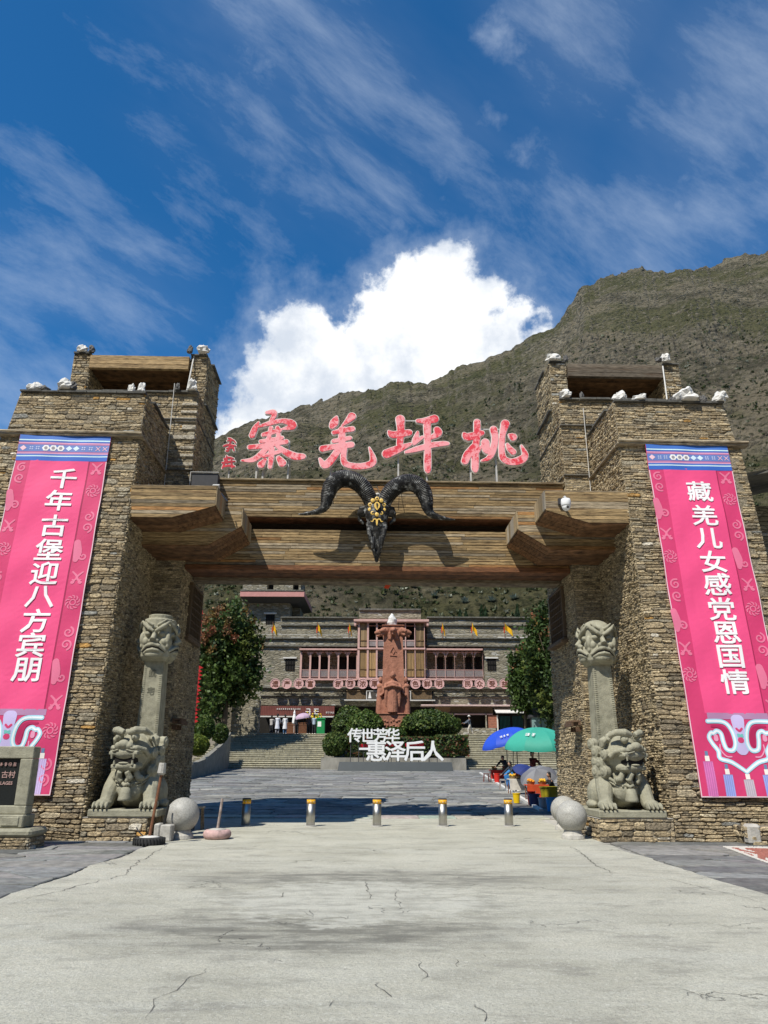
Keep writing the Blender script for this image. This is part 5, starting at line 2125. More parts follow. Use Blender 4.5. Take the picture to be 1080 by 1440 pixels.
# ------------------------------------------------------------------ stone tablet at lower left
def tablet():
    X1, Xc = -6.93, -8.25
    Y = 15.72
    root = thing('stone_tablet', 'framed stone tablet with black inscribed panel at the lower left', 'stone tablet', (Xc, Y, 0))
    t = Vector((0, .10, 1)).normalized()
    def fr(x0, x1, z0, z1, y0, y1, nm, mt, b=.015):
        m = MB()
        m.bbox(x0, x1, y0, y1, z0, z1, b)
        return m.build(nm, mt, root)
    XL = 2 * Xc - X1
    zb, zt = .60, 1.86
    fr(XL, X1, zt - .23, zt, Y, Y + .30, 'frame_rail', M['carved'])
    fr(XL, X1, zb, zb + .16, Y, Y + .30, 'frame_rail', M['carved'])
    for a, b in ((XL, XL + .25), (X1 - .25, X1)):
        fr(a, b, zb + .162, zt - .232, Y, Y + .30, 'frame_post', M['carved'])
    fr(XL + .22, X1 - .22, zb + .13, zt - .20, Y + .06, Y + .24, 'panel', M['granite_black'], .004)
    # inscription (its right end is in view)
    tx = mat('inscription', (.42, .27, .24), .6, False, .1, 5)
    for s_, z, sz, xr in ((None, 1.52, .085, X1 - .33), ('古村', 1.33, .14, X1 - .33), ('VILLAGES', 1.17, .085, X1 - .36)):
        k = text_mesh(s_, sz, .003, .002) if s_ else worn_print(8, sz, 4)
        mxx = max(p[0] for p in k.v)
        stand(k, Vector((xr - mxx, Y + .052, z)))
        k.build('inscription', tx, root)
    # base courses
    fr(XL - .02, X1 + .02, .36, .598, Y - .10, Y + .42, 'base_course', M['carved'], .02)
    for a, b in ((X1 - .40, X1 - .06), (XL + .06, XL + .40)):
        fr(a, b, .40, .56, Y - .118, Y - .09, 'corner_tile', M['carved'], .012)
    fr(X1 - 2.0, X1 - .47, .43, .53, Y - .115, Y - .09, 'carved_strip', M['carved'], .012)
    fr(XL - .15, X1 + .26, .20, .358, Y - .22, Y + .55, 'base_slab', M['carved'], .05)
    core = MB()
    core.box(XL - .12, X1 + .23, Y - .18, Y + .5, -.1, .197)
    core.build('rubble_core', M['mortar'], root)
    r2 = random.Random(31)
    V = Vector
    S = stones([V((XL - .12, Y - .18, -.03)), V((X1 + .23, Y - .18, -.03)), V((X1 + .23, Y - .18, .20)), V((XL - .12, Y - .18, .20))], (.05, .09), (.12, .34), r2, (.01, .03), PAL)
    S += stones([V((X1 + .23, Y - .18, -.03)), V((X1 + .23, Y + .5, -.03)), V((X1 + .23, Y + .5, .20)), V((X1 + .23, Y - .18, .20))], (.05, .09), (.12, .34), r2, (.01, .03), PAL)
    emit_stones(S, root, 200, M['stone'])


tablet()


def small_planter():
    g = gpt(1052, 1188)
    x, y = g.x + .55, g.y + .35
    root = thing('stone_trough', 'low rubble stone trough at the right edge of the pavement', 'stone planter', (x, y, 0))
    m = MB()
    m.bbox(x - .42, x + .9, y - .28, y + .35, -.03, .34, .05)
    m.build('trough_core', M['mortar'], root)
    r2 = random.Random(71)
    V = Vector
    S = stones([V((x - .44, y - .29, -.02)), V((x + .92, y - .29, -.02)), V((x + .92, y - .30, .36)), V((x - .48, y - .30, .36))], (.08, .16), (.16, .34), r2, (.02, .06), PALSIDE)
    S += stones([V((x - .44, y + .35, -.02)), V((x - .44, y - .29, -.02)), V((x - .48, y - .30, .36)), V((x - .48, y + .36, .36))], (.08, .16), (.16, .34), r2, (.02, .06), PALSIDE)
    emit_stones(S, root, 100, M['stone'])
    m = MB()
    m.bbox(x - .5, x - .22, y - .34, y - .05, .0, .40, .05)
    m.build('corner_stone', M['concrete_rough'], root)


small_planter()


# ------------------------------------------------------------------ fittings on the gate
def camera_dome():
    p = GINV @ at(793, 706, 18.05)
    root = thing('security_camera', 'white dome camera on the right front corbel', 'camera', L(p.x, p.y, p.z))
    m = MB()
    m.box(p.x - .09, p.x + .07, .68, .775, p.z + .0, p.z + .16)
    m.build('bracket', M['dark_metal'], root, M=GATE)
    m = MB()
    m.tube([(p.x, .70, p.z + .10), (p.x + .02, .48, p.z + .12), (p.x + .02, .42, p.z + .06)], .035, 8)
    m.build('arm', M['metal_post'], root, M=GATE)
    m = MB()
    m.lathe([(.05, .08), (.11, .06), (.125, .0), (.125, -.10), (.11, -.13)], 20, (p.x + .02, .42, p.z - .02))
    m.build('housing', M['white'], root, smooth=True, M=GATE)
    m = MB()
    m.ball((p.x + .02, .42, p.z - .16), (.105, .105, .11), 20, 12)
    m.build('eyeball', M['white'], root, smooth=True, M=GATE)
    m = MB()
    m.ball((p.x + .03, .33, p.z - .19), (.035, .03, .035), 10, 8)
    m.build('lens', M['black'], root, smooth=True, M=GATE)


camera_dome()


def cabinet():
    root = thing('metal_cabinet', 'small grey metal box on the lintel beside the left corbel', 'metal box', L(-5.3, 3.4, 9.0))
    m = MB()
    m.bbox(-5.5, -4.72, 3.30, 3.58, 9.05, 9.60, .01)
    m.build('box', M['dark_metal'], root, M=GATE)
    for q in (((-5.52, 3.27, 9.04), (-5.52, 3.27, 9.62)), ((-5.52, 3.27, 9.62), (-4.70, 3.27, 9.62))):
        m = MB()
        m.tube(q, .014, 6)
        m.build('edge_rail', M['metal_post'], root, M=GATE)
    root = thing('floodlight', 'small blue-grey floodlight at the end of the left front corbel', 'lamp', L(-4.3, 1.0, 8.3))
    m = MB()
    m.bbox(-.09, .09, -.06, .06, .0, .12, .01)
    m.xf(Matrix.Translation((-4.28, 1.05, 8.29)) @ Matrix.Rotation(R(30), 4, 'X'))
    m.build('housing', M['metal_post'], root, M=GATE)
    m = MB()
    m.tube([(-4.36, 1.05, 8.27), (-4.20, 1.3, 8.27), (-4.1, 1.7, 8.20)], .018, 6)
    m.build('cable', mat('blue_cable', (.12, .17, .28), .5), root, M=GATE)


cabinet()


def wires():
    for s, lb, pts in ((-1, 'thin pale conduit running down the left tower corner', [(-6.30, 3.45, 12.6), (-6.30, 3.47, 9.9), (-6.30, 3.44, 8.28)]),
                       (1, 'thin pale conduit running down the right tower corner', [(6.28, 3.48, 12.0), (6.28, 3.47, 9.9), (6.27, 3.44, 8.28)])):
        m = MB()
        m.tube(pts, .011, 6)
        o = m.build('conduit', M['offwhite'], M=GATE)
        tag(o, lb, 'conduit', 'conduits on the towers')
    p, q = GINV @ at(273, 500, 21.6), GINV @ at(263, 549, 21.1)
    m = MB()
    m.tube([p, q], .022, 6)
    tag(m.build('leaning_pole', M['offwhite'], M=GATE), 'pale pole leaning on the left turret', 'pole', 'poles on the turrets')
    p, q = GINV @ at(932, 515, 21.6), GINV @ at(938, 562, 21.1)
    m = MB()
    m.tube([p, q], .022, 6)
    tag(m.build('leaning_pole', M['offwhite'], M=GATE), 'pale pole leaning on the right turret', 'pole', 'poles on the turrets')


wires()


def jamb_things():
    for s, sd in ((-1, 'left'), (1, 'right')):
        r2 = random.Random(200 + s)
        # wooden lattice window high on the jamb
        x = s * (XB - .06)
        root = thing('lattice_window', 'dark wooden lattice window high on the %s jamb' % sd, 'window', L(x, 5.2, 5.0), 'jamb lattices')
        for za, zb, ya, yb in ((5.05, 5.13, 4.55, 6.1), (6.55, 6.63, 4.55, 6.1)):
            m = MB()
            m.bbox(x - .05, x + .05, ya, yb, za, zb, .01, (.12, .085, .055))
            m.build('frame', M['wood'], root, M=GATE)
        for y in (4.55, 6.05):
            m = MB()
            m.bbox(x - .05, x + .05, y, y + .07, 5.135, 6.545, .01, (.12, .085, .055))
            m.build('frame', M['woodv'], root, M=GATE)
        for k in range(6):
            y = 4.78 + k * .22
            m = MB()
            m.box(x - .03, x + .03, y, y + .03, 5.135, 6.545, (.10, .07, .045))
            m.build('bar', M['woodv'], root, M=GATE)
        for k in range(6):
            z = 5.32 + k * .2
            m = MB()
            m.box(x - .035, x + .035, 4.625, 6.045, z, z + .03, (.10, .07, .045))
            m.build('bar', M['wood'], root, M=GATE)
        m = MB()
        xa, xb = sorted((x + s * .051, x + s * .062))
        m.box(xa, xb, 4.6, 6.08, 5.1, 6.58)
        m.build('back_board', M['dark'], root, M=GATE)
        m = MB()
        m.bbox(x - .16, x + .06, 4.45, 6.2, 4.94, 5.045, .01, (.15, .11, .075))
        m.build('sill', M['wood'], root, M=GATE)
        # small timber eave lower down
        zc = 2.55
        root = thing('wall_bracket', 'little slatted wooden eave on the %s jamb wall' % sd, 'wooden bracket', L(x, 3.9, zc), 'wooden brackets on the jambs')
        for k in range(5):
            m = MB()
            m.bbox(x - s * .0 - (.26 if s > 0 else -.0), x + (.26 if s < 0 else 0), 3.62 + k * .13, 3.72 + k * .13, zc + .10, zc + .15, .006, (.14, .095, .07))
            m.build('slat', M['wood'], root, M=GATE)
        for k in range(2):
            m = MB()
            xa, xb = sorted((x - s * .02 - s * .2 * k, x - s * .08 - s * .2 * k))
            m.bbox(xa, xb, 3.58, 4.3, zc + .02 - .03 * k, zc + .095, .006, (.12, .08, .06))
            m.build('rail', M['wood'], root, M=GATE)
        for k in range(3):
            m = MB()
            xa, xb = sorted((x - s * .0, x - s * .14))
            m.bbox(xa, xb, 3.66 + k * .26, 3.72 + k * .26, zc - .14, zc - .012, .006, (.11, .07, .05))
            m.build('strut', M['wood'], root, M=GATE)
    # red streamer and pole seen past the left jamb
    p = at(273, 1010, 29.0)
    root = thing('red_streamer', 'string of small red flags on a red pole past the left jamb', 'streamer', (p.x, 29, gz(29)))
    m = MB()
    m.tube([(p.x - .05, 29, gz(29)), (p.x - .02, 29, 4.6), (p.x + .06, 28.66, at(273, 857, 28.6).z)], [.035, .03, .018], 8)
    m.build('pole', mat('red_pole', (.42, .10, .08), .6), root)
    red = mat('red_cloth', (.45, .015, .02), .7, False, .2, 5)
    r2 = random.Random(9)
    for k in range(15):
        z = 3.0 + k * .14
        m = MB()
        a = r2.uniform(-.12, .12)
        m.add([(p.x + .03, 28.93, z + .12), (p.x + .03 + .16 + a * .3, 28.9 + a, z + .03), (p.x + .05, 28.93, z - .03)], [(0, 1, 2)])
        m.add([(p.x + .03, 28.945, z + .12), (p.x + .03 + .16 + a * .3, 28.915 + a, z + .03), (p.x + .05, 28.945, z - .03)], [(2, 1, 0)])
        m.build('flag', red, root)
    m = MB()
    m.box(p.x + .02, p.x + .10, 28.6, 28.62, at(273, 905, 28.6).z, at(273, 858, 28.6).z)
    o = m.build('red_ribbon', red)
    tag(o, 'narrow red ribbon hanging beside the left jamb above the streamer', 'ribbon')


jamb_things()


# ------------------------------------------------------------------ white quartz and dark stones on the towers
def rock(u, v, Y, w, h, mt, label, seed, z=None):
    p = at(u, v, Y)
    if z is not None:
        p = Vector((p.x, p.y, z))
    m = MB()
    m.ball((0, 0, 0), 1, 14, 10)
    out = []
    r2 = random.Random(seed)
    o = Vector((r2.uniform(0, 50), r2.uniform(0, 50), 0))
    for q in m.v:
        d = Vector(q)
        k = 1 + .55 * noise.noise(d * 1.5 + o) + .30 * noise.noise(d * 3.3 + o) + .12 * noise.noise(d * 8 + o)
        d = d * k
        out.append((p.x + d.x * w * .55, p.y - .12 + d.y * w * .45, p.z + max(d.z, -.55) * h * .60 + h * .36))
    m.v = out
    ob = m.build('quartz_stone' if mt == 'white_stone' else 'dark_stone', M[mt])
    tag(ob, label, 'stone', 'stones set on the tower tops')


def yz(zl):
    return zl


Yf, Yb, Yt = 18.85, 21.15, 21.95
rocks = [
    (52, 549, Yf, .32, .30, 1, 'white quartz stone at the outer corner of the left tower'), (66, 549, Yf, .22, .20, 0, 'grey stone just right of the white one on the left tower corner'),
    (95, 543, Yb, .42, .34, 1, 'large white stone on the left tower below the turret end wall'), (106, 543, Yb, .20, .24, 0, 'grey stone beside the large white one below the left turret'),
    (118, 495, Yt, .30, .28, 1, 'white stone on the outer post of the left turret'), (131, 495, Yt, .20, .24, 0, 'dark stone at the outer end of the left turret beam'),
    (268, 502, Yt, .16, .26, 0, 'small grey stone at the inner end of the left turret beam'), (286, 502, Yt, .34, .30, 1, 'white stone on the inner post of the left turret'),
    (187, 551, Yf, .17, .26, 1, 'slim white stone near the inner corner of the left tower front'), (201, 551, Yf, .20, .30, 1, 'white stone right at the inner corner of the left tower front'),
    (251, 547, Yb, .13, .24, 0, 'thin grey stone under the left turret opening'), (272, 547, Yb, .24, .38, 1, 'tall white stone at the inner front corner under the left turret'),
    (777, 514, Yt, .36, .28, 1, 'white stone on the inner post of the right turret'), (795, 514, Yt, .14, .24, 0, 'dark sliver of stone beside the inner post of the right turret'),
    (935, 516, Yt, .30, .30, 1, 'white stone on the outer post of the right turret'), (925, 516, Yt, .18, .16, 0, 'small grey stone at the outer end of the right turret beam'),
    (794, 561, Yb, .34, .30, 1, 'white stone at the inner front corner under the right turret'), (817, 562, Yb, .12, .22, 0, 'thin grey stone under the right turret opening'),
    (871, 569, Yf, .30, .30, 1, 'white stone at the inner corner of the right tower front'), (897, 569, Yf, .40, .20, 1, 'flat white stone lying on the right tower front'),
    (963, 566, Yf, .56, .38, 1, 'biggest white stone, on the right tower front'), (945, 568, Yf, .18, .18, 0, 'dark small stone left of the biggest white stone'),
    (987, 570, Yf, .18, .20, 0, 'grey stone between the two white ones on the right tower'), (1011, 571, Yf, .36, .32, 1, 'white stone at the outer corner of the right tower')]
for i, (u, v, Y, w, h, wh, lb) in enumerate(rocks):
    z = {Yf: ZT + .05, Yb: ZB + .05, Yt: ZU + .05}[Y]
    Y = Y - .36 if u < 540 else Y + .08
    rock(u, v, Y, w, h, 'white_stone' if wh else 'dark_rock', lb, 300 + i, z)


def side_lodge():
    """corner of the lower building at the right edge"""
    p = at(1052, 660, 20.6)
    root = thing('side_lodge', 'dark slate eave and stone wall at the right edge', 'building', (p.x + 2.5, 22, 0))
    r2 = random.Random(55)
    m = MB()
    m.box(11.3, 18, 22.4, 28, -.2, 9.3)
    m.build('wall', M['farwall'], root)
    y0 = 20.3
    for k in range(9):
        m = MB()
        x0 = 10.50 + k * .62
        z = 9.50 + k * .12
        th = r2.uniform(.08, .14)
        m.add([(x0, y0 + r2.uniform(-.1, .1), z), (x0 + .7, y0, z + .12), (x0 + .7, 26, z + 1.0), (x0, 26, z + .9), (x0, y0, z + th), (x0 + .7, y0, z + .12 + th), (x0 + .7, 26, z + 1.0 + th), (x0, 26, z + .9 + th)],
              [(0, 3, 2, 1), (4, 5, 6, 7), (0, 1, 5, 4), (1, 2, 6, 5), (2, 3, 7, 6), (3, 0, 4, 7)], (.13, .125, .11))
        m.build('roof_slate', M['slate'], root)


side_lodge()
# ------------------------------------------------------------------ stairs and planter
YS, YE, ZS, ZE = 61.6, 71.6, 1.17, 4.15
NS = 18
PX0, PX1 = -4.75, 6.35


def stairs(name, x0, x1, seed):
    root = structure(name)
    r2 = random.Random(seed)
    for i in range(NS):
        y = YS + (YE - YS) * i / NS
        z0, z1 = ZS + (ZE - ZS) * i / NS, ZS + (ZE - ZS) * (i + 1) / NS
        x = x0
        while x < x1 - .05:
            w = min(r2.uniform(2.4, 4.2), x1 - x)
            if x1 - x - w < 1:
                w = x1 - x
            m = MB()
            k = r2.uniform(.85, 1.15)
            yy, zz1 = y + r2.uniform(-.015, .015), z1 + r2.uniform(-.012, .008)
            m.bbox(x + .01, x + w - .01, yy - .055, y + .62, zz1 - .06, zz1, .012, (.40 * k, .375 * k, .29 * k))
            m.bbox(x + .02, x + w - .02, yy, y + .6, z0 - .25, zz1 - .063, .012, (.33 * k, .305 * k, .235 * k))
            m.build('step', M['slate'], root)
            x += w


stairs('stairs', -15.2, PX0 - .05, 1)
stairs('stairs', PX1 + .05, 16, 2)
m = MB()
m.box(-40, 40, YE + .3, 76.3, 1.0, ZE - .01)
m.build('terrace', M['concrete_rough'], kind='structure')
m = MB()
m.box(PX0, PX1, YS - 1.0, YE + .2, .8, 2.02)
m.box(PX0, PX1, YS + 2.2, YE + .19, 2.021, 3.1)
o = m.build('planter_wall', mat('planter_concrete', (.27, .255, .22), .9, False, .35, 1.6, (1, 1, .5), .02, 8, dirt=(.10, .10, .085), dscale=.9, damt=.7), kind='structure')


# white edging strip on the plaza beside the stalls
def edging():
    A, B = (6.7, 55.0), (5.15, 26.3)
    n = 26
    root = structure('kerb_line')
    for i in range(n):
        t0, t1 = i / n, (i + .97) / n
        p = [(A[0] + (B[0] - A[0]) * t, A[1] + (B[1] - A[1]) * t) for t in (t0, t1)]
        m = MB()
        (x0, y0), (x1, y1) = p
        m.add([(x0 - .07, y0, gz(y0)), (x0 + .07, y0, gz(y0)), (x1 + .07, y1, gz(y1)), (x1 - .07, y1, gz(y1)), (x0 - .07, y0, gz(y0) + .09), (x0 + .07, y0, gz(y0) + .09), (x1 + .07, y1, gz(y1) + .09), (x1 - .07, y1, gz(y1) + .09)],
              [(0, 1, 2, 3), (4, 7, 6, 5), (0, 4, 5, 1), (1, 5, 6, 2), (2, 6, 7, 3), (3, 7, 4, 0)])
        m.build('kerb_stone', M['offwhite'], root)


edging()

# ------------------------------------------------------------------ the stone hall behind
YH = 76.0


def bp(u, v, Y=YH):
    p = at(u, v, Y)
    return p.x, p.z


PK, PKM = (.52, .27, .24), M['pink_wood']


def hall():
    root = thing('stone_hall', 'long stone hall with pink timber galleries facing the plaza', 'building', (.6, YH, ZE))
    r2 = random.Random(12)

    def fbox(u0, u1, v0, v1, Y, d, nm, mt, b=0, par=None, pad=0):
        x0, z1 = bp(u0, v0, Y)
        x1, z0 = bp(u1, v1, Y)
        m = MB()
        if b:
            m.bbox(x0, x1, Y, Y + d, z0, z1, b)
        else:
            m.box(x0, x1, Y, Y + d, z0, z1)
        return m.build(nm, mt, par or root)
    fw = M['farwall']
    # terraced masonry; the gallery bays are left open
    def layer(u0, u1, v0, v1, Y, d):
        return fbox(u0, u1, v0, v1, Y, d, 'wall', fw)
    # lowest storey above the shop fronts
    layer(366, 752, 968, 993, YH, 9)
    # main storey pieces around the galleries
    layer(366, 422, 909.5, 967.9, YH + .05, 8.8)
    layer(680, 752, 909.5, 967.9, YH + .05, 8.8)
    layer(422.1, 503, 957, 967.9, YH + .1, 8.8)
    layer(598, 679.9, 957, 967.9, YH + .1, 8.8)
    layer(503.1, 597.9, 953.5, 967.8, YH + .3, 8.6)
    # bay backs
    fbox(422.1, 679.9, 909.5, 956.9, YH + 1.5, .4, 'wall', fw)
    # upper terraces
    layer(366, 503, 898.8, 909.4, YH + .35, 8)
    layer(600, 752, 898.8, 909.4, YH + .35, 8)
    layer(380, 503, 880.2, 898.7, YH + 1.2, 7)
    layer(600, 752, 880.2, 898.7, YH + 1.2, 7)
    layer(395, 503, 869.6, 880.1, YH + 1.6, 6.6)
    layer(600, 745, 869.6, 880.1, YH + 1.6, 6.6)
    layer(505, 592, 858.5, 870, YH + .5, 7)
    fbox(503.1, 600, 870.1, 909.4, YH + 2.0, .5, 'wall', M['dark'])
    # slate courses capping each step
    def capl(u0, u1, v, Y, th=.14, over=.22, mt='slate', c=(.11, .105, .09)):
        x0, z = bp(u0, v, Y)
        x1, _ = bp(u1, v, Y)
        x = x0
        while x < x1 - .01:
            w = min(r2.uniform(1.4, 3.0), x1 - x)
            m = MB()
            k = r2.uniform(.85, 1.15)
            m.bbox(x + .01, x + w - .01, Y - over + r2.uniform(-.03, .03), Y + .4, z + .003, z + th + r2.uniform(0, .03), .02, tuple(q * k for q in c))
            m.build('cap_slab', M['slate'], root)
            x += w
    capl(366, 752, 968, YH, .12)
    capl(366, 752, 979, YH - .05, .08, .12)
    for a, b in ((366, 503), (600, 752)):
        capl(a, b, 909.5, YH + .05)
        capl(a, b, 898.8, YH + .35)
        capl(max(a, 395), b, 880.2, YH + 1.2)
        capl(max(a, 395), min(b, 745), 869.6, YH + 1.6)
    capl(505, 592, 858.5, YH + .5, .16, .2)
    for u0, u1 in ((366, 503), (600, 752)):
        fbox(u0, u1, 892.2, 893.2, YH + .3, .1, 'pipe', M['offwhite'])
    for u0, u1 in ((372, 386), (409, 427), (435, 452), (482, 500), (612, 640), (700, 748)):
        fbox(u0, u1, 895.6, 897.0, YH + .28, .4, 'white_sill', M['offwhite'])
    # small windows with white lintels
    for u in (408, 691.5):
        f = fbox(u - 6.5, u + 6.5, 926.5, 942.5, YH + .02, .06, 'window', M['dark'])
        for k in range(4):
            x, z1 = bp(u - 5.6 + k * 3.6, 926.8)
            _, z0 = bp(u, 942)
            m = MB()
            m.box(x - .03, x + .03, YH - .02, YH + .02, z0, z1)
            m.build('bar', M['woodv'], f)
        for v in (927, 934.5, 942):
            fbox(u - 6.3, u + 6.3, v - .35, v + .35, YH - .035, .05, 'frame', M['wood'], par=f)
        fbox(u - 9.5, u + 9, 924, 925.9, YH - .12, .4, 'lintel', M['offwhite'])
    # galleries of six bays
    def gallery(u0, u1, lead):
        fbox(u0 - 2, u1, 911.8, 914.4, YH - .5, 2.6, 'eave_board', PKM, .02)
        fbox(u0 - .5, u1, 954, 956.8, YH - .35, 2.4, 'floor_beam', PKM, .02)
        fbox(u0, u1, 914.6, 916.4, YH - .1, .12, 'head_beam', M['woodv'])
        n = 6
        w = (u1 - u0) / n
        for k in range(n + 1):
            u = u0 + w * k
            fbox(u - .6, u + .6, 916.5, 953.9, YH - .2, .14, 'post', PKM)
            if k in (0, n):
                continue
            for sg in (-1, 1):      # cut-out brackets forming the pointed bay heads
                x, z = bp(u, 916.6)
                m = MB()
                P = [(x + sg * .06, z), (x + sg * .36, z), (x + sg * .30, z - .16), (x + sg * .14, z - .30), (x + sg * .06, z - .62)]
                m.prism(P, YH - .17, YH - .09)
                m.build('bracket', PKM, root)
        fbox(u0, u1, 941.6, 942.6, YH - .14, .09, 'hand_rail', PKM)
        fbox(u0, u1, 951.6, 952.4, YH - .14, .09, 'foot_rail', PKM)
        nb = 60
        for k in range(nb):
            u = u0 + (u1 - u0) * (k + .5) / nb
            x, z1 = bp(u, 942.6)
            _, z0 = bp(u, 951.6)
            m = MB()
            m.box(x - .016, x + .016, YH - .115, YH - .085, z0, z1)
            m.build('baluster', M['rail_paint'], root)
        for k in range(n):
            if k in (1, 2, 4, 5):
                a = u0 + w * k + 2.6
                d = fbox(a, a + w - 5.4, 924, 953.5, YH + 1.43, .06, 'door', M['dark'])
                fbox(a - .6, a - .02, 923.5, 953.5, YH + 1.40, .09, 'frame', M['woodv'], par=d)
                fbox(a + w - 5.38, a + w - 4.8, 923.5, 953.5, YH + 1.40, .09, 'frame', M['woodv'], par=d)
    M['rail_paint'] = mat('pale_pink_rail', (.56, .48, .47), .6, False, .1, 3)
    gallery(423, 502, 0)
    gallery(600, 679, 0)
    # middle pavilion: two storeys of timber frame
    for u in (504.2, 517.2, 529.8, 542.5, 558, 570.4, 583.6, 597.2):
        fbox(u - .9, u + .9, 874.6, 952.9, YH - .75, .3, 'post', PKM)
    fbox(503, 598.2, 910.6, 913.4, YH - .82, 1.2, 'floor_beam', PKM, .02)
    fbox(502, 599, 953.0, 956.6, YH - .85, 1.4, 'floor_beam', PKM, .02)
    fbox(497.5, 603.5, 870.6, 874.4, YH - 1.1, 2.8, 'eave_board', PKM, .03)
    for u in (499.5, 601.5):
        fbox(u - 1.6, u + 1.6, 872, 880, YH - 1.0, .5, 'eave_bracket', PKM, .03)

    def planks(u0, u1, v0, v1, c):
        n = 6
        for k in range(n):
            x0, z1 = bp(u0 + (u1 - u0) * k / n, v0)
            x1, z0 = bp(u0 + (u1 - u0) * (k + .94) / n, v1)
            m = MB()
            q = r2.uniform(.65, 1.3)
            m.bbox(x0, x1, YH - .62 + r2.uniform(0, .03), YH - .5, z0, z1, .008, (c[0] * q, c[1] * q, c[2] * q))
            m.build('plank', M['woodv'], root)
        x0, z1 = bp(u0, (v0 + v1 * 2) / 3 + 2)
        x1, z0 = bp(u1, (v0 + v1 * 2) / 3 + 3)
        m = MB()
        m.box(x0, x1, YH - .66, YH - .62, z0, z1, (.16, .10, .05))
        m.build('rail', M['wood'], root)
    for u0, u1, v0, v1 in ((505.3, 516.1, 878, 910.2), (505.3, 516.1, 913.8, 952.5), (518.3, 528.7, 913.8, 952.5), (584.8, 596, 878, 910.2), (571.6, 582.5, 913.8, 952.5), (584.8, 596, 913.8, 952.5)):
        planks(u0, u1, v0, v1, (.33, .21, .095) if v0 > 900 else (.24, .165, .09))
    fbox(504, 598, 874.6, 879, YH - .3, .3, 'lattice_head', M['dark'])
    for u0, u1, v0, v1 in ((518.2, 541.4, 900.5, 910), (559.2, 582.6, 900.5, 910), (531, 541.5, 941.6, 952), (559.2, 569.3, 941.6, 952)):
        fbox(u0, u1, v0, v0 + .9, YH - .68, .1, 'hand_rail', PKM)
        n = int((u1 - u0) / 1.5)
        for k in range(n):
            x, z1 = bp(u0 + (u1 - u0) * (k + .5) / n, v0 + .9)
            _, z0 = bp(u0, v1)
            m = MB()
            m.box(x - .025, x + .025, YH - .65, YH - .61, z0, z1)
            m.build('baluster', M['rail_paint'], root)
    # ground floor: left shop fascia, opening, railing
    fas = mat('fascia_red', (.17, .055, .045), .6, False, .2, 2)
    fbox(361, 470, 992.6, 1006.5, YH - .6, .25, 'fascia', fas)
    n = 46
    for k in range(n):
        u = 361.5 + 108 * k / n
        fbox(u, u + .5, 993.2, 1006, YH - .63, .03, 'fascia_rib', fas)
    fbox(361, 470, 1006.6, 1008.6, YH - .8, .5, 'awning_edge', M['offwhite'])
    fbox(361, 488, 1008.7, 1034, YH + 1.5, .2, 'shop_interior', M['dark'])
    for u in (362.5, 470, 487):
        fbox(u - 1.6, u + 1.6, 1006.5, 1033.5, YH - .4, .5, 'pier', M['dark'] if u > 480 else fw)
    for u0, u1 in ((404, 416), (420, 432)):
        for v in (1016, 1019, 1030):
            fbox(u0, u1, v, v + .7, YH - 1.2, .06, 'rail', M['rust'])
        for k in range(8):
            u = u0 + (u1 - u0) * k / 7
            fbox(u - .25, u + .25, 1016, 1033, YH - 1.18, .05, 'rail_post', M['rust'])
    wt = mat('fascia_white', (.75, .73, .70), .5)
    for n_, u, v, sz in ((12, 406, 997, .19), (2, 439, 1000.5, .75), (4, 464, 1002, .20)):
        k = worn_print(n_, sz, n_ + 1)
        x, z = bp(u, v, YH - .63)
        stand(k, Vector((x, YH - .66, z)))
        k.build('fascia_text', wt, root)
    # middle: lattice balcony with a framed sign
    fbox(486, 610, 970.5, 983.5, YH - .55, .1, 'lattice_back', M['dark'])
    lat = mat('lattice_wood', (.19, .13, .075), .75, False, .3, 6)
    for u0, u1 in ((488, 514), (579, 607)):
        for k in range(22):
            u = u0 + (u1 - u0) * k / 21
            xa, za = bp(u, 971.5, YH - .6)
            xb, zb = bp(min(u1, max(u0, u + 6)), 983, YH - .6)
            xc, _ = bp(min(u1, max(u0, u - 6)), 983, YH - .6)
            for q in (xb, xc):
                m = MB()
                m.tube([(xa, YH - .6, za), (q, YH - .6 - (.02 if q == xb else 0), zb)], .028, 4)
                m.build('lattice_slat', lat, root)
        fbox(u0 - 1, u1 + 1, 970.4, 971.6, YH - .7, .2, 'lattice_frame', lat)
    fbox(484, 612, 983.6, 985.4, YH - .9, .8, 'canopy_edge', M['offwhite'])
    fbox(515.5, 577.5, 972.2, 984.0, YH - .78, .07, 'sign_board', mat('sign_dark', (.07, .06, .05), .6))
    for a in ((515, 578, 971.2, 972.2), (515, 578, 983.6, 984.6)):
        fbox(a[0], a[1], a[2], a[3], YH - .84, .08, 'sign_frame', M['offwhite'])
    for u in (515, 577):
        fbox(u, u + 1, 972.3, 983.5, YH - .84, .08, 'sign_frame', M['offwhite'])
    m = MB()
    x, z = bp(520, 982, YH - .8)
    m.prism([(x - .16, z), (x + .16, z), (x + .03, z + .62), (x - .03, z + .62)], YH - .82, YH - .79)
    m.build('sign_mark', wt, root)
    k = worn_print(6, .40, 9)
    x, z = bp(546, 978, YH - .8)
    stand(k, Vector((x, YH - .81, z)))
    k.build('sign_text', wt, root)
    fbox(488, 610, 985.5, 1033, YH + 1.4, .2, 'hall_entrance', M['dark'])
    # right: pink eave, lattice frieze, awning, doorway, shutters
    fbox(592, 740, 990.6, 993.2, YH - .9, 1.6, 'eave_board', mat('pale_eave', (.55, .40, .37), .7), .02)
    fbox(612, 692, 994.2, 1003, YH - .2, .1, 'frieze', mat('frieze_brown', (.30, .19, .10), .8, False, .2, 9))
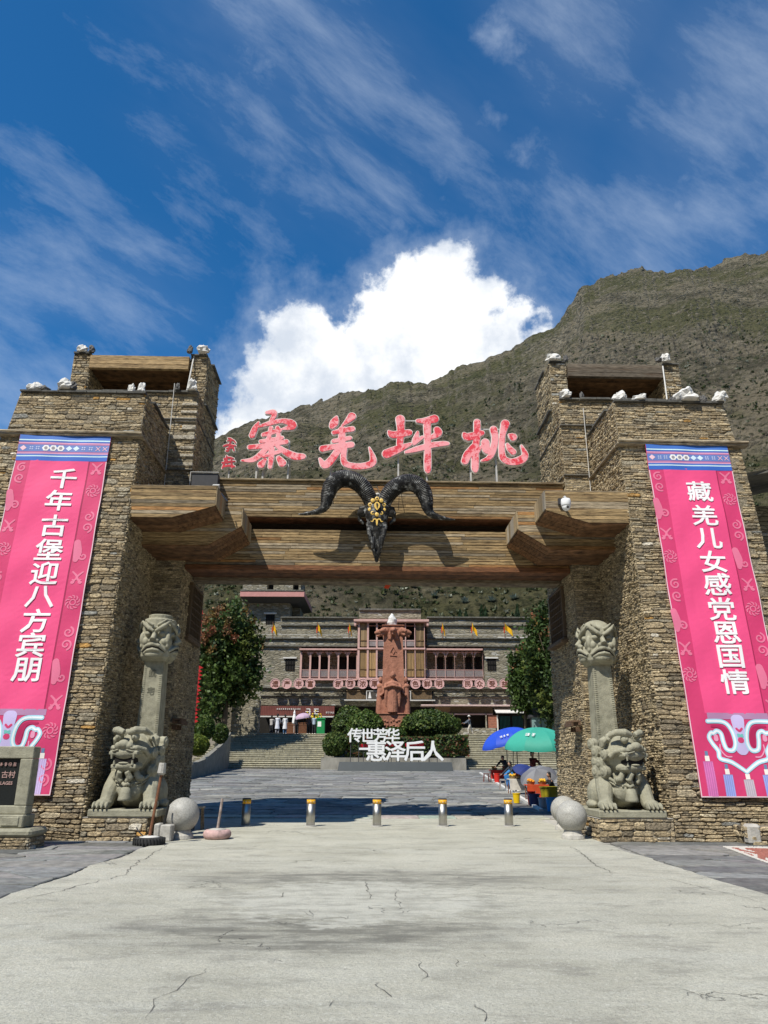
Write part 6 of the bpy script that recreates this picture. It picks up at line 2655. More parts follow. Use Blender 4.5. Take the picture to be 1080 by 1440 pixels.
    for k in range(44):
        u = 634 + 58 * k / 43
        for sg in (-1, 1):
            xa, za = bp(u, 994.6, YH - .25)
            xb, zb = bp(min(693, max(633, u + sg * 4)), 1002.6, YH - .25)
            m = MB()
            m.tube([(xa, YH - .25 - .02 * sg, za), (xb, YH - .25 - .02 * sg, zb)], .03, 4)
            m.build('frieze_slat', lat, root)
    fbox(612, 693, 1003.2, 1005.2, YH - .4, .4, 'pink_lintel', PKM)
    x0, z1 = bp(694, 996)
    x1, z0 = bp(736, 1003.5)
    for k in range(14):
        xa, xb = x0 + (x1 - x0) * k / 14, x0 + (x1 - x0) * (k + .96) / 14
        m = MB()
        m.add([(xa, YH - .1, z1), (xb, YH - .1, z1), (xb, YH - 1.6, z0), (xa, YH - 1.6, z0), (xa, YH - .1, z1 - .06), (xb, YH - .1, z1 - .06), (xb, YH - 1.6, z0 - .06), (xa, YH - 1.6, z0 - .06)],
              [(0, 3, 2, 1), (4, 5, 6, 7), (0, 1, 5, 4), (1, 2, 6, 5), (2, 3, 7, 6), (3, 0, 4, 7)])
        m.build('awning_panel', M['offwhite'], root)
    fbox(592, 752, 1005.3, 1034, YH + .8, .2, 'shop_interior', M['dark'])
    fbox(640, 698, 1023.6, 1036, YH - .5, 1.2, 'parapet', fw)
    fbox(686.5, 699, 1006, 1023.4, YH - .3, .9, 'brick_pier', mat('brick_red', (.36, .14, .09), .85, False, .25, 6))
    for k in range(7):
        fbox(686.2, 699.3, 1007 + k * 2.3, 1007.25 + k * 2.3, YH - .32, .02, 'brick_course', M['mortar'])
    fbox(698.6, 701.4, 1005.6, 1035, YH - .5, .5, 'pier', M['offwhite'])
    teal = mat('teal_shutter', (.03, .16, .16), .5, False, .15, 5)
    for u0, u1 in ((703, 718), (721, 735.5)):
        for k in range(8):
            fbox(u0 + (u1 - u0) * k / 8, u0 + (u1 - u0) * (k + .92) / 8, 1007, 1033, YH + .2, .08, 'shutter_slat', teal)
    for u in (616, 638, 684):
        fbox(u - 1.3, u + 1.3, 1003, 1034, YH - .4, .4, 'pier', fw)
    # left stub wall and dark passage
    fbox(327, 362, 984, 1036, YH - 5, 1.0, 'wall', fw)
    return root


hall()


def discs():
    rows = [('遗产丰富', (387, 403.3, 420, 436.3)), ('氛围浓厚', (475.6, 492.6, 510, 526.5)), ('特色鲜明', (566, 584.2, 600.6, 617.6)), ('民众受益', (657.6, 674.5, 692, 709.6))]
    brown = mat('disc_lettering', (.17, .065, .04), .6, False, .2, 8)
    pinkd = mat('disc_pink', (.62, .38, .36), .6, False, .12, 4)
    first = {0: 'leftmost', 1: 'second', 2: 'third', 3: 'fourth'}
    where = ['under the left gallery window', 'left of the red statue', 'right of the red statue', 'at the right end of the row']
    for gi, (tx, us) in enumerate(rows):
        for i, (ch, u) in enumerate(zip(tx, us)):
            x, z = bp(u, 961.5, YH - .95)
            y = YH - .95
            root = thing('disc_sign', 'round pink sign %s, %s of its four' % (where[gi], first[i]), 'round sign', (x, y, z), 'round pink signs on the hall front')
            m = MB()
            m.lathe([(.47, 0), (.47, .07), (.43, .085), (.0, .085)], 26)
            m.v = [(x + p[0], y + .085 - p[2], z + p[1]) for p in m.v]
            m.build('disc', pinkd, root)
            m = MB()
            prof = []
            ring = [(x + .475 * math.cos(t), y - .005, z + .475 * math.sin(t)) for t in [2 * math.pi * k / 28 for k in range(29)]]
            m.tube(ring, .035, 6)
            m.build('rim', pinkd, root)
            k = text_mesh(ch, .64, .012, .009)
            stand(k, Vector((x, y - .014, z)))
            k.build('character', brown, root)
            m = MB()
            m.box(x - .03, x + .03, y + .09, y + .95, z + .1, z + .16)
            m.build('bracket', M['metal_post'], root)
    for u0, u1 in ((380, 444), (468, 534), (560, 625), (650, 717)):
        x0, z = bp(u0, 965.5, YH - .5)
        x1, _ = bp(u1, 965.5, YH - .5)
        m = MB()
        m.box(x0, x1, YH - .44, YH - .40, z, z + .06)
        tag(m.build('sign_rail', M['pink_wood']), 'pink rail behind the round signs, %s' % {380: 'leftmost four', 468: 'second four', 560: 'third four, behind the statue', 650: 'rightmost four'}[u0], 'rail', 'rails behind the round signs')


discs()


def back_tower():
    Y = 80.0
    r2 = random.Random(4)
    x0, _ = bp(349, 848, Y)
    x1, z1 = bp(408, 848.5, Y)
    root = thing('watch_tower', 'stone watch tower with a wide pink eave left of the hall', 'tower', ((x0 + x1) / 2, Y, 4))
    m = MB()
    m.box(x0, x1, Y, Y + 6, 4, z1)
    m.build('wall', M['farwall'], root)
    xa, _ = bp(409, 848, Y)
    xb, _ = bp(419, 848, Y)
    m = MB()
    m.box(xa - .05, xb, Y + 2.4, Y + 6, 4, z1)
    m.build('wall', M['farwall'], root)
    # inverted tray under the eave
    xe0, ze1 = bp(338, 831.5, Y - 1.4)
    xe1, ze0 = bp(428, 839.5, Y - 1.4)
    m = MB()
    V = [(x0 + .2, Y - .05, z1), (xb, Y - .05, z1), (xb, Y + 6, z1), (x0 + .2, Y + 6, z1), (xe0, Y - 1.4, ze0), (xe1, Y - 1.4, ze0), (xe1, Y + 7.4, ze0), (xe0, Y + 7.4, ze0)]
    m.add(V, [(0, 3, 2, 1), (4, 5, 6, 7), (0, 1, 5, 4), (1, 2, 6, 5), (2, 3, 7, 6), (3, 0, 4, 7)])
    m.build('eave_soffit', M['dark_metal'], root)
    m = MB()
    m.bbox(xe0, xe1, Y - 1.45, Y + 7.45, ze0 + .003, ze1, .03)
    m.build('eave', mat('eave_pink', (.52, .25, .23), .7, False, .12, 2), root)
    k = 0
    x = xe0
    while x < xe1 - .1:
        w = min(r2.uniform(.7, 1.3), xe1 - x)
        m = MB()
        m.bbox(x + .01, x + w - .01, Y - 1.5, Y + 7.5, ze1 + .003, ze1 + .16 + r2.uniform(0, .05), .02, (.11, .105, .09))
        m.build('roof_slab', M['slate'], root)
        x += w
    # upper storey with openings
    for u0, u1 in ((343, 377), (386, 413), (421, 424)):
        a, zt = bp(u0, 800, Y + .6)
        b, _ = bp(u1, 800, Y + .6)
        m = MB()
        m.box(a, b, Y + .6, Y + 5, ze1 + .2, zt)
        m.build('wall', M['farwall'], root)
    a, zt = bp(345, 800, Y + 2)
    b, _ = bp(423, 800, Y + 2)
    m = MB()
    m.box(a, b, Y + 2, Y + 4.8, ze1 + .2, zt - .1)
    m.build('upper_core', M['dark'], root)
    a, za = bp(374, 878, Y)
    b, zb = bp(386, 864, Y)
    m = MB()
    m.box(a, b, Y - .03, Y + .02, za, zb)
    w = m.build('window', M['dark'], root)
    for t in (0, .33, .66, 1):
        m = MB()
        m.box(a + (b - a) * t - .035, a + (b - a) * t + .035, Y - .07, Y - .032, za, zb)
        m.build('bar', M['woodv'], w)
    m = MB()
    m.box(a - .25, b + .25, Y - .15, Y + .1, zb + .02, zb + .18)
    m.build('lintel', M['offwhite'], root)


back_tower()


def flags():
    yl = mat('yellow_flag', (.72, .40, .01), .7, False, .15, 4)
    rd = mat('flag_red_edge', (.55, .06, .02), .7, False, .15, 4)
    labs = ['yellow flag at the left end of the hall parapet, by the watch tower', 'yellow flag on the parapet above the left gallery middle', 'yellow flag just left of the central pavilion', 'yellow flag just right of the central pavilion', 'yellow flag above the right gallery middle', 'largest yellow flag, near the right tree']
    for i, (u, w) in enumerate(((383, .5), (446, .5), (490.5, .3), (622, .28), (664, .55), (710, .9))):
        Y = YH + .15
        x, z = bp(u, 895, Y)
        root = thing('flag', labs[i], 'flag', (x, Y, z), 'yellow flags on the hall parapet')
        m = MB()
        m.tube([(x, Y, z - .3), (x, Y, z + 1.45)], .03, 6)
        m.build('pole', M['rust'], root)
        m = MB()
        n = 8
        for k in range(n + 1):
            t = k / n
            dx, dy = w * t * .8, .12 * math.sin(t * 7 + i)
            m.v += [(x + dx + .03, Y + dy - .05, z + 1.35 - .75 * t), (x + dx * 1.1 + .03, Y + dy - .05, z + .55 - .45 * t + .12 * math.sin(t * 5))]
        m.f = [(2 * k, 2 * k + 1, 2 * k + 3, 2 * k + 2) for k in range(n)]
        m.c = [None] * n
        m.build('cloth', yl, root)
        m = MB()
        m.box(x - .09, x + .0, Y - .05, Y - .03, z + .35, z + .95)
        m.build('edge_strip', rd, root)
    p = GINV @ at(545, 824, 22.55)
    root = thing('red_pennant', 'tiny red pennant hanging under the middle of the lintel', 'flag', L(p.x, p.y, p.z))
    m = MB()
    m.add([(p.x - .12, p.y, p.z - .06), (p.x + .02, p.y + .02, p.z - .09), (p.x + .13, p.y, p.z + .07), (p.x - .02, p.y - .02, p.z + .09)], [(0, 1, 2, 3)])
    m.build('cloth', rd, root, M=GATE)
    m = MB()
    m.tube([(p.x + .05, p.y, p.z + .08), (p.x + .05, p.y, 6.75)], .006, 5)
    m.build('string', M['metal_post'], root, M=GATE)


flags()


# ------------------------------------------------------------------ foliage
def leaf_cloud(cen, rad, n, size, r2, pal, clumps=40, spread=.33, shell=.55, low=-1.0):
    """leaf faces gathered in clumps inside an uneven crown"""
    m = MB()
    C_ = []
    while len(C_) < clumps:
        d = Vector((r2.gauss(0, 1), r2.gauss(0, 1), r2.gauss(0, 1))).normalized()
        if d.z < low:
            continue
        C_.append((d * (shell + (1 - shell) * r2.random() ** .6) * r2.uniform(.8, 1.08), r2.uniform(.8, 1.2), pick(pal, r2)))
    for i in range(n):
        c, s, cc = C_[r2.randrange(clumps)]
        q = c + Vector((r2.gauss(0, 1), r2.gauss(0, 1), r2.gauss(0, .8))) * spread * .5 * s
        p = Vector((cen[0] + q.x * rad[0], cen[1] + q.y * rad[1], cen[2] + q.z * rad[2]))
        a = Vector((r2.gauss(0, 1), r2.gauss(0, 1), r2.gauss(0, 1))).normalized()
        b = a.cross(Vector((r2.gauss(0, 1), r2.gauss(0, 1), r2.gauss(0, 1)))).normalized()
        w, h = size * r2.uniform(.5, 1.1), size * r2.uniform(.8, 1.5)
        k = r2.uniform(.75, 1.25)
        m.add([tuple(p - a * w * .5), tuple(p + b * h * .5), tuple(p + a * w * .5), tuple(p - b * h * .5)], [(0, 1, 2, 3)], tuple(x * k for x in cc))
    return m


GREEN = [((.045, .078, .018), 30), ((.072, .118, .024), 24), ((.028, .052, .014), 16), ((.125, .155, .034), 14)]
RUST = [((.22, .085, .04), 4), ((.26, .13, .06), 3), ((.16, .10, .03), 3)]


def tree(x, y, z, cz, rad, label, seed, rust=0, n=15000, th=.28):
    r2 = random.Random(seed)
    root = thing('broadleaf_tree', label, 'tree', (x, y, z), 'trees beside the hall')
    m = MB()
    m.tube([(x, y, z - .3), (x + .1, y, z + (cz - z) * .4), (x - .05, y + .1, cz), (x, y, cz + rad[2] * .5)], [th, th * .75, th * .5, th * .15], 10)
    m.build('trunk', M['bark'], root, smooth=True)
    for k in range(9):
        a = k * 2.4 + r2.random()
        d = Vector((math.cos(a) * rad[0], math.sin(a) * rad[1], r2.uniform(-.2, .7) * rad[2])) * r2.uniform(.55, .9)
        b = MB()
        s = Vector((x, y, z + (cz - z) * r2.uniform(.5, .95)))
        e = Vector((x, y, cz)) + d
        b.tube([s, s.lerp(e, .5) + Vector((0, 0, .3)), e], [th * .4, th * .25, th * .06], 7)
        b.build('limb', M['bark'], root, smooth=True)
    c = leaf_cloud((x, y, cz), rad, n, .30, r2, GREEN, 90, .30, .35)
    if rust:
        c.merge(leaf_cloud((x, y, cz + .25 * rad[2]), (rad[0] * .98, rad[1] * 1.02, rad[2] * .80), rust, .22, r2, RUST, 26, .15, .85, -.2))
    c.build('crown', M['leaf'], root, kind='stuff')


p = at(322, 950, 62)
tree(at(322, 930, 65).x - .1, 65, 2.6, at(320, 928, 65).z, (2.75, 2.2, 4.7), 'dark green tree with rusty seed clusters left of the stairs', 5, 1900, 15000)
p = at(284, 960, 62)
tree(p.x - 2.5, 70, 2.8, at(296, 950, 70).z, (2.8, 2.4, 4.4), 'dark tree half hidden by the left jamb', 6, 500, 9000)
p = at(762, 925, 66)
tree(p.x + .9, 66, 3.2, at(762, 935, 66).z, (2.5, 2.5, 4.9), 'green tree at the right end of the hall, partly behind the jamb', 7, 260, 16000)
p = at(738, 970, 68)
tree(p.x, 69, 3.6, at(745, 955, 68).z, (1.2, 1.3, 3.0), 'smaller slender tree in front of the right gallery end', 8, 60, 7000, .15)


def bush(name, label, cx, cy, cz, rad, seed, pal=None, n=4200, group='clipped bushes round the statue', size=.13, box=False):
    r2 = random.Random(seed)
    root = thing(name, label, 'bush', (cx, cy, cz - rad[2]), group)
    m = MB()
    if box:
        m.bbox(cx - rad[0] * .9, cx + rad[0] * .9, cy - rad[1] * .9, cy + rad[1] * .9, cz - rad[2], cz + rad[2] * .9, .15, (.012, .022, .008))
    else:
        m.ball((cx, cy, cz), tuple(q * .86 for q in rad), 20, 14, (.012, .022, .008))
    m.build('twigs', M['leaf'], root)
    c = MB()
    pal = pal or GREEN
    for i in range(n):
        d = Vector((r2.gauss(0, 1), r2.gauss(0, 1), r2.gauss(0, 1)))
        if box:
            k = max(abs(d.x), abs(d.y), abs(d.z))
            d = d / k
            d = Vector((d.x, d.y, d.z))
        else:
            d.normalize()
        if d.y > .5:
            continue
        rr = (.92 + .10 * noise.noise(d * 2.6 + Vector((seed, 0, 0))) + r2.gauss(0, .035))
        p = Vector((cx + d.x * rad[0] * rr, cy + d.y * rad[1] * rr, cz + d.z * rad[2] * rr))
        a = Vector((r2.gauss(0, 1), r2.gauss(0, 1), r2.gauss(0, 1))).normalized()
        b = a.cross(d + Vector((r2.gauss(0, .5), r2.gauss(0, .5), r2.gauss(0, .5)))).normalized()
        s = size * r2.uniform(.6, 1.2)
        cc = pick(pal, r2)
        c.add([tuple(p - a * s * .5), tuple(p + b * s * .7), tuple(p + a * s * .5), tuple(p - b * s * .7)], [(0, 1, 2, 3)], cc)
    c.build('leaves', M['leaf'], root, kind='stuff')


LIGHTG = [((.06, .11, .02), 20), ((.09, .14, .025), 14), ((.04, .075, .016), 14), ((.12, .15, .035), 5)]
REDG = [((.045, .08, .02), 20), ((.07, .10, .02), 10), ((.11, .06, .02), 8), ((.17, .05, .03), 3)]


def b_at(u0, u1, v0, v1, Y):
    a, b = at(u0, v1, Y), at(u1, v0, Y)
    return (a.x + b.x) / 2, (a.z + b.z) / 2, abs(b.x - a.x) / 2, abs(b.z - a.z) / 2


def bb(label, u0, u1, v0, v1, Y, seed, pal=None, dep=None, box=False, n=3600):
    x, z, rx, rz = b_at(u0, u1, v0, v1, Y)
    bush('hedge' if box else 'clipped_bush', label, x, Y, z, (rx, dep or rx, rz), seed, pal, n, 'clipped bushes round the statue', .17, box)


bb('tall clipped bush left of the statue, behind the lighter one', 466, 515, 992, 1050, 67.5, 1)
bb('light green rounded bush just left of the red statue', 486, 541, 999, 1048, 65.5, 2, LIGHTG, n=4500)
bb('largest oval clipped bush right of the red statue', 562, 648, 998, 1044, 65.5, 3, None, 2.4, n=7000)
bb('low dark bush at the left corner of the planter', 452, 490, 1029, 1064, 62.5, 4)
bb('low hedge with reddish tips at the right corner of the planter', 613, 657, 1034, 1063, 62.3, 5, REDG, 1.1, True)
bb('low light hedge behind the white letters', 486, 612, 1036, 1063, 62.8, 6, REDG, .7, True, 6000)
bb('grassy tuft under the statue base', 536, 572, 1022, 1046, 64, 7, LIGHTG, .8)
bb('light green clipped ball in the left planter', 272, 303, 1005, 1042, 50, 8, LIGHTG)
bb('yellow green low bush at the foot of the left jamb', 258, 295, 1033, 1062, 47, 9, [((.13, .17, .02), 10), ((.08, .12, .02), 10), ((.17, .19, .03), 4)])
bb('dark trimmed bush behind the light ball in the left planter', 298, 322, 1018, 1045, 55, 10)


def planter_left():
    root = thing('planter_kerb', 'low stone kerb of the planter beside the left stairs', 'kerb', (-13, 50, 1))
    P = [at(262, 1078, 45), at(288, 1068, 50), at(312, 1048, 57), at(325, 1030, 62)]
    for a, b in zip(P[:-1], P[1:]):
        m = MB()
        za, zb = a.z, b.z
        V = [(a.x, a.y, gz(a.y) - .1), (b.x, b.y, gz(b.y) - .1), (b.x - .35, b.y, gz(b.y) - .1), (a.x - .35, a.y, gz(a.y) - .1), (a.x, a.y, za), (b.x, b.y, zb), (b.x - .35, b.y, zb), (a.x - .35, a.y, za)]
        m.add(V, [(0, 3, 2, 1), (4, 5, 6, 7), (0, 1, 5, 4), (1, 2, 6, 5), (2, 3, 7, 6), (3, 0, 4, 7)])
        m.build('kerb_stone', mat('kerb_stone_shaded', (.22, .21, .18), .9, False, .3, 3, bump=.01, dirt=(.10, .10, .08)), root)  # stone darkened so its colour carries the shade over this kerb
    m = MB()
    V = [(P[0].x - .3, P[0].y, P[0].z - .1), (P[3].x - .3, P[3].y, P[3].z - .1), (P[3].x - 9, P[3].y, P[3].z - .1), (P[0].x - 9, P[0].y, P[0].z - .1)]
    m.add(V, [(0, 1, 2, 3)])
    m.build('soil', M['earth'], root)


planter_left()


def hillside():
    """bushes over the slope above the hall, cypress trees among them"""
    r2 = random.Random(17)
    m = MB()
    pal = [((.05, .065, .022), 20), ((.075, .085, .03), 14), ((.14, .15, .09), 10), ((.22, .23, .17), 6), ((.035, .05, .018), 14)]
    for i in range(5200):
        y = 87 + 130 * r2.random() ** 2.0
        x = r2.uniform(-.36, .62) * y
        z = hill_z(x, y)
        s = r2.uniform(.18, .6) * (1 + (y - 87) / 260)
        cc = pick(pal, r2)
        for k in range(7):
            a = Vector((r2.gauss(0, 1), r2.gauss(0, 1), abs(r2.gauss(0, 1)) + .3)).normalized()
            b = a.cross(Vector((r2.gauss(0, 1), r2.gauss(0, 1), r2.gauss(0, 1)))).normalized()
            p = Vector((x, y, z + s * .2)) + Vector((r2.gauss(0, .3), r2.gauss(0, .3), r2.uniform(0, .4))) * s
            q = r2.uniform(.7, 1.3)
            m.add([tuple(p - b * s * .3), tuple(p + a * s * .75), tuple(p + b * s * .3), tuple(p - a * s * .2)], [(0, 1, 2, 3)], tuple(t * q for t in cc))
    m.build('hillside_shrubs', M['leaf'], kind='stuff')
    # grey-green agave-like rosettes one can tell apart
    labs = ['large grey agave on the slope, left of the two beside it', 'grey agave clump above the cypress pair', 'pale grey agave high on the slope at the right', 'small grey agave above the central pavilion', 'grey agave over the right gallery']
    for i, (u, v) in enumerate(((654, 848), (691, 846), (723, 843), (581, 826), (612, 840))):
        d = ray(u, v)
        h = _bv.ray_cast(EYE, d)
        if not h[0]:
            continue
        p = h[0]
        root = thing('agave_plant', labs[i], 'plant', p, 'agaves on the slope')
        for k in range(26):
            a = k * 2.4
            e = r2.uniform(.25, 1.25)
            L_ = r2.uniform(.7, 1.1)
            dr = Vector((math.cos(a) * math.cos(e), math.sin(a) * math.cos(e), math.sin(e)))
            sd = dr.cross(Vector((0, 0, 1))).normalized() * .11
            q = MB()
            c0 = p + dr * L_ * .5
            q.add([tuple(p - sd * .6), tuple(c0 - sd), tuple(p + dr * L_), tuple(c0 + sd), tuple(p + sd * .6)], [(0, 1, 2, 3, 4)], (.16, .20, .17))
            q.build('leaf', M['leaf'], root)
    labs = ['left cypress of the close pair above the right gallery', 'right cypress of the close pair above the right gallery', 'lone cypress near the right tree', 'small cypress above the pavilion roof end', 'tiny cypress beside the small one']
    for i, (u, v, h) in enumerate(((677.5, 868, 17), (683, 868, 14), (728, 868, 19), (647, 868, 11), (655.5, 868, 9))):
        Y = 86.5
        p = at(u, v, Y)
        H = h / 12.6
        root = thing('cypress_tree', labs[i], 'tree', (p.x, Y, p.z - 1.5), 'cypresses behind the hall')
        t = MB()
        t.tube([(p.x, Y, p.z - 2.0), (p.x, Y, p.z + H * .8)], [.09, .03], 6)
        t.build('trunk', M['bark'], root)
        c = MB()
        for k in range(420):
            tt = r2.random()
            rr = (.30 + .05 * H) * (1 - tt) ** .7 * r2.uniform(.5, 1.05)
            a = r2.uniform(0, 6.283)
            q = Vector((p.x + rr * math.cos(a), Y + rr * math.sin(a), p.z - .6 + (H + .6) * tt))
            b = Vector((r2.gauss(0, 1), r2.gauss(0, 1), 0)).normalized()
            k2 = r2.uniform(.7, 1.3)
            c.add([tuple(q - b * .07), tuple(q + Vector((0, 0, .26))), tuple(q + b * .07), tuple(q - Vector((0, 0, .1)))], [(0, 1, 2, 3)], (.018 * k2, .04 * k2, .014 * k2))
        c.build('crown', M['leaf'], root, kind='stuff')


hillside()


# ------------------------------------------------------------------ red sandstone monument
def monument():
    Y = 66.5
    x, _ = bp(553, 1000, Y)
    zf = lambda v: bp(553, v, Y)[1]
    k = .0600   # metres per pixel of the photograph
    root = thing('red_monument', 'red sandstone monument with robed figure and white flame stone on top', 'statue', (x, Y, 3.1))
    mt = M['red_stone']

    def fr(v0, v1, w0, w1, d0, d1, nm, y=0):
        m = MB()
        za, zb = zf(v1), zf(v0)
        V = [(x - w1, Y + y - d1, za), (x + w1, Y + y - d1, za), (x + w1, Y + y + d1, za), (x - w1, Y + y + d1, za), (x - w0, Y + y - d0, zb), (x + w0, Y + y - d0, zb), (x + w0, Y + y + d0, zb), (x - w0, Y + y + d0, zb)]
        m.add(V, [(0, 3, 2, 1), (4, 5, 6, 7), (0, 1, 5, 4), (1, 2, 6, 5), (2, 3, 7, 6), (3, 0, 4, 7)])
        return m.build(nm, mt, root)
    # pedestal with relief panel
    fr(1004.8, 1046, 1.32, 1.22, 1.3, 1.2, 'pedestal', .6)
    r2 = random.Random(3)
    m = MB()
    for i in range(9):
        for j in range(3):
            a = x - 1.0 + i * .25 + r2.uniform(-.06, .06)
            z = zf(1014) - .42 * j + r2.uniform(-.08, .08)
            m.ball((a, Y - .69, z), (r2.uniform(.07, .13), .07, r2.uniform(.06, .13)), 8, 6)
    m.build('relief', mt, root, kind='stuff')
    m = MB()
    m.bbox(x - 1.4, x + 1.4, Y - .78, Y + 2.0, zf(1005.2), zf(1003.4), .03)
    m.build('plinth_course', mt, root)
    # tapered shaft, slightly rough
    m = MB()
    n = 14
    za, zb = zf(1003), zf(881)
    ring = []
    for j in range(n + 1):
        t = j / n
        w = 1.02 + (.80 - 1.02) * t
        for q in range(24):
            a = q / 24 * 4
            e, f = int(a), a - int(a)
            px, py = ((-1 + 2 * f, -1), (1, -1 + 2 * f), (1 - 2 * f, 1), (-1, 1 - 2 * f))[e]
            nn = .03 * noise.noise((px * 3, py * 3, t * 9))
            m.v.append((x + px * (w + nn), Y + .7 + py * (w * .85 + nn), za + (zb - za) * t))
    for j in range(n):
        for q in range(24):
            m.f.append((j * 24 + q, j * 24 + (q + 1) % 24, (j + 1) * 24 + (q + 1) % 24, (j + 1) * 24 + q))
    m.f.append(tuple(n * 24 + q for q in range(24)))
    m.c = [None] * len(m.f)
    m.build('shaft', mt, root)
    yF = Y + .7 - .80
    # carved strokes on the shaft front
    m = MB()
    for st in ([(-.25, .5), (0, .95), (.28, .5)], [(-.12, .55), (0, .3), (.14, .55)], [(-.3, .2), (.3, .15)]):
        m.tube([(x + a, yF + .02, zf(925) + b) for a, b in st], .035, 6)
    m.build('carved_emblem', mt, root, kind='stuff')
    # capital with dragon heads thrusting out
    m = MB()
    z = zf(889)
    m.bbox(x - .88, x + .88, Y + .7 - .85, Y + .7 + .85, zf(886), zf(880.5), .05)
    for a in (0, math.pi / 2, math.pi, -math.pi / 2, -math.pi * .25, -math.pi * .75):
        dx, dy = math.cos(a), math.sin(a)
        o = Vector((x + dx * .8, Y + .7 + dy * .8, z))
        d = Vector((dx, dy, 0))
        m.tube([o - d * .3 + Vector((0, 0, -.05)), o + d * .2 + Vector((0, 0, .1)), o + d * .55 + Vector((0, 0, .12)), o + d * .85 + Vector((0, 0, .0))], [.34, .30, .24, .12], 10)
        m.tube([o + d * .3 + Vector((0, 0, -.12)), o + d * .68 + Vector((0, 0, -.28))], [.18, .09], 8)
        sd = Vector((-dy, dx, 0))
        for sg in (-1, 1):
            m.tube([o + sd * .16 * sg + Vector((0, 0, .25)), o + sd * .26 * sg - d * .1 + Vector((0, 0, .55))], [.09, .03], 7)
            m.ball(o + d * .42 + sd * .17 * sg + Vector((0, 0, .26)), .09, 8, 6)
            m.tube([o + sd * .2 * sg + Vector((0, 0, -.1)), o + sd * .25 * sg + Vector((0, 0, -.7))], [.16, .06], 8)
    cap = sculpt(m, .05, 1)
    cap.build('dragon_capital', mt, root, smooth=True)
    m = MB()
    m.bbox(x - 1.0, x + 1.0, Y + .7 - .95, Y + .7 + .95, zf(880.4), zf(879.2), .03)
    m.build('cap_slab', mt, root)
    # white flame-shaped stone
    m = MB()
    n = 16
    H = zf(860) - zf(879)
    m.lathe([(.34, 0), (.40, H * .12), (.42, H * .25), (.43, H * .38), (.40, H * .5), (.33, H * .63), (.25, H * .75), (.15, H * .87), (.07, H * .95), (.0, H)], n, (x - .1, Y + .7, zf(879.2)))
    m.v = [(p[0] + .10 * noise.noise((p[0] * 3, p[2] * 3, p[1])), p[1] + .1 * noise.noise((p[1] * 3, p[2] * 3, p[0])), p[2]) for p in m.v]
    m.build('white_stone', M['white_stone'], root)
    # robed standing figure in front
    f = MB()
    y = Y - .55
    zb, zh = zf(1003), zf(951)
    f.tube([(x - .05, y, zb), (x - .05, y, zf(985)), (x - .05, y + .02, zf(968)), (x - .05, y + .05, zf(960))], [.46, .42, .40, .34], 20)
    f.ball((x - .05, y + .05, zf(963)), (.62, .34, .30), 16, 10)
    f.tube([(x - .05, y + .04, zf(959)), (x - .05, y + .02, zf(955))], [.17, .15], 12)
    f.ball((x - .05, y - .02, zf(950.5)), (.24, .26, .32), 16, 12)
    f.tube([(x - .05 - .26, y + .05, zf(952)), (x - .05, y + .04, zf(945.5)), (x - .05 + .26, y + .05, zf(952))], [.10, .14, .10], 10)
    f.ball((x - .05, y - .27, zf(951)), (.05, .07, .07), 8, 6)
    for sg in (-1, 1):
        f.ball((x - .05 + sg * .09, y - .24, zf(949.6)), (.04, .03, .03), 8, 6)
        f.tube([(x - .05 + sg * .55, y + .02, zf(962)), (x - .05 + sg * .66, y - .18, zf(969)), (x - .05 + sg * .30, y - .42, zf(966.5)), (x - .05, y - .44, zf(965))], [.17, .16, .13, .12], 12)
        f.tube([(x - .05 + sg * .48, y - .12, zf(969)), (x - .05 + sg * .58, y - .05, zf(982)), (x - .05 + sg * .56, y + .0, zf(995))], [.17, .15, .06], 12)
        for q in range(5):
            f.ball((x - .05 + sg * (.03 + .035 * q), y - .53, zf(965) - .05), (.02, .06, .08), 6, 5)
        # smaller figures standing at the corners
        cx = x + sg * 1.15
        f.tube([(cx, y + .75, zb), (cx, y + .7, zf(985)), (cx - sg * .06, y + .7, zf(968))], [.36, .31, .28], 14)
        f.ball((cx - sg * .06, y + .68, zf(965)), (.36, .30, .26), 12, 8)
        f.ball((cx - sg * .06, y + .60, zf(956)), (.20, .21, .27), 12, 8)
        f.tube([(cx - sg * .3, y + .45, zf(966)), (cx - sg * .32, y + .3, zf(975)), (cx - sg * .05, y + .3, zf(979))], [.13, .12, .09], 10)
    for q in range(9):
        a = math.pi * (1.05 + .9 * q / 8)
        f.tube([(x - .05 + .44 * math.cos(a), y + .44 * math.sin(a), zb + .03), (x - .05 + .40 * math.cos(a), y + .40 * math.sin(a), zf(970))], [.05, .025], 6)
    g = sculpt(f, .045, 1)
    g.build('carved_figures', mt, root, smooth=True)


monument()


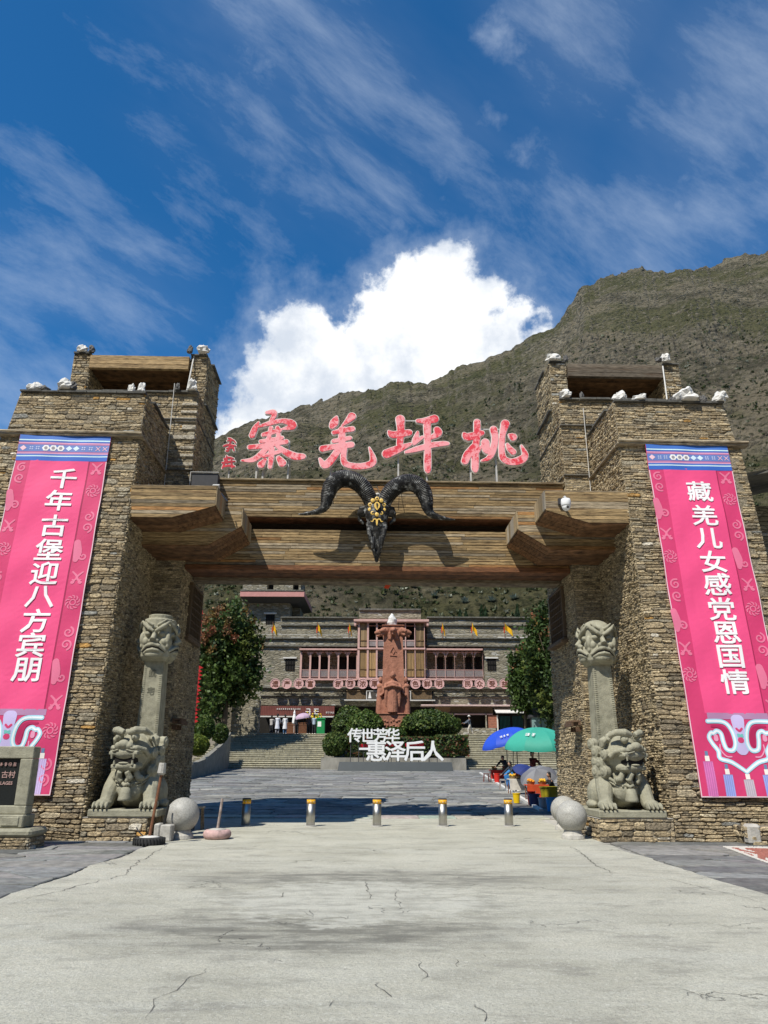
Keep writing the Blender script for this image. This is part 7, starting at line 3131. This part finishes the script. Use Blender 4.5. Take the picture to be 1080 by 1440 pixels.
# ------------------------------------------------------------------ white letter sign
def letters():
    Y = 58.6
    x0, _ = bp(475, 1085, Y)
    x1, _ = bp(637, 1085, Y)
    zg = gz(Y)
    zt = bp(550, 1071.5, Y)[1]
    m = MB()
    V = [(x0, Y - .5, zg), (x1, Y - .5, zg), (x1, Y + .4, zg), (x0, Y + .4, zg), (x0 + .1, Y - .2, zt), (x1 - .1, Y - .2, zt), (x1 - .1, Y + .35, zt), (x0 + .1, Y + .35, zt)]
    m.add(V, [(0, 3, 2, 1), (4, 5, 6, 7), (0, 1, 5, 4), (1, 2, 6, 5), (2, 3, 7, 6), (3, 0, 4, 7)])
    o = m.build('sloping_box', mat('sign_base_grey', (.035, .043, .047), .5, False, .12, 2))
    tag(o, 'long dark grey sloping box carrying the white characters', 'sign base')
    up = ['first white character of the upper row, over the planter corner', 'second white character of the upper row', 'third white character of the upper row, with grass radical', 'last white character of the upper row']
    lo = ['leftmost big white character of the lower row', 'second big white character of the lower row, with water radical', 'third big white character of the lower row', 'rightmost big white character, like two spread legs']
    rows = [('传世芳华', (499, 517, 535, 552), 1034, 17.5, up, 'upper row of white characters'), ('惠泽后人', (529, 556, 583, 609), 1056, 25, lo, 'lower row of big white characters')]
    red = mat('red_light_strip', (.40, .01, .02), .4)
    for tx, us, v, h, labs, grp in rows:
        for i, (ch, u) in enumerate(zip(tx, us)):
            x, z = bp(u, v, Y)
            root = thing('white_character', labs[i], 'sign letter', (x, Y, zt), grp)
            k = bold_text(ch, h * .0575 * 1.06, .06, .034 if h < 20 else .048, .008, 1.06)
            stand(k, Vector((x, Y - .05, z)))
            k.build('letter', M['white'], root)
            for dx in (-.3, .3):
                m = MB()
                m.box(x + dx - .025, x + dx + .025, Y + .03, Y + .08, zt - .02, z + .1)
                m.build('post', M['dark_metal'], root)
    for a, b, v in ((506, 531, 1048.5), (536, 566, 1047.5), (570, 596, 1047.5)):
        xa, z = bp(a, v, Y)
        xb, _ = bp(b, v, Y)
        m = MB()
        m.box(xa, xb, Y + .10, Y + .14, z - .12, z + .12)
        tag(m.build('red_backing', red), 'red strip behind the letters, %s' % {506: 'left one', 536: 'middle one', 570: 'right one'}[a], 'panel', 'red strips behind the white letters')
    xa, z = bp(505, 1053.5, Y)
    xb, _ = bp(596, 1053.5, Y)
    m = MB()
    m.box(xa, bp(520, 1053, Y)[0], Y - .1, Y + .02, z - .05, z + .10)
    tag(m.build('white_bar', M['white']), 'white stroke sticking out left of the lower row', 'sign bar')


letters()


# ------------------------------------------------------------------ people
def person(x, y, z, h, face, label, top, legs, hair=(.012, .011, .01), pose='stand', coat=False, hat=None, skirt=False, group=None, prop=None, arm=(.25, .25)):
    """one continuous body; clothes and hair are its children. face: heading in radians, 0 = towards the road"""
    s = h / 1.7
    root = thing('person', label, 'person', (x, y, z), group)
    T = Matrix.Translation((x, y, z)) @ Matrix.Rotation(face, 4, 'Z') @ Matrix.Scale(s, 4)
    b, cl, tr = MB(), MB(), MB()
    if pose == 'sit':
        hz, lean = .46, -.22
        kn = [(.11, -.42, .47), (.12, -.40, .06)]
    elif pose == 'walk':
        hz, lean = .90, -.04
    elif pose == 'bend':
        hz, lean = .86, -.42
    else:
        hz, lean = .90, -.02
    sh = hz + (.53 if pose != 'bend' else .40)
    hd = Vector((0, lean * 1.25, sh + .235 - (.10 if pose == 'bend' else 0)))
    b.ball(hd, (.082, .10, .118), 12, 10)
    b.ball(hd + Vector((0, -.098, -.01)), (.016, .022, .022), 6, 5)
    for sg in (-1, 1):
        b.ball(hd + Vector((sg * .082, .01, -.005)), (.014, .025, .032), 6, 5)
    b.tube([(0, lean * .95, sh - .02), hd - Vector((0, -.01, .06))], [.06, .055], 8)
    b.tube([(0, 0, hz), (0, lean * .5, (hz + sh) / 2), (0, lean, sh - .06)], [.14, .125, .15], 10, sx=.8)
    hands = MB()
    for sg in (-1, 1):
        hip = Vector((sg * .095, 0, hz))
        if pose == 'sit':
            K, A = Vector((sg * .13, -.42, .48)), Vector((sg * .14, -.38, .07))
        elif pose == 'walk':
            K, A = Vector((sg * .10, -.20 * sg, .48)), Vector((sg * .10, -.26 * sg + .08, .08))
        else:
            K, A = Vector((sg * .105, -.02, .48)), Vector((sg * .11, .01, .07))
        b.tube([hip, hip.lerp(K, .5), K, K.lerp(A, .4), A], [.088, .078, .058, .056, .04], 9)
        b.tube([A + Vector((0, .05, -.03)), A + Vector((0, -.07, -.035)), A + Vector((0, -.16, -.045))], [.042, .045, .03], 8)
        S_ = Vector((sg * .185, lean, sh - .04))
        fw = arm[0] if sg < 0 else arm[1]
        E_ = S_ + Vector((sg * .06, -.10 - fw * .3, -.27))
        W_ = E_ + Vector((-sg * .03 * (1 + fw), -.06 - .22 * fw, -.24 + .22 * fw))
        b.tube([S_, S_.lerp(E_, .5), E_, W_], [.052, .046, .038, .027], 8)
        b.ball(W_ + (W_ - E_).normalized() * .05, (.028, .034, .04), 8, 6)
        dr = (W_ - E_).normalized()
        side = Vector((1, 0, 0))
        for q in range(4):
            o = W_ + dr * .075 + side * (q - 1.5) * .014
            L_ = (.065, .078, .072, .055)[q]
            hands.tube([o, o + dr * L_ * .55, o + dr * L_ + Vector((0, -.012, 0))], [.0075, .007, .0055], 6)
        o = W_ + dr * .03 - side * sg * .03
        hands.tube([o, o + dr * .03 - side * sg * .018, o + dr * .06 - side * sg * .012], [.009, .008, .006], 6)
        cl.tube([S_ + Vector((-sg * .03, 0, .0)), S_.lerp(E_, .5), E_, E_.lerp(W_, .85)], [.070, .062, .054, .042], 9)
        tr.tube([hip + Vector((0, 0, .02)), hip.lerp(K, .5), K, K.lerp(A, .4), A + Vector((0, 0, .02))], [.105, .095, .075, .07, .06], 9)
    body = sculpt(b, .022, 1)
    body.merge(hands)
    body.build('body', M['skin'], root, smooth=True, M=T)
    cl.tube([(0, 0, hz - .06), (0, lean * .5, (hz + sh) / 2), (0, lean, sh - .07), (0, lean, sh - .0)], [.165, .155, .175, .08], 12, sx=.85)
    for sg in (-1, 1):
        cl.ball((sg * .14, lean, sh - .045), (.085, .075, .06), 10, 6)
    if coat:
        cl.tube([(0, .0, .46), (0, 0, hz - .1), (0, lean * .5, hz + .2)], [.23, .19, .16], 14, sx=.85)
    tr.ball((0, 0, hz - .01), (.16, .125, .11), 12, 8)
    cm = mat('clothing', top, .85, False, .12, 5)
    lm = mat('trousers', legs, .85, False, .12, 5)
    g = sculpt(cl, .022, 1)
    g.build('coat' if coat else 'jacket', cm, root, smooth=True, M=T)
    g = sculpt(tr, .022, 1)
    g.build('trousers', lm, root, smooth=True, M=T)
    hm = MB()
    hm.ball(hd + Vector((0, .026, .03)), (.100, .104, .122), 12, 9)
    hm.ball(hd + Vector((0, .075, -.07)), (.075, .05, .10), 10, 8)
    hg = hm
    hg.build('hair', mat('hair_colour', hair, .6), root, smooth=True, M=T)
    if hat:
        q = MB()
        q.lathe([(.19, .0), (.19, .012), (.105, .03), (.10, .10), (.06, .12), (0, .122)], 16, hd + Vector((0, 0, .055)))
        q.build('hat', mat('hat', hat, .8), root, smooth=False, M=T)
    for sg in (-1, 1):
        q = MB()
        K = Vector((sg * .11, .01, .07)) if pose not in ('walk', 'sit') else (Vector((sg * .10, -.26 * sg + .08, .08)) if pose == 'walk' else Vector((sg * .14, -.38, .07)))
        q.tube([K + Vector((0, .07, -.035)), K + Vector((0, -.07, -.035)), K + Vector((0, -.18, -.045))], [.048, .052, .035], 9)
        q.build('shoe', M['black'] if legs[0] > .2 else M['offwhite'], root, smooth=True, M=T)
    return root, T


def px(u, v, Y):
    p = at(u, v, Y)
    return p.x, Y, p.z


def crowd():
    g = 'visitors at the shop counter'
    Y = 72.6
    zt = ZE
    def u2(u, Y=Y):
        return at(u, 1032, Y).x
    person(u2(389.5), Y, zt, 1.72, math.pi, 'person in a long white coat at the counter, left of two', (.62, .64, .72), (.30, .30, .33), coat=True, group=g, arm=(.6, .6))
    person(u2(400.5), Y - .1, zt, 1.66, math.pi + .2, 'person in a white coat with blue trousers, right of two', (.70, .71, .74), (.07, .15, .28), coat=True, group=g, arm=(.5, .3))
    person(u2(379), Y + 1.0, zt, 1.65, math.pi - .3, 'person in pale top standing in the shade by the counter', (.40, .38, .36), (.03, .03, .035), group=g)
    person(u2(416.5), Y + .3, zt, 1.68, math.pi, 'person in dark clothes in front of the railing', (.018, .02, .028), (.015, .016, .02), group=g)
    person(u2(433.5), Y, zt, 1.66, math.pi + .1, 'person in dark clothes under the lilac parasol', (.05, .045, .06), (.02, .02, .024), group=g, arm=(1.1, .2))
    person(u2(441.5), Y - .2, zt, 1.70, math.pi - .1, 'person in pale blue shirt and dark trousers beside the green bin', (.33, .40, .50), (.02, .02, .026), group=g, arm=(.6, .4))
    # lilac parasol
    x = u2(433) - .15
    umbrella(x - .35, Y - .1, zt + 1.55, .70, .34, (.50, .36, .48), 'lilac parasol held by a visitor at the counter', tilt=(-.15, .05), pole=.75, ribs=8)
    person(at(661, 1034, 72.2).x, 72.2, ZE, 1.62, R(-80), 'person with white hat and pale trousers walking on the right terrace', (.10, .12, .15), (.52, .48, .42), pose='walk', hat=(.72, .70, .66), arm=(.9, .7))
    # green bin, menu figure, flowers
    x = at(451.5, 1033, 72).x
    root = thing('recycling_bin', 'green bin with a white notice at the top of the left stairs', 'bin', (x, 72, zt))
    gm = mat('bin_green', (.015, .22, .07), .5, False, .1, 3)
    m = MB()
    m.bbox(x - .40, x + .33, 71.8, 72.3, zt, zt + 1.28, .03)
    m.build('body', gm, root)
    m = MB()
    m.bbox(x - .46, x + .38, 71.74, 72.36, zt + 1.283, zt + 1.42, .03)
    m.build('lid', gm, root)
    m = MB()
    m.box(x - .33, x + .0, 71.785, 71.798, zt + .65, zt + 1.1)
    m.build('notice', M['white'], root)
    x = at(413.5, 1020, 73.5).x
    root = thing('folded_parasol', 'white folded parasol standing at the counter', 'parasol', (x, 73.5, zt))
    m = MB()
    m.tube([(x, 73.5, zt), (x, 73.5, zt + 1.2)], .03, 6)
    m.build('pole', M['metal_post'], root)
    m = MB()
    m.lathe([(.10, .0), (.20, .1), (.17, .6), (.09, .95), (.11, 1.0), (.0, 1.35)], 12, (x, 73.5, zt + .95))
    m.build('canopy', M['white'], root)
    x = at(445, 1012, 73.5).x
    root = thing('flower_bunch', 'bunch of yellow flowers above the green bin', 'flowers', (x, 73.4, zt + 1.6))
    r2 = random.Random(2)
    m = MB()
    m.box(x - .5, x + .5, 73.3, 73.7, zt, zt + 1.25)
    m.build('stand', M['dark'], root)
    m = MB()
    for k in range(70):
        m.ball((x + r2.gauss(0, .3), 73.35 + r2.gauss(0, .1), zt + 1.42 + abs(r2.gauss(0, .2))), .075, 6, 4, (.75, .55, .02) if k % 3 else (.10, .2, .02))
    m.build('blossom', M['attr'], root, kind='stuff')


def umbrella(x, y, z, r, rise, c, label, tilt=(0, 0), pole=1.9, ribs=8, drop=.16, alt=None, text=None, group='parasols'):
    """z is the rim height; canopy of curved gores with a hanging valance"""
    root = thing('parasol', label, 'umbrella', (x, y, z - pole), group)
    T = Matrix.Translation((x, y, z)) @ Matrix.Rotation(tilt[0], 4, 'Y') @ Matrix.Rotation(tilt[1], 4, 'X')
    cm = mat('canopy_cloth', (1, 1, 1), .6, True, .06, 3)
    n, m_ = ribs * 4, 8
    for gi in range(ribs):
        m = MB()
        k = 5
        for j in range(m_ + 1):
            t = j / m_
            for i in range(k):
                a = 2 * math.pi * (gi + i / (k - 1)) / ribs + .2
                sag = 1 - .035 * math.sin(math.pi * i / (k - 1)) * t
                rr = r * math.sin(t * 1.22) / math.sin(1.22) * sag
                zz_ = rise * (math.cos(t * 1.22) - math.cos(1.22)) / (1 - math.cos(1.22)) - .13 * rise * math.sin(math.pi * i / (k - 1)) * t
                m.v.append((rr * math.cos(a), rr * math.sin(a), zz_))
        for j in range(m_):
            for i in range(k - 1):
                m.f.append((j * k + i, j * k + i + 1, (j + 1) * k + i + 1, (j + 1) * k + i))
        if drop:
            o = len(m.v)
            for i in range(k):
                p = m.v[m_ * k + i]
                m.v.append((p[0] * 1.005, p[1] * 1.005, p[2] - drop * (1 - .25 * math.sin(math.pi * i / (k - 1)))))
            for i in range(k - 1):
                m.f.append((m_ * k + i, m_ * k + i + 1, o + i + 1, o + i))
        q = r2u.uniform(.85, 1.08)
        cc = c if not alt or gi % 2 == 0 else alt
        m.c = [tuple(t * q for t in cc)] * len(m.f)
        m.build('gore', cm, root, smooth=True, M=T)
        a = 2 * math.pi * gi / ribs + .2
        b = MB()
        b.tube([(0, 0, rise * .96), (r * .55 * math.cos(a), r * .55 * math.sin(a), rise * .62), (r * .99 * math.cos(a), r * .99 * math.sin(a), -.01)], .012, 5)
        b.build('rib', M['dark_metal'], root, M=T)
    b = MB()
    b.tube([(0, 0, -pole / max(.5, math.cos(tilt[0]))), (0, 0, rise + .1)], .022, 8)
    if abs(tilt[0]) + abs(tilt[1]) < .3:
        b.build('pole', M['dark_metal'], root, M=T)
    else:
        b = MB()
        b.tube([(x, y, z - pole), (x, y, z + rise * .5)], .022, 8)
        b.build('pole', M['dark_metal'], root)
    if text:
        for s_, a, t, sz in text:
            k = worn_print(s_, sz, 5)
            rr = r * math.sin(t * 1.22) / math.sin(1.22)
            P = Vector((rr * math.cos(a), rr * math.sin(a), rise * (math.cos(t * 1.22) - math.cos(1.22)) / (1 - math.cos(1.22)) + .03))
            out = Vector((math.cos(a), math.sin(a), 0))
            X = Vector((-math.sin(a), math.cos(a), 0))
            sl = rise * math.sin(t * 1.22) / (1 - math.cos(1.22)) / (r * math.cos(t * 1.22) / math.sin(1.22))
            U = (-out + Vector((0, 0, sl))).normalized()
            stand(k, P, X, U)
            k.build('worn_print', M['white'], root, M=T)
    return root


r2u = random.Random(99)
crowd()


def market():
    g0 = lambda Y: gz(Y) + .03
    # big parasols
    def U(uc, vr, Y):
        p = at(uc, vr, Y)
        return p.x, p.z
    x, z = U(757, 1047, 37)
    umbrella(x, 37, z, 1.62, .78, (.045, .34, .25), 'big green parasol over the fruit stalls', (0, .08), z - g0(37), 8, .20, None, [(2, -2.05, .62, .26)])
    m = MB()
    xg = at(727, 1060, 37.2).x
    m.tube([(xg, 37.2, g0(37)), (xg, 37.2, z + .35)], .022, 6)
    tag(m.build('parasol_pole', M['dark_metal']), 'thin dark extra pole under the left half of the green parasol', 'pole')
    x, z = U(712, 1041, 43)
    umbrella(x, 43, z, 1.45, .62, (.02, .07, .48), 'bright blue parasol left of the green one', (-.30, .06), z - g0(43), 8, .12, None, [(3, -1.75, .70, .17)])
    x, z = U(722, 1044, 47)
    umbrella(x, 47, z, 1.2, .5, (.20, .19, .42), 'lavender parasol between the blue and green ones', (.05, .1), z - g0(47), 8, .1)
    x, z = U(740, 1087, 34)
    umbrella(x, 34, z, .62, .30, (.02, .035, .16), 'small navy umbrella among the vendors', (.35, .35), .5, 8, 0)
    # plaid umbrella, held tilted
    x, z = U(757, 1093, 31.5)
    umbrella(x, 31.5, z, .74, .36, (.20, .20, .21), 'grey plaid umbrella held low over a fruit stall', (-.30, .42), .8, 8, 0, (.15, .15, .165))
    v = 'market vendors beside the plaza kerb'
    def P(u, vf, Y, h, *a, **k):
        x = at(u, 1090, Y).x
        return person(x, Y, g0(Y), h, *a, **k)
    P(714, 0, 43, 1.55, R(-40), 'vendor in black leaning over the far stall', (.015, .015, .018), (.02, .02, .03), pose='bend', group=v, arm=(.8, .8))
    P(728, 0, 36, 1.42, R(-60), 'vendor in dark top with dark hair bending beside the navy umbrella', (.03, .04, .06), (.02, .02, .025), pose='bend', group=v, arm=(.7, .7))
    P(750, 0, 37.5, 1.64, R(30), 'vendor in dark red top standing under the green parasol', (.16, .03, .035), (.03, .03, .04), group=v, arm=(.5, .5))
    P(778, 0, 30.5, 1.30, R(-70), 'seated vendor in black beside the right jamb', (.012, .012, .014), (.012, .012, .016), pose='sit', group=v, arm=(.7, .7))
    # blue cool bag / cloth on the far stall
    r2 = random.Random(6)

    def table(u, Y, w, d, h, label, cloth, fruits, seed):
        x = at(u, 1100, Y).x
        z = g0(Y)
        root = thing('fruit_stall', label, 'stall', (x, Y, z), 'fruit stalls along the kerb')
        m = MB()
        m.bbox(x - w / 2, x + w / 2, Y - d / 2, Y + d / 2, z + h - .04, z + h, .01)
        m.build('table_top', mat('stall_cloth', cloth, .8, False, .2, 6), root)
        for i in (-1, 1):
            for j in (-1, 1):
                m = MB()
                m.tube([(x + i * w * .44, Y + j * d * .4, z), (x + i * w * .44, Y + j * d * .4, z + h - .04)], .022, 6)
                m.build('leg', M['rust'], root)
        m = MB()
        m.box(x - w / 2 + .02, x + w / 2 - .02, Y - d / 2 - .012, Y - d / 2 - .004, z + h * .25, z + h - .01)
        m.build('front_cloth', mat('stall_cloth', tuple(q * .9 for q in cloth), .85, False, .25, 5), root)
        rr = random.Random(seed)
        for t, (fx, c) in enumerate(fruits):
            b = MB()
            bx = x + fx * w
            b.lathe([(.12, 0), (.17, .09), (.18, .10), (.16, .09), (.10, .02)], 14, (bx, Y - .05, z + h + .002))
            tag(b.build('fruit_basket', mat('basket', (.34, .24, .12), .8, False, .2, 12)), '%s, %s' % (label.split(' with')[0].replace('fruit stall', 'basket on the fruit stall'), ('left basket', 'middle basket', 'right basket')[t]), 'basket', 'fruit baskets on the stalls')
            o = MB()
            for q in range(18):
                a = rr.uniform(0, 6.28)
                rad = .12 * math.sqrt(rr.random())
                o.ball((bx + rad * math.cos(a), Y - .05 + rad * math.sin(a), z + h + .10 + rr.uniform(0, .08)), .045, 8, 6, tuple(k * rr.uniform(.8, 1.2) for k in c))
            ob = o.build('fruit_heap', M['attr'], kind='stuff')
            tag(ob, 'heap of small round fruit in the %s, %s' % (('left basket', 'middle basket', 'right basket')[t], label), 'fruit', 'fruit heaps on the stalls')
    table(703, 44, 1.1, .7, .62, 'far fruit stall with red cloth', (.50, .03, .02), ((-.25, (.6, .25, .02)), (.25, (.5, .05, .02))), 1)
    table(729, 34.5, .9, .7, .60, 'middle fruit stall with white cloth', (.60, .56, .50), ((-.28, (.65, .35, .03)), (.0, (.55, .12, .02)), (.28, (.3, .4, .05))), 2)
    table(754, 30.2, .85, .6, .60, 'near fruit stall with red and orange cloth', (.52, .07, .02), ((-.25, (.75, .30, .02)), (.25, (.7, .4, .03))), 3)

    def bucket(u, v, Y, r, h, c, label, handle=True):
        p = at(u, v, Y)
        z = g0(Y)
        root = thing('bucket', label, 'bucket', (p.x, Y, z), 'buckets by the stalls')
        bm = mat('plastic', c, .45, False, .1, 4)
        m = MB()
        m.lathe([(r * .78, 0), (r * .98, h * .93), (r * 1.06, h * .94), (r * 1.06, h), (r * .95, h), (r * .76, .03)], 22, (p.x, Y, z))
        m.build('pail', bm, root, smooth=False)
        if handle:
            m = MB()
            m.tube([(p.x + r * 1.05 * math.cos(t), Y - .02 - r * .5 * math.sin(t), z + h - r * .6 * math.sin(t)) for t in [math.pi * k / 8 for k in range(9)]], .010, 5)
            m.build('handle', M['offwhite'], root)
    bucket(777, 1140, 26.2, .20, .42, (.03, .25, .58), 'bright blue bucket next to the right granite balls')
    bucket(785, 1150, 25.6, .17, .32, (.52, .30, .26), 'whitish red bucket in front of the bright blue one')
    bucket(773, 1118, 28.6, .34, .62, (.36, .30, .02), 'large olive yellow tub beside the seated vendor', False)
    bucket(751, 1125, 28.3, .20, .40, (.025, .04, .12), 'dark navy bucket left of the olive tub')
    bucket(747, 1118, 28.6, .15, .46, (.55, .03, .02), 'narrow red bucket at the near stall')
    bucket(726, 1116, 29.5, .14, .34, (.75, .50, .01), 'yellow pail beyond the rightmost bollard', False)
    bucket(763, 1128, 27.6, .15, .32, (.45, .44, .46), 'pale grey sack-like bucket beside the olive tub', False)
    bucket(699, 1096, 42.5, .17, .5, (.58, .03, .02), 'red bucket at the far stall')

    def stool(u, Y, c, label):
        x = at(u, 1100, Y).x
        z = g0(Y)
        root = thing('stool', label, 'stool', (x, Y, z), 'stools among the stalls')
        bm = mat('stool_plastic', c, .5, False, .1, 4)
        m = MB()
        m.bbox(x - .15, x + .15, Y - .15, Y + .15, z + .40, z + .43, .01)
        m.build('seat', bm, root)
        for i in (-1, 1):
            for j in (-1, 1):
                m = MB()
                m.tube([(x + i * .15, Y + j * .15, z), (x + i * .11, Y + j * .11, z + .4)], .02, 6)
                m.build('leg', bm, root)
    stool(684, 44, (.20, .08, .07), 'brown stool at the far end of the stalls')
    stool(778, 30.8, (.10, .06, .04), 'dark stool under the seated vendor')
    stool(707, 37, (.35, .30, .28), 'pale stool between the far and middle stalls')
    # blue bag
    x = at(718, 1080, 38).x
    m = MB()
    m.ball((x, 38, g0(38) + .55), (.34, .25, .36), 14, 10)
    m.ball((x + .1, 38, g0(38) + .25), (.36, .28, .28), 14, 10)
    tag(sculpt(m, .03, 2).build('cloth_bundle', mat('blue_cloth', (.03, .17, .42), .8, False, .3, 5), smooth=True), 'bright blue cloth bundle behind the middle stall', 'bundle')
    # small glass booth beyond, at the right end of the stairs
    p = at(775, 1020, 68)
    root = thing('glass_booth', 'small glazed booth half hidden by the right jamb', 'booth', (p.x, 68, 3.2))
    z0, z1 = at(775, 1040, 68).z, at(775, 1008, 68).z
    m = MB()
    m.box(p.x - 1.9, p.x + 2.5, 67.9, 70, z1 - .05, z1 + .15)
    m.build('roof', M['dark_metal'], root)
    for k in range(5):
        m = MB()
        m.box(p.x - 1.75 + k * .85, p.x - 1.68 + k * .85, 68, 68.08, z0 - 1, z1 - .051)
        m.build('post', M['dark_metal'], root)
        m = MB()
        m.box(p.x - 1.67 + k * .85, p.x - .91 + k * .85, 68.03, 68.05, z0 - 1, z1 - .06)
        m.build('pane', mat('booth_glass', (.20, .30, .30), .2), root)


market()
